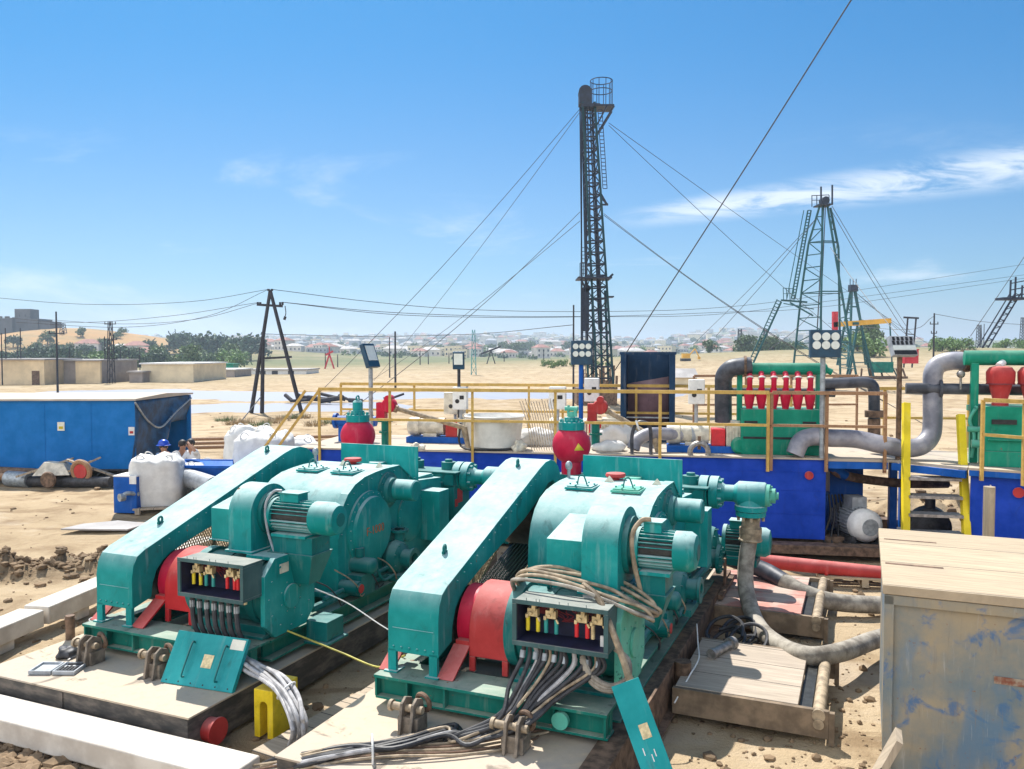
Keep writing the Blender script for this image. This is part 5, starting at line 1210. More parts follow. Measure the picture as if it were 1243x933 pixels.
# people in the open end of the container
def person(label, p, rz, shirt, head_tilt=0, helmet=False, arm_up=False, lean=.2):
    t = thing('person', label, 'person', p, rz, None)
    # seated on a low crate, bones in metres, facing -Y
    J = {'pel': (0, .05, .46), 'sp': (0, .0 - lean * .3, .68), 'ch': (0, -lean * .55, .90), 'nk': (0, -lean * .75, 1.03), 'hd': (0, -lean * .95, 1.14), 'tp': (0, -lean * 1.0, 1.25),
         'sl': (-.18, -lean * .6, .95), 'el': (-.25, -.18 - lean * .5, .70), 'wl': (-.14, -.38, .62), 'hl': (-.10, -.46, .60),
         'sr': (.18, -lean * .6, .95), 'er': (.27, -.15 - lean * .5, .72), 'wr': (.14, -.36, .62), 'hr': (.09, -.44, .60),
         'kl': (-.16, -.42, .50), 'al': (-.17, -.40, .09), 'tl': (-.19, -.58, .04), 'kr': (.16, -.42, .50), 'ar': (.17, -.40, .09), 'tr': (.19, -.58, .04)}
    if arm_up: J['er'] = (.34, -.20 - lean * .6, 1.06); J['wr'] = (.20, -.18 - lean, 1.22); J['hr'] = (.12, -.16 - lean, 1.27)
    Rr = {'pel': .14, 'sp': .13, 'ch': .15, 'nk': .055, 'hd': .09, 'tp': .075, 'sl': .065, 'el': .045, 'wl': .032, 'hl': .036, 'sr': .065, 'er': .045, 'wr': .032, 'hr': .036, 'kl': .07, 'al': .045, 'tl': .04, 'kr': .07, 'ar': .045, 'tr': .04}
    E_ = [('pel', 'sp'), ('sp', 'ch'), ('ch', 'nk'), ('nk', 'hd'), ('hd', 'tp'), ('ch', 'sl'), ('sl', 'el'), ('el', 'wl'), ('wl', 'hl'), ('ch', 'sr'), ('sr', 'er'), ('er', 'wr'), ('wr', 'hr'), ('pel', 'kl'), ('kl', 'al'), ('al', 'tl'), ('pel', 'kr'), ('kr', 'ar'), ('ar', 'tr')]
    def skin(name, ks, mtl, grow):
        idx = {k: i for i, k in enumerate(ks)}
        me = bpy.data.meshes.new(name); me.from_pydata([J[k] for k in ks], [(idx[a], idx[b]) for a, b in E_ if a in idx and b in idx], [])
        me.materials.append(mtl); o = bpy.data.objects.new(name, me); COL.objects.link(o); o.parent = t
        o.modifiers.new('skin', 'SKIN'); sv = me.skin_vertices[0].data
        for k in ks: sv[idx[k]].radius = (Rr[k] + grow, Rr[k] + grow)
        sv[idx['pel'] if 'pel' in idx else 0].use_root = True
        o.modifiers.new('sub', 'SUBSURF').levels = 1; o.modifiers['sub'].render_levels = 2
        return o
    skin('body', list(J), M['skin'], 0)
    skin('shirt', ['pel', 'sp', 'ch', 'sl', 'el', 'sr', 'er'], shirt, .018)
    skin('trousers', ['pel', 'kl', 'al', 'kr', 'ar'], M['shirt_d'], .016)
    hd = Vector(J['hd']) + Vector((0, -.0, .06))
    m = MB(); m.ball(hd + Vector((0, .025, .03)), .118, (.95, 1.0, .95), 18, 12); hr = m.build('hair', M['hair'], t)
    m = MB(); m.ball(hd + Vector((-.038, -.105, .0)), .013); m.ball(hd + Vector((.038, -.105, .0)), .013); m.build('eye', M['black'], t)
    m = MB(); m.ball(hd + Vector((0, -.115, -.03)), .02, (.8, 1, 1.2)); m.ball(hd + Vector((0, -.10, -.07)), .022, (1.3, .5, .4)); m.ball(hd + Vector((-.10, 0, -.02)), .025, (.4, 1, 1.3)); m.ball(hd + Vector((.10, 0, -.02)), .025, (.4, 1, 1.3)); m.build('face', M['skin'], t)
    if helmet:
        m = MB(); m.lathe([(.19, .0), (.145, .015), (.14, .06), (.11, .12), (.05, .15), (0, .155)], hd + Vector((0, .0, .035)), n=24); m.build('helmet', M['helmet'], t)
    return t
zf = .02
g0 = at(203, 560, 24.6)
person('person in blue overalls and blue helmet sitting bent forward', (at(203, 560, 22.4).x, 22.4, zf - .02), R(8), M['shirt_b'], helmet=True, lean=.35)
person('dark-haired person in dark overalls sitting between two others', (at(219, 560, 22.7).x, 22.7, zf - .02), R(35), M['shirt_d'], lean=.3)
person('person in pale shirt sitting with one hand raised to the head', (at(238, 560, 22.5).x, 22.5, zf + .02), R(-30), M['shirt_w'], arm_up=True, lean=.2)
for k, (px, yy, lb) in enumerate(((203, 22.45, 'crate under the helmeted person'), (219, 22.75, 'crate under the dark-haired person'), (238, 22.55, 'crate under the person in the pale shirt'))):
    m = MB(); m.box(-.2, -.12, 0, .2, .2, .36); 
    for q in range(3): m.box(-.21, -.13, .03 + .11 * q, .21, -.12, .10 + .11 * q)
    tag(m.build('crate', M['plank'], loc=(at(px, 560, yy).x, yy, zf + .0)), lb, 'crate')

# bulk bags
def bag(label, p, w, d, h, seed, rz=0, skirt=True):
    t = thing('bulk_bag', label, 'bulk bag', p, rz, 'white woven bulk bags')
    m = MB(); n = 44; rows = 26; vs = []
    for k in range(rows + 1):
        v = k / rows
        z = h * v
        bulge = 1 + .10 * math.sin(PI * min(1, v * 1.1)) - (0.0 if v < .90 else (v - .90) * 3.0)
        for i in range(n):
            a = 2 * PI * i / n; c_, s_ = math.cos(a), math.sin(a)
            e = 5.0; rr = (abs(c_) ** e + abs(s_) ** e) ** (-1 / e)
            q = Vector((c_ * rr * w / 2 * bulge, s_ * rr * d / 2 * bulge, z))
            nn = noise.noise(Vector((q.x * 2.2, q.y * 2.2, q.z * 1.6 + seed))); n2 = noise.noise(Vector((q.x * 7, q.y * 7, q.z * 4 + seed)))
            k2 = 1 + .05 * nn + (.02 + .05 * (v > .8)) * n2
            vs.append(Vector((q.x * k2, q.y * k2, z + (.10 * nn + .06 * n2 if v > .8 else 0))))
    m.add(vs, [(k * n + i, k * n + (i + 1) % n, (k + 1) * n + (i + 1) % n, (k + 1) * n + i) for k in range(rows) for i in range(n)])
    m.add([Vector((0, 0, h * .97))] + vs[rows * n:], [(0, 1 + i, 1 + (i + 1) % n) for i in range(n)]); m.add(vs[:n], [tuple(range(n))])
    m.build('sack_body', M['bag'], t, ang=80)
    for sx, sy in ((-1, -1), (1, -1), (1, 1), (-1, 1)):
        m = MB(); m.tube([(sx * w * .40, sy * d * .40, h * .88), (sx * w * .34, sy * d * .36, h + .03), (sx * w * .24, sy * d * .34, h + .02), (sx * w * .16, sy * d * .36, h * .92)], .016, 6, 5); m.build('lifting_loop', M['bag'], t)
    return t
bag('full white bulk bag standing on a pallet beside the blue drum', Vector((at(193, 612, 19.6).x, 19.6, .14)), 1.08, 1.08, 1.13, 1, R(10))
bag('white bulk bag behind the first one, its loose top spread out', Vector((at(226, 600, 20.9).x, 20.9, .05)), 1.25, 1.1, .90, 4, R(-8))
bag('tall white bulk bag furthest left of the group beyond the belt guard', Vector((at(302, 570, 22.6).x, 22.8, .02)), 1.2, 1.2, 1.65, 7, R(6))
bag('white bulk bag in the middle of the group beyond the belt guard', Vector((at(325, 570, 21.6).x, 21.4, .02)), 1.25, 1.25, 1.60, 12, R(-5))
bag('slumped white bulk bag furthest right of the group beyond the belt guard', Vector((at(356, 570, 22.6).x, 22.6, .02)), 1.3, 1.2, 1.35, 17, R(15))
t = thing('pallet', 'worn pallet under the first white bulk bag', 'pallet', (at(210, 612, 19.6).x, 19.6, 0), R(12))
m = MB()
for k in range(6): m.box(-.75, -.68 + .24 * k, .10, .95, -.52 + .24 * k, .138)
for x in (-.7, 0, .7): m.box(x, -.68, 0, x + .12, .68, .099)
m.build('slats', M['plank'], t)
# blue box drum
p = on(152, 624, 0)
t = thing('blue_drum', 'square blue steel drum with an outlet pipe on its side', 'drum', p, R(-6))
m = MB(); m.box(-.28, 0, .02, .28, .55, .86); m.build('body', M['cobalt'], t, bev=.02)
m = MB(); m.box(-.285, -.005, .86, .285, .555, .885); m.box(.12, -.012, .70, .285, -.004, .86); m.build('lid', M['white'], t)
m = MB(); m.tube([(.28, .1, .45), (.12, -.1, .50), (.02, -.18, .42)], .05, 10, 6); m.cyl((.0, -.22, .42), (.06, -.12, .42), .09); m.build('outlet_pipe', M['galv'], t)
# hopper
p = at(250, 605, 20.3); p.z = 0
t = thing('mixing_hopper', 'blue mixing hopper with sloping sides beside the bulk bags', 'hopper', p, R(-4))
m = MB(); m.add([(-.80, -.5, .95), (1.2, -.5, .95), (1.2, .6, .95), (-.80, .6, .95), (.15, -.2, .15), (.75, -.2, .15), (.75, .3, .15), (.15, .3, .15)], [(4, 5, 6, 7), (0, 1, 5, 4), (1, 2, 6, 5), (2, 3, 7, 6), (3, 0, 4, 7)])
h_ = m.build('funnel', M['cobalt'], t); md = h_.modifiers.new('s', 'SOLIDIFY'); md.thickness = .03
m = MB(); m.bar((-.82, -.52, .97), (1.22, -.52, .97), .06); m.bar((1.22, -.52, .97), (1.22, .62, .97), .06); m.bar((-.82, .62, .97), (1.22, .62, .97), .06); m.cyl((1.2, 0, .97), (1.65, 0, .99), .035); m.build('rim', M['cobalt'], t)
m = MB(); m.box(-.75, -.9, .02, .9, .8, .16); m.box(.2, -.2, .14, .3, .3, .5); m.box(.6, -.2, .14, .7, .3, .5); m.build('base', M['teal_deep'], t)
p = at(250, 592, 19.6)
t = thing('mixing_pump', 'dark mixing pump with a tangle of pipes under the hopper', 'pump', (p.x - .12, p.y, .16)); m = MB(); m.lathe([(.12, -.2), (.26, -.12), (.26, .12), (.12, .2)], (0, 0, .28), (1, 0, .2), 20); m.cyl((.0, 0, .28), (.1, .1, .6), .09); m.build('volute', M['dark_steel'], t)
m = MB()
for k in range(3): m.torus((.02 + .1 * k, -.15, .34), (.5 * k - .3, 1, .3), .16, .03)
m.build('hose_ring', M['galv'], t)
t = thing('grey_duct', 'short grey cylinder lying tilted against the blue hopper', 'cylinder', at(222, 578, 19.9)); o0 = t.location.copy(); m = MB(); m.cyl((0, 0, .0), at(259, 590, 19.3) - o0, .23, n=24); m.build('shell', M['grey_paint'], t); e = at(259, 590, 19.3) - o0; m = MB(); m.cyl(e, e + Vector((.09, -.06, -.02)), .2, n=20); m.build('end_ring', M['cream'], t)
# ================================================================== ground, hills, far things
def sst(a, b, x):
    t = max(0., min(1., (x - a) / (b - a))); return t * t * (3 - 2 * t)
SKYL = [(-3000, 412), (-600, 410), (0, 408), (130, 411), (230, 414), (300, 414), (450, 412), (520, 412), (600, 410), (700, 413), (790, 417), (840, 410), (900, 405), (960, 409), (1040, 411), (1120, 417), (1243, 415), (1800, 414), (5000, 414)]
def skyl(px):
    for (a, ya), (b, yb_) in zip(SKYL[:-1], SKYL[1:]):
        if a <= px <= b:
            t = (px - a) / (b - a); return ya + (yb_ - ya) * t
    return 414
def gau(x, y, cx, cy, sx, sy, h): 
    q = ((x - cx) / sx) ** 2 + ((y - cy) / sy) ** 2
    return h * math.exp(-q * .5) if q < 30 else 0
RID = [(-10.2, 12.9), (-8.4, 13.6), (-6.9, 14.3), (-5.8, 15.0)]
def dirt(x, y):
    d = 9
    for (ax, ay), (bx, by) in zip(RID[:-1], RID[1:]):
        t = max(0, min(1, ((x - ax) * (bx - ax) + (y - ay) * (by - ay)) / ((bx - ax) ** 2 + (by - ay) ** 2)))
        d = min(d, math.hypot(x - ax - t * (bx - ax), y - ay - t * (by - ay)))
    return math.exp(-(d / .55) ** 2)
PONDS = [([on(a, b, 0) for a, b in q], w) for q, w in (([(165, 474), (300, 478.5), (430, 478.5), (560, 478), (700, 477), (772, 474)], 6.5), ([(232, 492), (330, 492.5), (438, 491)], 4.2), ([(140, 458), (190, 458)], 7))]
def pond(x, y):
    k = 0
    if not (-75 < x < 45 and 40 < y < 140): return 0
    wob = 1 + .8 * noise.noise(Vector((x * .12, y * .12, 4))) + .4 * noise.noise(Vector((x * .4, y * .4, 8)))
    for P, w in PONDS:
        for a, b in zip(P[:-1], P[1:]):
            t = max(0, min(1, ((x - a.x) * (b.x - a.x) + (y - a.y) * (b.y - a.y)) / ((b.x - a.x) ** 2 + (b.y - a.y) ** 2)))
            k = max(k, 1 - sst(.6, 1.25, math.hypot(x - a.x - t * (b.x - a.x), y - a.y - t * (b.y - a.y)) / (w * max(.3, wob))))
    return k
def height(x, y):
    r = math.hypot(x, y)
    az = math.atan2(x, y); az = max(-1.1, min(1.1, az)); px = CX + FOC * math.tan(az)
    hm = (428 - skyl(px)) / FOC * 3000 * math.cos(az) + 3.7
    h = hm * sst(260, 2700, r)
    n = noise.noise(Vector((x * .004, y * .004, 3))) + .5 * noise.noise(Vector((x * .011, y * .011, 7)))
    h += n * 5 * sst(320, 1200, r)
    h += gau(x, y, -214, 375, 30, 34, 9.5) + gau(x, y, -180, 395, 34, 40, 5.0) + gau(x, y, -150, 430, 60, 60, 4.0)
    h += gau(x, y, 105, 190, 52, 45, 4.2) + gau(x, y, 60, 250, 60, 50, 2.0)
    h += .10 * noise.noise(Vector((x * .12, y * .12, 0))) * sst(14, 26, r) * (1 - .75 * gau(x, y, -12, 75, 45, 40, 1))
    near = 1 - sst(30, 60, r)
    h += (.030 * noise.noise(Vector((x * .7, y * .7, 5))) + .018 * noise.noise(Vector((x * 2.3, y * 2.3, 9)))) * near
    h += .05 * noise.noise(Vector((x * .35, y * .8, 15))) * near * sst(0, -4, x + 3)
    d = dirt(x, y)
    if d > .01: h += d * (.24 + .36 * noise.noise(Vector((x * 1.8, y * 1.8, 1))) + .22 * noise.noise(Vector((x * 4.5, y * 4.5, 2))))
    h += gau(x, y, 10.5, 18.6, 1.6, .9, .55) * (1 + noise.noise(Vector((x * 2, y * 2, 6))))
    h -= .32 * pond(x, y)
    return h - .03

def ground_mat():
    m, nt, b = mat('sandy_ground'); v = coord(nt)
    n1 = nz(nt, .09, 6, .6, v); n2 = nz(nt, .8, 6, .62, v, .4); n3 = nz(nt, 7, 5, .7, v); n4 = nz(nt, 38, 4, .7, v); nf = nz(nt, .012, 6, .65, v)
    col = mixc(nt, ramp(nt, n1, .35, .65), (.38, .285, .175), (.48, .37, .24))
    col = mixc(nt, math_(nt, 'MULTIPLY', ramp(nt, n2, .48, .66), .8), col, (.24, .165, .095))
    col = mixc(nt, math_(nt, 'MULTIPLY', ramp(nt, n2, .45, .32), .6), col, (.50, .40, .28))
    col = mixc(nt, math_(nt, 'MULTIPLY', ramp(nt, n3, .55, .75), .5), col, (.21, .14, .08))
    col = mixc(nt, math_(nt, 'MULTIPLY', ramp(nt, n4, .62, .75), .6), col, (.16, .11, .065))
    n5 = nz(nt, 1, 6, .62, coord(nt, (.22, 1.5, 1)), .6); n6 = nz(nt, .35, 5, .6, v, .5)
    col = mixc(nt, math_(nt, 'MULTIPLY', math_(nt, 'MULTIPLY', ramp(nt, n5, .54, .66), ramp(nt, n6, .42, .58)), .75), col, (.22, .15, .085))   # ruts and damp tracks
    col = mixc(nt, math_(nt, 'MULTIPLY', ramp(nt, n6, .56, .68), .5), col, (.50, .42, .33))
    a = nt.nodes.new('ShaderNodeAttribute'); a.attribute_name = 'soil'
    sp = nt.nodes.new('ShaderNodeSeparateColor'); nt.links.new(a.outputs['Color'], sp.inputs[0])
    col = mixc(nt, math_(nt, 'MULTIPLY', sp.outputs[1], ramp(nt, n2, .25, .6)), col, (.12, .08, .048))           # turned damp soil
    vg = math_(nt, 'MULTIPLY', sp.outputs[0], ramp(nt, math_(nt, 'ADD', math_(nt, 'MULTIPLY', nf, .6), math_(nt, 'MULTIPLY', n1, .4)), .30, .50))
    col = mixc(nt, math_(nt, 'MULTIPLY', vg, .85), col, (.10, .13, .055))
    col = mixc(nt, math_(nt, 'MULTIPLY', sp.outputs[2], ramp(nt, n1, .2, .6)), col, (.44, .25, .11))             # ochre hillside
    nt.links.new(col, b.inputs['Base Color']); b.inputs['Roughness'].default_value = .95; b.inputs['Specular IOR Level'].default_value = .15
    h = math_(nt, 'ADD', math_(nt, 'MULTIPLY', n3, .6), math_(nt, 'MULTIPLY', n4, .35)); h = math_(nt, 'ADD', h, math_(nt, 'MULTIPLY', n2, .8))
    bump(nt, b, h, .75, .09)
    return m
def build_ground():
    rs = [0]; r = 2.5
    while r < 6500:
        rs.append(r); r *= 1.0085 if 5 < r < 30 else (1.016 if r < 90 else 1.03)
    an = []; a = -180.0
    while a < 180:
        an.append(a); a += .26 if -43 < a < 43 else (1.5 if -60 < a < 60 else 5)
    n = len(an); vs = [(0, 0, height(0, 0))]; cs = [(0, 0, 0)]
    sc_ = [(math.sin(R(a)), math.cos(R(a))) for a in an]
    for r in rs[1:]:
        for s, c in sc_:
            x, y = r * s, r * c; vs.append((x, y, height(x, y)))
            veg = sst(110, 280, r); oc = min(.8, gau(x, y, -214, 372, 42, 40, 1.1) + gau(x, y, -185, 395, 40, 40, .8))
            veg = max(0, veg - oc * .35)
            veg = max(veg, .8 * gau(x, y, -75, 140, 26, 30, 1))
            cs.append((veg, dirt(x, y), oc))
    fs = [(0, 1 + i, 1 + (i + 1) % n) for i in range(n)]
    for k in range(len(rs) - 2):
        o = 1 + k * n
        fs += [(o + i, o + n + i, o + n + (i + 1) % n, o + (i + 1) % n) for i in range(n)]
    me = bpy.data.meshes.new('ground'); me.from_pydata(vs, [], fs); me.materials.append(ground_mat())
    at_ = me.color_attributes.new('soil', 'FLOAT_COLOR', 'POINT')
    at_.data.foreach_set('color', [q for c in cs for q in (*c, 1)])
    me.polygons.foreach_set('use_smooth', [True] * len(me.polygons))
    if me.polygons[0].normal.z < 0: me.flip_normals()
    o = bpy.data.objects.new('ground', me); COL.objects.link(o); o['kind'] = 'structure'
build_ground()

# ponds
def water_mat():
    m, nt, b = mat('shallow_water'); b.inputs['Base Color'].default_value = (.27, .275, .32, 1); b.inputs['Roughness'].default_value = .42
    bump(nt, b, nz(nt, .8, 4, .6, coord(nt)), .1, .02); return m
WM = water_mat()
me = bpy.data.meshes.new('water'); me.from_pydata([(-46, 42, -.13), (40, 42, -.13), (40, 104, -.13), (-46, 104, -.13)], [], [(0, 1, 2, 3)]); me.materials.append(WM)
o = bpy.data.objects.new('water', me); COL.objects.link(o); o['kind'] = 'structure'

# loose stones and clods
def rubble():
    rnd = random.Random(5); m = MB()
    ico = [(0, 0, 1), (.89, 0, .45), (.28, .85, .45), (-.72, .53, .45), (-.72, -.53, .45), (.28, -.85, .45), (.72, .53, -.45), (-.28, .85, -.45), (-.89, 0, -.45), (-.28, -.85, -.45), (.72, -.53, -.45), (0, 0, -1)]
    tri = [(0, 1, 2), (0, 2, 3), (0, 3, 4), (0, 4, 5), (0, 5, 1), (1, 6, 2), (2, 7, 3), (3, 8, 4), (4, 9, 5), (5, 10, 1), (6, 7, 2), (7, 8, 3), (8, 9, 4), (9, 10, 5), (10, 6, 1), (11, 7, 6), (11, 8, 7), (11, 9, 8), (11, 10, 9), (11, 6, 10)]
    def stone(x, y, s):
        z = height(x, y); k = [rnd.uniform(.65, 1.25) for _ in ico]; sq = rnd.uniform(.5, .9)
        m.add([(x + p[0] * s * q, y + p[1] * s * q, z + s * .2 + p[2] * s * q * sq) for p, q in zip(ico, k)], tri)
    for _ in range(1500):
        px = rnd.uniform(-40, 1280); py = 500 + 440 * rnd.random() ** .8
        p = on(px, min(py, 940), 0); stone(p.x, p.y, (.012 + .05 * rnd.random() ** 5) * (1 + p.y / 30))
    for _ in range(1700):
        x = rnd.uniform(-10.5, -5.7); y = 12.9 + (x + 10.2) * .48 + rnd.gauss(0, .40); stone(x, y, .018 + .085 * rnd.random() ** 3)
    for _ in range(240):
        p = on(rnd.uniform(-30, 85), rnd.uniform(893, 945), 0); stone(p.x, p.y, .03 + .07 * rnd.random() ** 2)
    for _ in range(160):
        p = on(rnd.uniform(840, 1080), rnd.uniform(760, 930), 0); stone(p.x, p.y, .012 + .03 * rnd.random() ** 3)
    for _ in range(200):
        x, y = rnd.gauss(10.5, 1.5), rnd.gauss(18.4, .7); stone(x, y, .04 + .12 * rnd.random() ** 2)
    o = m.build('rubble', simple('clods', (.20, .135, .078), .95, .3, 3, 0, .4), ang=20); o['kind'] = 'stuff'; o['label'] = 'loose clods and stones scattered over the sandy ground'; o['category'] = 'stones'
rubble()

for k in range(12):
    px = random.uniform(352, 490); a_ = on(px, 485.5 + random.uniform(-1.2, 1.2), .12); b_ = a_ + Vector((random.uniform(-2.2, 2.2), random.uniform(-.8, .8), random.uniform(0, .5)))
    t = thing('scrap_pipe', 'dark scrap pipe heaped between the two pale ponds', 'pipe', a_, 0, 'scrap pipes by the ponds'); m = MB(); m.cyl((0, 0, 0), b_ - a_, random.uniform(.08, .2), n=10); m.build('pipe_body', M['pole'], t)
# sheet of pinkish metal on the sand, pipe lines
m = MB(); m.add([(-.8, -.25, .05), (.6, -.3, .05), (.8, .25, .06), (.1, .35, .10), (-.6, .25, .05), (-.8, -.25, .08), (.6, -.3, .08), (.8, .25, .09), (.1, .35, .13), (-.6, .25, .08)], [(4, 3, 2, 1, 0), (5, 6, 7, 8, 9), (0, 1, 6, 5), (1, 2, 7, 6), (2, 3, 8, 7), (3, 4, 9, 8), (4, 0, 5, 9)])
tag(m.build('metal_sheet', M['roof_grey'], loc=on(128, 643, 0)), 'flat pale metal sheet lying on the sand left of the pump', 'sheet')
for k, lb in enumerate(('nearest of the rusty pipelines right of the container', 'middle rusty pipeline right of the container', 'farthest rusty pipeline right of the container')):
    a_, b_ = on(232, 533 + 5 * k, .15), on(420, 529 + 5 * k, .15); t = thing('pipeline', lb.replace('nearest', 'XX').replace('farthest', 'nearest').replace('XX', 'farthest'), 'pipeline', a_, 0, 'rusty pipelines'); m = MB(); m.cyl((0, 0, 0), b_ - a_, .07, n=10); m.build('pipe_body', M['rail_rust'], t)

# ------------------------------------------------------------------ drilling mast
MY = 60.0
def mp(px, py, dy=0): 
    p = at(px, py, MY); return p + Vector((0, dy, 0))
mb0 = mp(727, 482); mb0.z = 0
t = thing('drilling_mast', 'tall dark green drilling mast with a caged crown platform and guy wires', 'mast', mb0)
L = lambda px, py, dy=0: mp(px, py, dy) - mb0
legs = {'a': ((706.5, 126, -.5), (724, 486, -.9)), 'b': ((721, 126, -.5), (744, 486, -.9)), 'c': ((707.5, 126, .5), (716, 486, 1.1)), 'd': ((719.5, 126, .5), (734, 486, 1.1))}
for k, (a_, b_) in legs.items():
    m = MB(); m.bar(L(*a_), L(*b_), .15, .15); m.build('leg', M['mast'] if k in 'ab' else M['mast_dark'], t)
def lp(k, f):
    a_, b_ = legs[k]; return L(*a_).lerp(L(*b_), f)
m = MB(); N = 26
for i in range(N):
    f = i / N; g = (i + 1) / N
    for p, q in (('a', 'b'), ('c', 'd'), ('a', 'c'), ('b', 'd')):
        m.bar(lp(p, g), lp(q, g), .10)
        m.bar(lp(p, f) if i % 2 else lp(q, f), lp(q, g) if i % 2 else lp(p, g), .06)
m.build('bracing', M['mast_dark'], t)
m = MB()
for q0, q1 in (((704, 130), (708, 480)), ((706, 130), (705.5, 470)), ((713, 130), (721, 470)), ((716, 130), (727, 400)), ((724, 240), (731, 400)), ((711, 130), (712.5, 355)), ((710, 130), (710.5, 355))): m.bar(L(*q0), L(*q1), .09)
m.build('drill_line', M['mast_dark'], t)
m = MB()
for s in (0, 5): m.bar(L(724 + s, 138, -1), L(730 + s, 232, -1), .045)
for i in range(22):
    f = i / 21; m.bar(L(724 + 6 * f, 138 + 94 * f, -1), L(729 + 6 * f, 138 + 94 * f, -1), .045)
for s in (0, 4.5): m.bar(L(704.5 + s, 303, -1.2), L(704.5 + s, 480, -1.2), .045)
for i in range(40): y = 303 + i * 4.4; m.bar(L(704.5, y, -1.2), L(709, y, -1.2), .04)
m.build('ladder', M['mast_dark'], t)
m = MB(); c = L(710, 113); m.cyl(c + Vector((0, -.42, 0)), c + Vector((0, .42, 0)), .47, n=26); q = L(702.5, 113); m.box(q.x, -.45, L(0, 128).z, L(717.5, 113).x, .45, c.z); m.box(L(705, 128).x, -.6, L(0, 132).z, L(728, 0).x, .6, L(0, 128).z); m.build('crown_block', M['mast_dark'], t)
m = MB(); xa, xb = L(719, 130).x, L(744, 130).x; zf_ = L(0, 130).z; m.box(xa, -.8, zf_ - .12, xb, .8, zf_); m.bar((xb, -.7, zf_ - .1), (L(722, 168).x, -.5, L(0, 168).z), .12); m.bar((xb, .7, zf_ - .1), (L(722, 168).x, .5, L(0, 168).z), .12); m.bar((xb - .5, -.7, zf_ - .1), (L(721.5, 158).x, -.5, L(0, 158).z), .09)
m.build('platform', M['mast_dark'], t)
m = MB(); zt_ = L(0, 98).z; xc, rc = (xa + xb) / 2 - .1, (xb - xa) / 2 + .05
ring = [Vector((xc + rc * math.cos(2 * PI * i / 20), .8 * math.sin(2 * PI * i / 20), 0)) for i in range(21)]
for z in (zt_, (zt_ + zf_) / 2 + .2): m.tube([p + Vector((0, 0, z)) for p in ring], .035, 5, smooth=False)
for i in range(0, 20, 2): m.bar(ring[i] + Vector((0, 0, zf_)), ring[i] + Vector((0, 0, zt_)), .045)
m.build('safety_cage', M['mast_dark'], t)
m = MB(); z = L(0, 338).z; m.box(L(700.5, 0).x, -1.6, z - .1, L(741.5, 0).x, .8, z); m.bar(L(742, 334, -1), L(736, 340, -1), .15)
for x in (702, 706, 710, 714): m.bar(L(x, 337, -1.5), L(x, 322, -1.5), .05)
m.bar(L(702, 322, -1.5), L(714, 322, -1.5), .05); m.build('monkey_board', M['mast_dark'], t); m = MB(); m.bar(L(702, 337, -1), L(712, 352), .1); m.bar(L(728, 240, -.6), L(736, 250, -.6), .14); m.bar(L(728, 250, -.6), L(737, 250, -.6), .12); m.bar(L(728, 236, -.6), L(736, 250, -.6), .1)
m.build('brace', M['mast_dark'], t)
m = MB(); m.box(L(736, 0).x, -.5, L(0, 361).z, L(746, 0).x, .5, L(0, 359.5).z); m.build('side_step', M['mast_dark'], t)
m = MB(); q = L(712, 0); m.box(L(708.5, 0).x, -.3, L(0, 402).z, L(716, 0).x, .3, L(0, 350).z); m.cyl(L(712, 350, -.3), L(712, 350, .3), .26); m.build('travelling_block', M['mast_dark'], t)
m = MB()
for i, (x0, x1, y0) in enumerate(((722, 725, 396), (729, 732, 370), (712, 716, 420), (735, 740, 352), (718, 721, 430))): m.bar(L(x0, y0, .3), L(x1, 486, .3), .16)
m.build('stand_pipe', M['tower'], t)
m = MB()
for k in range(12):
    x = 703 + 4 * k; m.bar(L(x, random.uniform(440, 462), -.8), L(x + random.uniform(-2, 2), 490, -.8), random.uniform(.08, .28))
m.box(L(700, 0).x, -1.5, 0, L(748, 0).x, 2, 1.2); m.build('rig_floor', M['rust'], t)
# guy wires
for (x0, y0), (x1, y1), d1 in (((703, 133), (446, 412), 62), ((703, 137), (492, 412), 95), ((704, 257), (470, 458), 48), ((704, 268), (520, 408), 80), ((739, 149), (1100, 395), 105), ((739, 152), (1010, 392), 75), ((733, 259), (985, 425), 48), ((733, 261), (960, 412), 60)):
    a_ = L(x0, y0); b_ = at(x1, y1, d1) - mb0; b_ = a_ + (b_ - a_) * ((a_.z) / (a_.z - b_.z)) if b_.z > 0 else b_
    m = MB(); m.tube([a_.lerp(b_, f) - Vector((0, 0, .6 * math.sin(PI * f))) for f in [i / 12 for i in range(13)]], .021, 5, smooth=False); m.build('guy_wire', M['wire'], t)
# near guy wire coming from above the picture
t = thing('guy_wire', 'heavy single wire crossing the sky from the top edge down to the tall steel bin', 'wire', at(766, 419, 26)); o0 = t.location.copy()
m = MB(); m.tube([at(1110, -118, 17) - o0, at(1033, 0, 18) - o0, at(905, 203, 21.2) - o0, at(766, 419, 26) - o0, at(746, 450, 27) - o0], .016, 6, 5); m.build('strand', M['wire'], t)

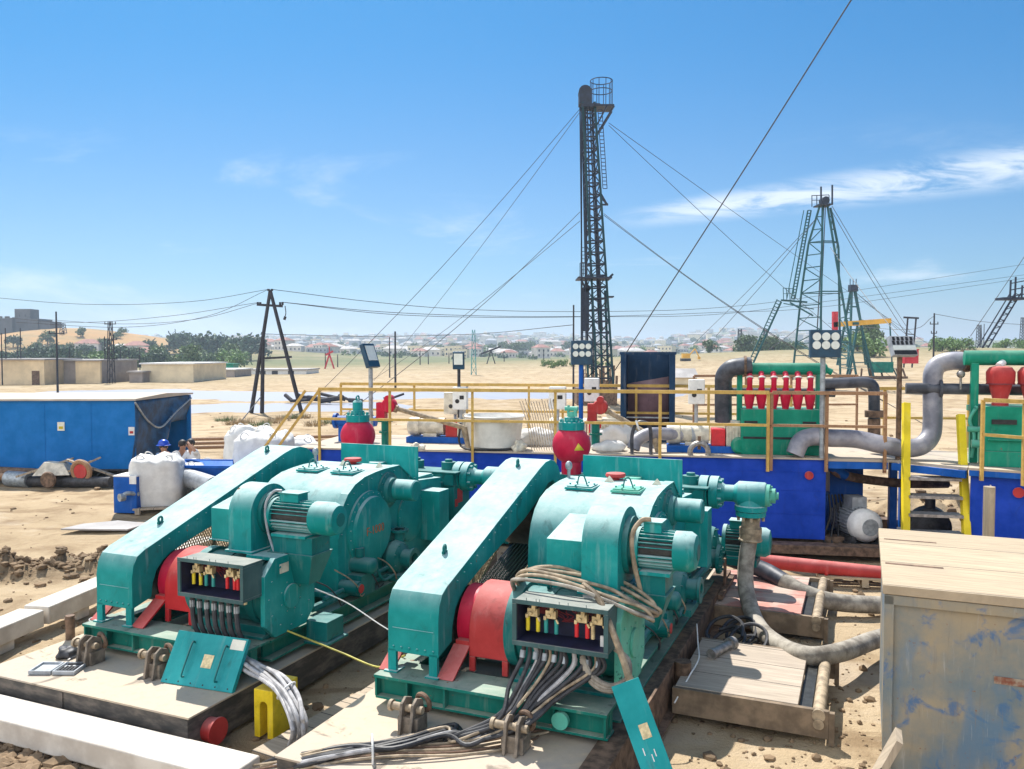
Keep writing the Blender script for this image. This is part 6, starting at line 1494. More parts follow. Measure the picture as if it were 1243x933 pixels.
# ------------------------------------------------------------------ green derrick on the right
def derrick(label, Y, pts, r, rungs, spread, name='derrick'):
    """pts: polylines of the four legs in the photo: outer left, front left, front right, outer right"""
    g0 = at(pts[1][-1][0], pts[1][-1][1], Y); b0 = at((pts[1][-1][0] + pts[2][-1][0]) / 2, pts[1][-1][1], Y); b0.z = height(b0.x, b0.y)
    t = thing(name, label, 'derrick', b0, 0, 'steel derricks')
    X = lambda p, dy: at(p[0], p[1], Y) + Vector((0, dy, 0)) - b0
    def along(pl_, y):
        for p, q in zip(pl_[:-1], pl_[1:]):
            if p[1] <= y <= q[1]: f = (y - p[1]) / (q[1] - p[1]); return (p[0] + (q[0] - p[0]) * f, y)
        return pl_[-1] if y > pl_[-1][1] else pl_[0]
    for i, pl_ in enumerate(pts):
        s = spread if i in (0, 3) else -spread; y0 = pl_[0][1]; H = pts[1][-1][1] - y0; m = MB()
        for p, q in zip(pl_[:-1], pl_[1:]): m.bar(X(p, s * (p[1] - y0) / H), X(q, s * (q[1] - y0) / H), r * 2)
        m.build('leg', M['tower'], t)
    ma, mb_, m = MB(), MB(), MB(); y0 = pts[1][0][1]; H = pts[1][-1][1] - y0; prev = None
    for k in range(rungs):
        y = y0 + H * (.06 + .94 * (k / rungs)); s = spread * (y - y0) / H
        c = [X(along(pts[i], y), s if i in (0, 3) else -s) for i in range(4)]
        ma.bar(c[0], c[1], r * 1.1); mb_.bar(c[2], c[3], r * 1.1)
        if k % 4 == 2: m.bar(c[1], c[2], r * 1.4); m.bar(c[0], c[3], r)
        if prev:
            if k % 2: ma.bar(prev[0], c[1], r * .9); mb_.bar(prev[3], c[2], r * .9)
            elif k % 4: ma.bar(prev[1], c[0], r * .9)
        prev = c
    ma.build('bracing', M['tower'], t); mb_.build('bracing', M['tower'], t); m.build('cross_tie', M['tower'], t)
    return t, X, b0
Y = 85
t, X, b0 = derrick('big green steel derrick with a stairway and crown platform', Y, [[(995, 250), (984, 295), (979, 350), (974.5, 440), (974, 462)], [(998.5, 250), (994, 310), (988, 385), (984, 462)], [(1004.5, 250), (1011, 320), (1019, 400), (1026, 462)], [(1008, 252), (1021, 300), (1028, 385), (1034, 462)]], .085, 13, 3.0)
m = MB(); c = X((1000.5, 246), 0); m.cyl(c + Vector((0, -.5, .2)), c + Vector((0, .5, .2)), .38, n=18); m.box(X((994.5, 0), 0).x, -.9, X((0, 250), 0).z, X((1010, 0), 0).x, .9, X((0, 248.5), 0).z)
for x, y in ((993.5, 228), (1007, 226)): m.bar(X((x, 250), -.7), X((x, y), -.7), .14)
for x in (989, 995, 1001, 1010): m.bar(X((x, 249), .8), X((x, 235), .8), .07)
m.bar(X((989, 235.5), .8), X((1010, 234.5), .8), .07); m.bar(X((989, 241), .8), X((1010, 241), .8), .06)
m.build('crown_platform', M['mast_dark'], t)
m = MB()
for dx, dy in ((0, 0), (-4, .0), (-9, 0)): m.bar(X((991 + dx, 252), 1.5), X((971 + dx * 1.1, 361), 1.5), .12 if dx > -5 else .07)
for i in range(30): f = i / 29; m.bar(X((991 - 20 * f, 252 + 109 * f), 1.5), X((987 - 20.3 * f, 252 + 109 * f), 1.5), .08)
m.bar(X((954, 363), 1.5), X((986, 365.5), 1.5), .18); m.bar(X((954, 365), 1.5), X((916, 446), 1.2), .16); m.bar(X((949, 362), 1.5), X((911, 444), 1.2), .09)
for i in range(22): f = i / 21; m.bar(X((954 - 38 * f, 365 + 80 * f), 1.5), X((949 - 38 * f, 363 + 80 * f), 1.5), .07)
m.bar(X((965, 366), 1.5), X((987, 383), 0), .15); m.bar(X((957, 367), 1.5), X((988, 375), 0), .1)
for x in (957, 961, 965, 970): m.bar(X((x, 363), 1.5), X((x - .5, 348), 1.5), .06)
m.bar(X((956.5, 348), 1.5), X((970, 349), 1.5), .06); m.bar(X((956.5, 355), 1.5), X((970, 355), 1.5), .05)
m.build('stairway', M['tower'], t)
m = MB(); m.bar(X((1000, 250), 0), X((992, 400), 0), .09); m.bar(X((1002, 250), 0), X((994.5, 420), 0), .07); m.build('hoisting_line', M['wire'], t)
for (x0, y0), (x1, y1), d1 in (((990, 266), (850, 409), 120), ((987, 270), (880, 395), 100), ((1009, 255), (1100, 405), 100), ((1010, 250), (1098, 392), 120), ((1008, 300), (1085, 400), 70), ((985, 380), (938, 420), 80)):
    a_, b_ = X((x0, y0), 0), at(x1, y1, d1) - b0
    m = MB(); m.tube([a_, (a_ + b_) / 2 - Vector((0, 0, .3)), b_ + (b_ - a_) * .12], .03, 5, 4); m.build('guy_wire', M['wire'], t)
Y = 138
t, X, b1 = derrick('smaller green derrick standing behind the pumpjack', Y, [[(1032.5, 352), (1023, 440), (1021, 456)], [(1034, 352), (1028, 410), (1020, 456)], [(1037, 352), (1044, 410), (1053, 456)], [(1038, 352), (1050, 400), (1060, 456)]], .15, 14, 2.5)
m = MB(); c = X((1035.5, 350), 0); m.box(c.x - .6, -.6, c.z - .5, c.x + .6, .6, c.z + .6)
for dx in (-.5, 0, .5): m.bar((c.x + dx, 0, c.z), (c.x + dx, 0, c.z + 1.6), .1)
m.build('crown_block', M['mast_dark'], t)
for (x1, y1, d1) in ((1090, 400, 150), (1105, 410, 130)):
    a_, b_ = X((1038, 354), 0), at(x1, y1, d1) - b1; m = MB(); m.tube([a_, b_], .035, 5, smooth=False); m.build('guy_wire', M['wire'], t)

# pumpjack
Y = 106
p0 = at(1043, 462, Y); p0.z = height(p0.x, p0.y)
t = thing('pumpjack', 'pumpjack with an orange walking beam and a red counterweight', 'pumpjack', p0); X = lambda x, y, dy=0: at(x, y, Y) + Vector((0, dy, 0)) - p0
m = MB(); m.bar(X(1011, 394), X(1081, 389), .5, .62); m.build('walking_beam', M['pj'], t)
m = MB(); m.bar(X(1013.5, 378), X(1013.5, 412), .62, .5); m.build('counterweight', M['pj_red'], t)
m = MB()
for x, dy in ((1027, -.8), (1058, -.8), (1030, .8), (1060, .8)): m.bar(X(1043 + (x - 1043) * .12, 393), X(x, 460, dy), .2)
for f in (.4, .7): m.bar(X(1043 - 16 * f, 393 + 67 * f, -.6 * f), X(1043 + 15 * f, 393 + 67 * f, -.6 * f), .12)
m.box(X(1040, 0).x, -.5, X(0, 394).z, X(1047, 0).x, .5, X(0, 391).z); m.build('samson_post', M['tower'], t)
m = MB(); m.box(X(1066, 0).x, -1, X(0, 452).z, X(1088, 0).x, 1, X(0, 439).z); m.build('gear_box', M['teal_deep'], t)
m = MB(); m.box(X(1022, 0).x, -1.2, 0, X(1105, 0).x, 1.2, .35)
for x in (1030, 1045, 1060, 1072, 1092, 1100): m.bar(X(x, 460), X(x + random.uniform(-6, 6), 447), .18)
m.build('skid', M['rust'], t)
m = MB(); m.bar(X(1080, 390), X(1083, 445), .14); m.bar(X(1083, 445), X(1090, 459), .14); m.build('pitman_arm', M['tower'], t)

# portal frame, red box
def simple_pole(label, px, yt, yb_, Y, r=.11, arms=(), lattice=False, group='utility poles', name='utility_pole', mtl='pole'):
    p = at(px, yb_, Y); p.z = height(p.x, p.y); top = at(px, yt, Y).z - p.z
    t = thing(name, label, 'pole', p, 0, group)
    m = MB()
    if lattice:
        w = r * 3
        for sx in (-1, 1):
            for sy in (-1, 1): m.bar((sx * w, sy * w, 0), (sx * w * .5, sy * w * .5, top), r * .7)
        n = max(4, int(top / 1.2))
        for k in range(n):
            z0, z1 = top * k / n, top * (k + 1) / n; w0, w1 = w * (1 - .5 * k / n), w * (1 - .5 * (k + 1) / n)
            m.bar((-w0, -w0, z0), (w1, -w1, z1), r * .5); m.bar((w0, w0, z0), (-w1, w1, z1), r * .5)
    else: m.cyl((0, 0, -.3), (0, 0, top), r, r * .7, n=8)
    m.build('shaft', M[mtl], t)
    if arms:
        m = MB()
        for ya, w in arms: z = top - ya; m.bar((-w, 0, z), (w, 0, z), .10); [m.cyl((sx * w * .9, 0, z), (sx * w * .9, 0, z + .28), .05, n=6) for sx in (-1, 1)]
        m.build('cross_arm', M[mtl], t)
    return t
Y = 95
p0 = at(1107, 445, Y); p0.z = height(p0.x, p0.y)
t = thing('portal_frame', 'dark open portal frame of two posts and a crossbar', 'frame', p0); X = lambda x, y: at(x, y, Y) - p0
for q0, q1, w_, nm in (((1102, 385), (1097, 446), .14, 'post'), ((1112, 386), (1107, 446), .14, 'post'), ((1097, 385), (1115, 386), .2, 'crossbar'), ((1100, 405), (1111, 406), .1, 'crossbar')):
    m = MB(); m.bar(X(*q0), X(*q1), w_); m.build(nm, M['pole'], t)
p0 = at(1104, 441, 92); m = MB(); m.box(-.75, -.5, 0, .75, .5, 1.5); m.box(-.8, -.55, 1.5, .8, .55, 1.6); tag(m.build('red_box', M['pj_red'], loc=(p0.x, p0.y, p0.z)), 'small red box standing by the portal frame', 'box')
simple_pole('wooden pole with small crossarm in front of the bushy trees on the right', 1133, 380, 440, 100, .13, ((1.3, .5), (2.4, .35)))
simple_pole('tall pole left of the container with a crossarm near its top', 70, 378, 472, 80, .11, ((2.1, .75),))
simple_pole('slim dark pole in the open plain left of the floodlight', 480, 402, 470, 85, .12)
simple_pole('thin paired pole in the plain', 473, 409, 452, 120, .10)
simple_pole('dark slim mast rising beside the six-lamp floodlight', 696, 370, 480, 45, .06)
simple_pole('green lattice pylon in the middle of the plain', 575, 400, 462, 130, .13, lattice=True, mtl='pylon', name='lattice_pylon')
for k, (px, yt, yb_) in enumerate(((3, 404, 468), (8, 398, 468), (26, 398, 463), (22, 420, 450), (128, 408, 462), (132, 404, 464), (139, 406, 464), (147, 425, 462), (157, 422, 454), (170, 421, 452), (85, 421, 466), (115, 455, 470))):
    simple_pole('thin dark pole among the buff sheds on the left', px, yt, yb_, 95 + 2 * k, .075, ())
simple_pole('lattice switch tower with two small platforms beside the buff sheds', 135, 390, 464, 100, .11, ((.3, .7), (2.2, .8), (4.5, .8)), True, name='switch_tower')
for k, (px, yt, yb_) in enumerate(((395, 428, 446), (410, 430, 450), (447, 418, 440), (510, 425, 448), (520, 430, 450), (545, 428, 446), (612, 432, 446), (660, 425, 440), (1190, 395, 425), (1194, 393, 425))):
    simple_pole('tiny pole far out on the hazy plain', px, yt, yb_, 190 + 5 * k, .14)
for k, (px, yt, yb_) in enumerate(((898, 399, 420), (929, 399, 425), (1188, 394, 425), (77, 392, 420), (1241, 385, 420))):
    simple_pole('small far lattice pylon near the skyline', px, yt, yb_, 330 + 10 * k, .35, lattice=True, name='lattice_pylon', group='far lattice pylons')

# A-frame pole
Y = 51
p0 = at(335, 500, Y); p0.z = 0
t = thing('power_pole', 'black A-frame power pole with a low crossarm and stay', 'power pole', p0); X = lambda x, y, dy=0: at(x, y, Y) + Vector((0, dy, 0)) - p0
for a_, b_ in (((328, 352), (305, 501)), ((328, 352), (366, 501)), ((319.5, 403), (318, 509))):
    m = MB(); m.cyl(X(*a_), X(*b_), .10, .13, n=10); m.build('leg', M['pole'], t)
m = MB(); m.bar(X(312, 369.5), X(343, 371.5), .14); m.bar(X(317, 435), X(354, 433), .13)
for x in (313, 316, 340, 343): m.cyl(X(x, 370), X(x, 366.5), .07, n=8)
m.cyl(X(326, 353), X(326, 350.5), .08); m.cyl(X(330, 353), X(330, 350.5), .08); m.build('cross_arm', M['pole'], t)
m = MB(); m.tube([X(346, 371), X(347, 380), X(345, 386)], .03, 6, 4); m.cyl(X(346.5, 384), X(345, 388), .08); m.build('insulator', M['pole'], t)
m = MB(); m.tube([X(318, 480), at(292, 512, 44) - p0], .03, 5, smooth=False); m.build('stay', M['wire'], t)
def line(pts, r=.015):
    t = thing('power_line', 'thin overhead power line sagging across the plain', 'power line', pts[0], 0, 'overhead power lines'); o0 = pts[0].copy()
    m = MB(); m.tube([q - o0 for q in pts], r, 5, 6); m.build('conductor', M['wire'], t)
line([at(-40, 358, 55), at(100, 369, 53), at(230, 366, 52), at(326, 351, 51)]); line([at(-40, 380, 70), at(80, 391, 62), at(200, 384, 55), at(313, 367, 51)])
line([at(60, 388, 70), at(150, 393, 62), at(240, 387, 55), at(316, 367, 51)]); line([at(20, 391, 60), at(150, 397, 58), at(250, 384, 54), at(326, 351, 51)])
line([at(330, 351, 51), at(450, 366, 54), at(560, 375, 58), at(700, 378, 64), at(860, 374, 72), at(1000, 358, 80), at(1260, 318, 95)], .019)
line([at(342, 366.5, 51), at(460, 378, 54), at(580, 383, 58), at(700, 384, 64), at(860, 382, 72), at(1000, 366, 80), at(1260, 331, 95)], .019)
line([at(342, 366.5, 51), at(470, 381, 54), at(600, 385, 58), at(720, 384, 64), at(870, 379, 72), at(1010, 371, 80), at(1260, 335, 95)], .019)
line([at(318, 405, 51), at(450, 408, 60), at(580, 405, 60), at(696, 394, 45)], .02); line([at(1135, 381, 100), at(1190, 390, 110), at(1260, 395, 130)], .03); line([at(1005, 392, 138), at(1100, 400, 110), at(1133, 384, 100)], .03)

# leaning lattice boom at the far right
Y = 75
p0 = at(1195, 420, Y); t = thing('lattice_boom', 'leaning dark lattice mast with a cable at the far right edge', 'mast', (p0.x, p0.y, height(p0.x, p0.y))); o0 = t.location.copy(); X = lambda x, y, dy=0: at(x, y, Y) + Vector((0, dy, 0)) - o0
m = MB()
for dx in (0, 7): m.bar(X(1192 + dx, 422), X(1232 + dx, 356), .1); m.bar(X(1192 + dx, 422, .8), X(1232 + dx, 356, .8), .08)
for i in range(18): f = i / 17; m.bar(X(1192 + 40 * f, 422 - 66 * f), X(1199 + 40 * f, 422 - 66 * f + (2 if i % 2 else -2)), .06)
m.build('lattice', M['mast_dark'], t)
m = MB(); m.box(X(1222, 0).x, -.6, X(0, 364).z, X(1250, 0).x, .8, X(0, 361).z)
for x in (1226, 1232, 1240, 1247): m.bar(X(x, 362), X(x + 1, 335 + random.uniform(0, 12)), .12)
for y in (340, 348, 356): m.bar(X(1226, y + 4), X(1247, y), .09)
m.build('platform', M['mast_dark'], t)
m = MB(); m.tube([X(1290, 240), X(1243, 312), X(1178, 408)], .03, 5, 4); m.build('cable', M['wire'], t)

# ------------------------------------------------------------------ buildings on the left
def shed(label, px0, px1, yt, yb_, Y, depth, mtl, roofm='roof_grey', door=None, wins=(), rz=0, gable=0, name='shed'):
    a_ = at(px0, yb_, Y); b_ = at(px1, yb_, Y); W = (b_ - a_).length; g = min(height(a_.x, Y), height(b_.x, Y)); H = at(px0, yt, Y).z - g
    t = thing(name, label, 'building', (a_.x, Y, g), rz)
    m = MB(); m.box(0, 0, -.5, W, depth, H); m.build('wall', M[mtl], t)
    m = MB()
    if gable: m.add([(-.2, -.3, H), (W + .2, -.3, H), (W + .2, depth + .3, H), (-.2, depth + .3, H), (-.2, depth / 2, H + gable), (W + .2, depth / 2, H + gable)], [(0, 1, 5, 4), (2, 3, 4, 5), (0, 4, 3), (1, 2, 5), (3, 2, 1, 0)])
    else: m.box(-.2, -.25, H, W + .2, depth + .2, H + .18)
    m.build('roof', M[roofm], t)
    if door:
        m = MB(); x = at(door[0], 0, Y).x - a_.x; x1 = at(door[1], 0, Y).x - a_.x; m.box(x, -.05, 0, x1, .0, at(0, door[2], Y).z - g); m.build('door', M['rust'], t)
    for wx, wy, ww, wh in wins:
        m = MB(); x = at(wx, 0, Y).x - a_.x; z = at(0, wy, Y).z - g; m.box(x, -.04, z, x + ww, 0, z + wh); m.build('window', M['window'], t)
    return t
shed('buff shed with a dark doorway at the left edge', -20, 52, 437, 467, 96, 9, 'plaster', door=(27, 36, 450), rz=R(3))
shed('long grey-buff shed with a dark bushy hole in its wall', 53, 122, 438, 466, 101, 10, 'plaster_g')
shed('buff wing at the right end of the long grey shed', 92, 122, 438, 465.5, 100.5, .4, 'plaster')
shed('long pale cream building with a flat white roof', 172, 235, 442, 463, 105, 12, 'plaster_w', 'white')
shed('small grey hut between the poles and the cream building', 157, 173, 452, 463.5, 103, 3, 'plaster_g', 'roof_grey')
shed('low grey building with small windows right of the cream building', 236, 285, 449, 461, 125, 8, 'plaster_g', 'white', wins=((240, 455, 1, .8), (247, 455, 1, .8), (255, 455, 1, .8)))
shed('long low white building behind the A-frame pole', 300, 372, 449, 460, 140, 9, 'white', 'roof_grey', wins=((310, 455, 1, .7), (325, 455, 1, .7), (345, 455, 1, .7)))
shed('tiny green kiosk beside the low grey building', 272, 283, 442, 449, 150, 3, 'green', 'green')
shed('small dark-roofed hut far behind the black elbow pipe', 818, 846, 458, 474, 95, 4, 'plaster_w', 'roof_grey', gable=1.0)
m = MB(); m.ball((0, 0, .8), 1.1, (1.5, .6, .9), 14, 9)
# castle on the hill
Y = 372
p0 = at(30, 404, Y); p0.z = height(p0.x, Y) - 1
t = thing('castle', 'old stone castle with a square keep and long walls on the hilltop', 'castle', p0); X = lambda x, y: at(x, y, Y) - p0
def blk(m, x0, x1, yt, d0, d1, cren=0):
    a_, b_ = X(x0, 404).x, X(x1, 404).x; z = X(0, yt).z; m.box(a_, d0, -4, b_, d1, z)
    if cren:
        n = int((b_ - a_) / 1.6)
        for k in range(n):
            if k % 2 == 0: m.box(a_ + (b_ - a_) * k / n, d0, z, a_ + (b_ - a_) * (k + 1) / n, d0 + 1, z + .9); m.box(a_ + (b_ - a_) * k / n, d1 - 1, z, a_ + (b_ - a_) * (k + 1) / n, d1, z + .9)
m = MB(); blk(m, 15, 34, 374.5, 2, 9); m.build('keep', M['castle'], t)
m = MB(); blk(m, -30, 15.2, 386, 0, 12, 1); blk(m, 33.8, 46, 386.5, 0, 12); blk(m, 45.8, 59, 390, 1, 11); m.build('curtain_wall', M['castle'], t)
m = MB(); 
for x, y in ((20, 384), (27, 384)): a_ = X(x, y); m.box(a_.x, 1.9, a_.z, a_.x + .5, 2.0, a_.z + 1)
m.build('window', M['window'], t)

# ------------------------------------------------------------------ trees
def tree_proto(name, seed, w, h, mtl, leaves=620, ls=.5, trunk=.25):
    rnd = random.Random(seed); root = thing(name, 'x', 'tree', (0, 0, -999))
    m = MB(); m.tube([(0, 0, -.5), (.05 * w, 0, h * .25), (0, .04 * w, h * .6)], lambda t_: .06 * h * (1 - .6 * t_), 7, 4)
    for k in range(5):
        a = k * 1.3 + seed; m.tube([(0, 0, h * (.2 + .06 * k)), (math.cos(a) * w * .2, math.sin(a) * w * .2, h * .5), (math.cos(a) * w * .36, math.sin(a) * w * .36, h * .72)], lambda t_: .022 * h * (1 - .7 * t_), 5, 3)
    m.build('trunk', M['bark'], root)
    m = MB(); cl = [(rnd.uniform(-.38, .38) * w, rnd.uniform(-.38, .38) * w, h * rnd.uniform(trunk, .95), rnd.uniform(.14, .26) * w) for _ in range(15)]
    for i in range(leaves):
        cx, cy, cz, cr_ = cl[i % len(cl)]
        k = 1 - .5 * max(0, cz / h - .45)
        d = Vector((rnd.gauss(0, 1), rnd.gauss(0, 1), rnd.gauss(0, .8))).normalized() * cr_ * rnd.uniform(.45, 1.1)
        c = Vector((cx * k, cy * k, cz)) + d; s = ls * rnd.uniform(.6, 1.4)
        u = Vector((rnd.gauss(0, 1), rnd.gauss(0, 1), rnd.gauss(0, 1))).normalized(); v = u.orthogonal().normalized()
        w2 = u.cross(v)
        m.add([c - v * s, c + w2 * s * .6, c + v * s, c - w2 * s * .6], [(0, 1, 2, 3)])
    m.build('crown', mtl, root, smooth=False)
    return root
protos = [tree_proto('leafy_tree', 1, 7, 6, M['leaf'], 700, .5), tree_proto('leafy_tree', 2, 9, 6.5, M['leaf_d'], 800, .55), tree_proto('leafy_bush', 3, 7, 4, M['leaf_l'], 650, .42, .1), tree_proto('leafy_bush', 4, 6, 3, M['leaf'], 520, .4, .05)]
used = set()
def put(k, x, y, s, label, group, rz=None):
    z = height(x, y); rz = random.uniform(0, 6) if rz is None else rz
    pr_ = protos[k]
    if k not in used:
        used.add(k); pr_.location = (x, y, z); pr_.rotation_euler = (0, 0, rz); pr_.scale = (s,) * 3; pr_['label'] = label; pr_['group'] = group; return pr_
    return dup(pr_, (x, y, z), rz, label, s, group)
random.seed(21)
for i in range(11):
    px = 222 + i * 8 + random.uniform(-3, 3); p = at(px, 420, 330 + random.uniform(-20, 30)); put(1, p.x, p.y, random.uniform(1.0, 1.5), 'dark tree in the dense row on the low ridge left of the A-frame pole', 'dark trees on the left ridge')
for i in range(26):
    px = random.uniform(120, 300); p = at(px, 440, random.uniform(175, 290)); put(random.choice((0, 2, 3)), p.x, p.y, random.uniform(.6, 1.0), 'green scrub tree behind the sheds on the left', 'scrub trees behind the sheds')
for i in range(48):
    px = random.uniform(-20, 190); p = at(px, 440, random.uniform(200, 385)); put(random.choice((0, 1, 3)), p.x, p.y, random.uniform(.5, .9), 'low bush at the foot of the castle hill', 'bushes below the castle')
for i in range(5):
    px = 1135 + i * 9; p = at(px, 420, 165 + random.uniform(-6, 12)); put(2, p.x, p.y, random.uniform(.45, .65), 'bright green bushy tree on the rise behind the ladder', 'bright trees on the right rise')
for i in range(11):
    px = random.uniform(998, 1068); p = at(px, 440, random.uniform(150, 210)); put(random.choice((0, 2, 2)), p.x, p.y, random.uniform(.6, .95), 'tree in the loose grove behind the pumpjack', 'grove behind the pumpjack')
for i in range(6):
    px = random.uniform(1205, 1260); p = at(px, 420, 190 + random.uniform(0, 30)); put(2, p.x, p.y, random.uniform(.4, .75), 'pale green tree at the right edge of the plain', 'trees at the right edge')
for i in range(14):
    px = random.uniform(860, 990); p = at(px, 430, random.uniform(230, 340)); put(random.choice((0, 1, 3)), p.x, p.y, random.uniform(.55, .95), 'tree behind the green desilter and black elbow', 'trees behind the desilter')
for i in range(8):
    px = 662 + 11 * i; p = at(px, 450, random.uniform(150, 170)); put(2, p.x, p.y, random.uniform(.18, .32), 'low shrub on the plain left of the tall bin', 'shrubs on the plain')
p = at(55, 460, 99.5); put(3, p.x - 1.2, p.y - 1, .55, 'dark bush in the gap between the two buff sheds', 'bush'); 
for i in range(280):
    px = random.uniform(130, 1120) if i % 2 else random.uniform(300, 960); Yt = 480 + 1300 * random.random() ** 1.1; p = at(px, 430, Yt); put(random.choice((0, 0, 2, 3)), p.x, p.y, random.uniform(.7, 1.4), 'small hazy tree among the far town houses', 'trees of the far town')
for i in range(10):
    p = on(270 + 14 * i + random.uniform(-5, 5), 505 + random.uniform(-4, 12), 0); m = MB()
    rnd = random.Random(i)
    for k in range(160):
        a, rr = rnd.uniform(0, 6.28), rnd.random() ** .5 * .6; c = Vector((math.cos(a) * rr, math.sin(a) * rr, 0)); tp = c * 1.3 + Vector((rnd.gauss(0, .08), rnd.gauss(0, .08), rnd.uniform(.1, .34))); s = Vector((math.sin(a), -math.cos(a), 0)) * .02
        m.add([c - s, c + s, tp], [(0, 1, 2)])
    if i < 10: tag(m.build('dry_tussock', M['leaf'] if i % 3 == 0 else M['mesh'], loc=(p.x, p.y, height(p.x, p.y)), smooth=False), 'dry grass tussock on the sand below the A-frame pole', 'grass tussock', 'dry tussocks')

# ------------------------------------------------------------------ the far town
def house_proto(W, D, H, wall, roof, gable, n):
    m = MB(); m.box(-W / 2, -D / 2, -2, W / 2, D / 2, H)
    m.m = 1
    if gable: m.add([(-W / 2 - .4, -D / 2 - .4, H), (W / 2 + .4, -D / 2 - .4, H), (W / 2 + .4, D / 2 + .4, H), (-W / 2 - .4, D / 2 + .4, H), (-W * .2, 0, H + gable), (W * .2, 0, H + gable)], [(0, 1, 5, 4), (2, 3, 4, 5), (0, 4, 3), (1, 2, 5), (3, 2, 1, 0)])
    else: m.box(-W / 2 - .2, -D / 2 - .2, H, W / 2 + .2, D / 2 + .2, H + .3)
    m.m = 2
    for k in range(n):
        x = -W / 2 + W * (k + .5) / n
        for q in range(max(1, int(H // 3))): m.box(x - .5, -D / 2 - .06, 1 + 3 * q, x + .5, -D / 2, 2.4 + 3 * q)
    o = m.build('town_house', [M[wall], M[roof], M['window']]); return o
hp = [house_proto(11, 9, 4, 'town_w', 'roof_red', 2.2, 4), house_proto(13, 9, 4, 'town_w', 'roof_grey', 2.0, 4), house_proto(9, 9, 6.5, 'town_w', 'roof_red', 2.0, 3), house_proto(16, 10, 3.5, 'town_g', 'white', 0, 5), house_proto(12, 10, 7, 'plaster_w', 'roof_grey', 0, 4)]
LB = ['tiny pale house with reddish hipped roof in the far town', 'tiny pale house with grey hipped roof in the far town', 'tiny two-storey house with reddish roof in the far town', 'tiny long grey flat-roofed building in the far town', 'tiny flat-roofed pale block in the far town']
first = set()
random.seed(5)
for i in range(296):
    k = random.choice((0, 1, 1, 1, 2, 3, 4, 4)); px = random.uniform(140, 1130) if i % 4 == 0 else random.uniform(300, 960); Yt = 430 + 520 * random.random()
    p = at(px, 430, Yt); z = height(p.x, p.y)
    o = hp[k] if k not in first else hp[k].copy()
    if k in first: COL.objects.link(o)
    first.add(k); o.location = (p.x, p.y, z); o.rotation_euler = (0, 0, random.uniform(-.6, .6)); s = random.uniform(.55, .95); o.scale = (s, s, s)
    tag(o, LB[k], 'house', ('red-roofed houses of the far town', 'grey-roofed houses of the far town', 'two-storey houses of the far town', 'grey halls of the far town', 'pale blocks of the far town')[k])
def block(label, px0, px1, yt, yb_, Y, fl, bays, mtl='town_g'):
    a_ = at(px0, yb_, Y); b_ = at(px1, yb_, Y); W = b_.x - a_.x; g = a_.z; H = at(px0, yt, Y).z - g
    t = thing('apartment_block', label, 'building', (a_.x, Y, g), 0)
    m = MB(); m.box(0, 0, -8, W, 14, H); m.build('wall', M[mtl], t)
    m = MB(); m.box(-.4, -.4, H, W + .4, 14.4, H + .8); m.box(W * .3, 3, H + .8, W * .55, 8, H + 3); m.build('roof', M['roof_grey'], t)
    for f in range(fl):
        m = MB()
        for k in range(bays): x = W * (k + .5) / bays; m.box(x - W / bays * .25, -.15, H * (f + .35) / fl, x + W / bays * .25, -.01, H * (f + .75) / fl)
        m.build('window', M['window'], t)
block('tall grey apartment block on the skyline left of the mast', 636, 654, 413, 431, 900, 6, 6)
block('low pale apartment block below the tall grey one', 638, 656, 430, 441, 760, 4, 5, 'town_w')
block('pale apartment block nearer the mast', 663, 676, 429, 441, 780, 4, 5, 'town_w')
block('third pale block close to the mast foot', 680, 692, 430, 441, 800, 4, 4, 'town_w')
block('long low blue-roofed hall on the skyline beside the mast', 672, 700, 424, 430, 880, 1, 6, 'sky_blue')
for lb, px, py, Y in (('large red-roofed house on the ridge right of the castle', 108, 412, 330), ('red-roofed villa on the left ridge', 166, 412, 300), ('pink house with pale roof on the left ridge', 176, 416, 280), ('grey house with hipped roof on the left ridge', 148, 413, 320)):
    p = at(px, py, Y); o = hp[2 if 'villa' in lb else (0 if 'red' in lb or 'pink' in lb else 1)].copy(); COL.objects.link(o); o.location = (p.x, p.y, height(p.x, p.y) + .5); o.scale = (.8, .8, .8); o.rotation_euler = (0, 0, .2); o['label'] = lb; o['category'] = 'house'; del o['group']
# orange excavator far behind the bin
p = at(832, 456, 170)
t = thing('excavator', 'tiny orange excavator far away beyond the tall bin', 'excavator', (p.x, p.y, height(p.x, p.y))); t.scale = (.6,) * 3
m = MB(); m.box(-1.2, -1, 1.0, 1.4, 1, 2.6); m.build('cab', M['pj'], t); m = MB(); m.bar((1.2, 0, 2), (3.2, 0, 4.2), .4); m.bar((3.2, 0, 4.2), (4.6, 0, 1.4), .35); m.box(4.2, -.5, .6, 5.0, .5, 1.5); m.build('boom', M['pj'], t); m = MB(); m.box(-1.6, -1.2, 0, 1.6, -.7, .9); m.box(-1.6, .7, 0, 1.6, 1.2, .9); m.build('track', M['dark_steel'], t)
p = at(596, 450, 200)
t = thing('pumpjack', 'tiny dark pumpjack far out on the plain', 'pumpjack', (p.x, p.y, height(p.x, p.y)))
m = MB(); m.bar((0, 0, 3.2), (-1, 0, 0), .25); m.bar((0, 0, 3.2), (1, 0, 0), .25); m.build('samson_post', M['pole'], t); m = MB(); m.bar((-2.4, 0, 2.4), (2.4, 0, 4.2), .4); m.build('walking_beam', M['pole'], t)
p = at(400, 452, 180)
t = thing('pumpjack', 'tiny red pumpjack left of the edge-on floodlight', 'pumpjack', (p.x, p.y, height(p.x, p.y)))
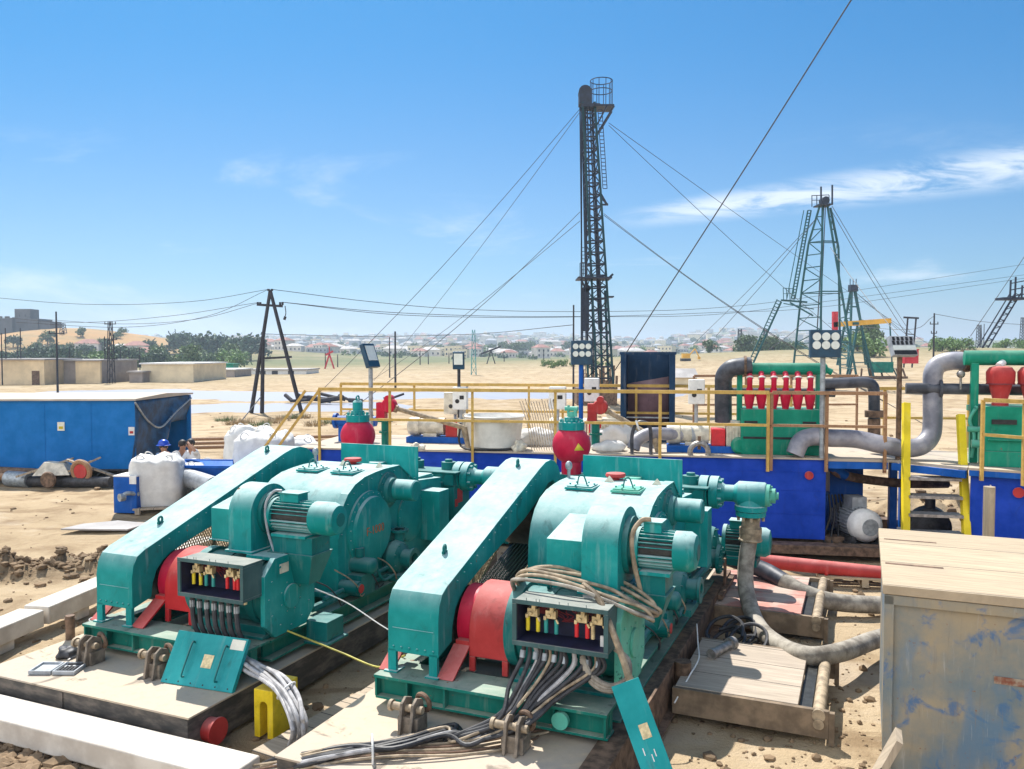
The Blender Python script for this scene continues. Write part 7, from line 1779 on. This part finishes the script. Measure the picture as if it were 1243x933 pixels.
m = MB(); m.bar((0, 0, 3.2), (-1, 0, 0), .3); m.bar((0, 0, 3.2), (1, 0, 0), .3); m.build('samson_post', M['pj_red'], t); m = MB(); m.bar((-.8, 0, 3.0), (.8, 0, 3.8), .4); m.bar((0, 0, 3.2), (0, 0, 4.8), .2); m.build('walking_beam', M['pj_red'], t)

# what lies beyond the single houses reads as one mass of roofs and scrub
rnd = random.Random(77); m = MB(); sc = MB()
for i in range(900):
    px = rnd.uniform(120, 1140) if i % 5 == 0 else rnd.uniform(280, 1000); Yt = 820 + 1300 * rnd.random() ** 1.2; p = at(px, 430, Yt); z = height(p.x, p.y)
    W, D, H = rnd.uniform(6, 15), rnd.uniform(6, 10), rnd.choice((3, 3.5, 4, 6, 7, 9)); g = rnd.choice((0, 0, 1.6, 2.2))
    m.m = rnd.choice((0, 0, 1, 4)); m.box(p.x - W / 2, p.y - D / 2, z - 3, p.x + W / 2, p.y + D / 2, z + H)
    m.m = rnd.choice((2, 3, 3, 1)); W += .8; D += .8
    if g: m.add([(p.x - W / 2, p.y - D / 2, z + H), (p.x + W / 2, p.y - D / 2, z + H), (p.x + W / 2, p.y + D / 2, z + H), (p.x - W / 2, p.y + D / 2, z + H), (p.x - W * .2, p.y, z + H + g), (p.x + W * .2, p.y, z + H + g)], [(0, 1, 5, 4), (2, 3, 4, 5), (0, 4, 3), (1, 2, 5)])
    else: m.box(p.x - W / 2, p.y - D / 2, z + H + .01, p.x + W / 2, p.y + D / 2, z + H + .4)
    m.m = 5
    for k in range(2): x = p.x - W * .3 + W * .5 * k; m.box(x, p.y - D / 2 + .3, z + 1, x + 1.2, p.y - D / 2 + .39, z + 2.4)
tag(m.build('far_town', [M['town_w'], M['town_g'], M['roof_red'], M['roof_grey'], M['plaster_w'], M['window']], smooth=False), 'hazy mass of small houses on the far slopes', 'town', None, 'stuff')
for i in range(950):
    px = rnd.uniform(100, 1140); Yt = 380 + 1500 * rnd.random() ** 1.1; p = at(px, 430, Yt); z = height(p.x, p.y); w_ = rnd.uniform(2.5, 7) * (1 + Yt / 1500); h_ = rnd.uniform(1.2, 3.2) * (1 + Yt / 2200)
    sc.m = rnd.choice((0, 0, 1))
    for k in range(34):
        a = rnd.uniform(0, 6.28); q = rnd.random() ** .5; c = Vector((p.x + math.cos(a) * q * w_ / 2, p.y + math.sin(a) * q * w_ / 2, z + h_ * rnd.random() * (1.05 - q * .6))); s_ = rnd.uniform(.35, .8) * (1 + Yt / 1200)
        u = Vector((rnd.gauss(0, 1), rnd.gauss(0, 1), rnd.gauss(0, 1))).normalized(); v = u.orthogonal().normalized(); w2 = u.cross(v)
        sc.add([c - v * s_, c + w2 * s_ * .7, c + v * s_, c - w2 * s_ * .7], [(0, 1, 2, 3)])
tag(sc.build('far_scrub', [M['leaf'], M['leaf_d']], smooth=False), 'hazy scrub and trees scattered over the far slopes', 'scrub', None, 'stuff')
# ================================================================== sky, sun, camera
SUN_EL, SUN_AZ = R(56), R(-20)      # azimuth measured from +Y towards +X
w = bpy.data.worlds.new('World'); scene.world = w; w.use_nodes = True
nt = w.node_tree; bg = nt.nodes['Background']; bg.inputs[1].default_value = .09
sky = nt.nodes.new('ShaderNodeTexSky'); sky.sky_type = 'NISHITA'; sky.sun_disc = False; sky.sun_elevation = SUN_EL; sky.sun_rotation = SUN_AZ
sky.air_density = 1.0; sky.dust_density = .6; sky.ozone_density = 2.5; sky.altitude = 0
tc = nt.nodes.new('ShaderNodeTexCoord'); sp = nt.nodes.new('ShaderNodeSeparateXYZ'); nt.links.new(tc.outputs['Generated'], sp.inputs[0])
ys = math_(nt, 'MAXIMUM', math_(nt, 'ABSOLUTE', sp.outputs[1], 0), .05)
u = math_(nt, 'DIVIDE', sp.outputs[0], ys); v = math_(nt, 'DIVIDE', sp.outputs[2], ys)
cb = nt.nodes.new('ShaderNodeCombineXYZ'); nt.links.new(u, cb.inputs[0]); nt.links.new(v, cb.inputs[1])
def mapped(sx, sy, rot):
    mpn = nt.nodes.new('ShaderNodeMapping'); mpn.inputs['Scale'].default_value = (sx, sy, 1); mpn.inputs['Rotation'].default_value = (0, 0, rot); nt.links.new(cb.outputs[0], mpn.inputs[0]); return mpn.outputs[0]
n1 = nz(nt, 1, 8, .62, mapped(7, 34, R(-8)), .9); n2 = nz(nt, 1, 8, .6, mapped(2.2, 9, R(-6)), .5)
# streak of cloud on the right
ln = math_(nt, 'ADD', math_(nt, 'MULTIPLY', u, .135), .142)
dv = math_(nt, 'ABSOLUTE', math_(nt, 'SUBTRACT', v, ln), 0)
wid = math_(nt, 'ADD', math_(nt, 'MULTIPLY', u, .024), .007)
band = ramp(nt, math_(nt, 'DIVIDE', dv, wid), 1.7, .1)
band = math_(nt, 'MULTIPLY', band, ramp(nt, u, .10, .24))
band = math_(nt, 'MULTIPLY', band, ramp(nt, n1, .34, .58))
# faint wisps lower down
low = math_(nt, 'MULTIPLY', math_(nt, 'MULTIPLY', ramp(nt, n2, .52, .70), ramp(nt, v, .30, .16)), .60)
hz = math_(nt, 'MULTIPLY', ramp(nt, v, .13, .0), .0)
fac = math_(nt, 'MINIMUM', math_(nt, 'ADD', math_(nt, 'ADD', math_(nt, 'MULTIPLY', band, .8), low), hz), .85)
fac = math_(nt, 'MULTIPLY', fac, ramp(nt, sp.outputs[1], .0, .1))
# unseen bright cloud banks added behind the camera as fill light
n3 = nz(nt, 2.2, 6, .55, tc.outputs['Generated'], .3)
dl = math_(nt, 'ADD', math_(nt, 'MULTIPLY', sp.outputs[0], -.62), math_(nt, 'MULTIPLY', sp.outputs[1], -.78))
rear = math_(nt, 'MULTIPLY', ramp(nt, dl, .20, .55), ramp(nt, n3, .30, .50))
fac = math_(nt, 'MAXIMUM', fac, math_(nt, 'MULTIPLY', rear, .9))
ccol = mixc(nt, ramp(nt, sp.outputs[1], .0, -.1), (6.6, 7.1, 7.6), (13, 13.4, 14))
# this day's air: the sky deepens to blue overhead and stays pale blue at the horizon
tint = mixc(nt, ramp(nt, v, .0, .10), (.47, .56, .80), (.34, .55, .72)); tint = mixc(nt, ramp(nt, v, .10, .42), tint, (.10, .51, .76))
mu = nt.nodes.new('ShaderNodeMix'); mu.data_type = 'RGBA'; mu.blend_type = 'MULTIPLY'; mu.inputs[0].default_value = 1
nt.links.new(sky.outputs[0], mu.inputs[6]); nt.links.new(tint, mu.inputs[7])
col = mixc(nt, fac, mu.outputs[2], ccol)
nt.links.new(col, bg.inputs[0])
sl = bpy.data.lights.new('sun', 'SUN'); sl.energy = 4.6; sl.angle = R(.5); sl.color = (1, .955, .88)
so = bpy.data.objects.new('sun', sl); COL.objects.link(so)
sd = Vector((math.sin(SUN_AZ) * math.cos(SUN_EL), math.cos(SUN_AZ) * math.cos(SUN_EL), math.sin(SUN_EL)))
so.rotation_euler = sd.to_track_quat('Z', 'Y').to_euler(); so.location = (0, 0, 60)
cam = bpy.data.cameras.new('camera'); cam.sensor_width = 36; cam.lens = FOC / 1243 * 36; cam.clip_end = 20000; cam.clip_start = .1
co = bpy.data.objects.new('camera', cam); COL.objects.link(co); co.location = (0, 0, CAM_H); co.rotation_euler = (PI / 2 - PITCH, 0, 0)
scene.camera = co
scene.view_settings.view_transform = 'Standard'; scene.view_settings.look = 'None'; scene.view_settings.gamma = 1; scene.view_settings.exposure = .80
scene.view_settings.use_curve_mapping = False
scene.cycles.max_bounces = 6; scene.cycles.volume_bounces = 0

# ------------------------------------------------------------------ haze over the plain
mh = bpy.data.materials.new('thin_haze'); mh.use_nodes = True; n_ = mh.node_tree; n_.nodes.clear()
ou = n_.nodes.new('ShaderNodeOutputMaterial'); pv = n_.nodes.new('ShaderNodeVolumePrincipled'); pv.inputs['Density'].default_value = .00044
pv.inputs['Color'].default_value = (.72, .86, 1, 1); pv.inputs['Anisotropy'].default_value = .35
n_.links.new(pv.outputs[0], ou.inputs['Volume'])
m = MB(); m.box(-7000, -7000, -4, 7000, 7000, 78); o = m.build('haze', mh, smooth=False); o['kind'] = 'stuff'
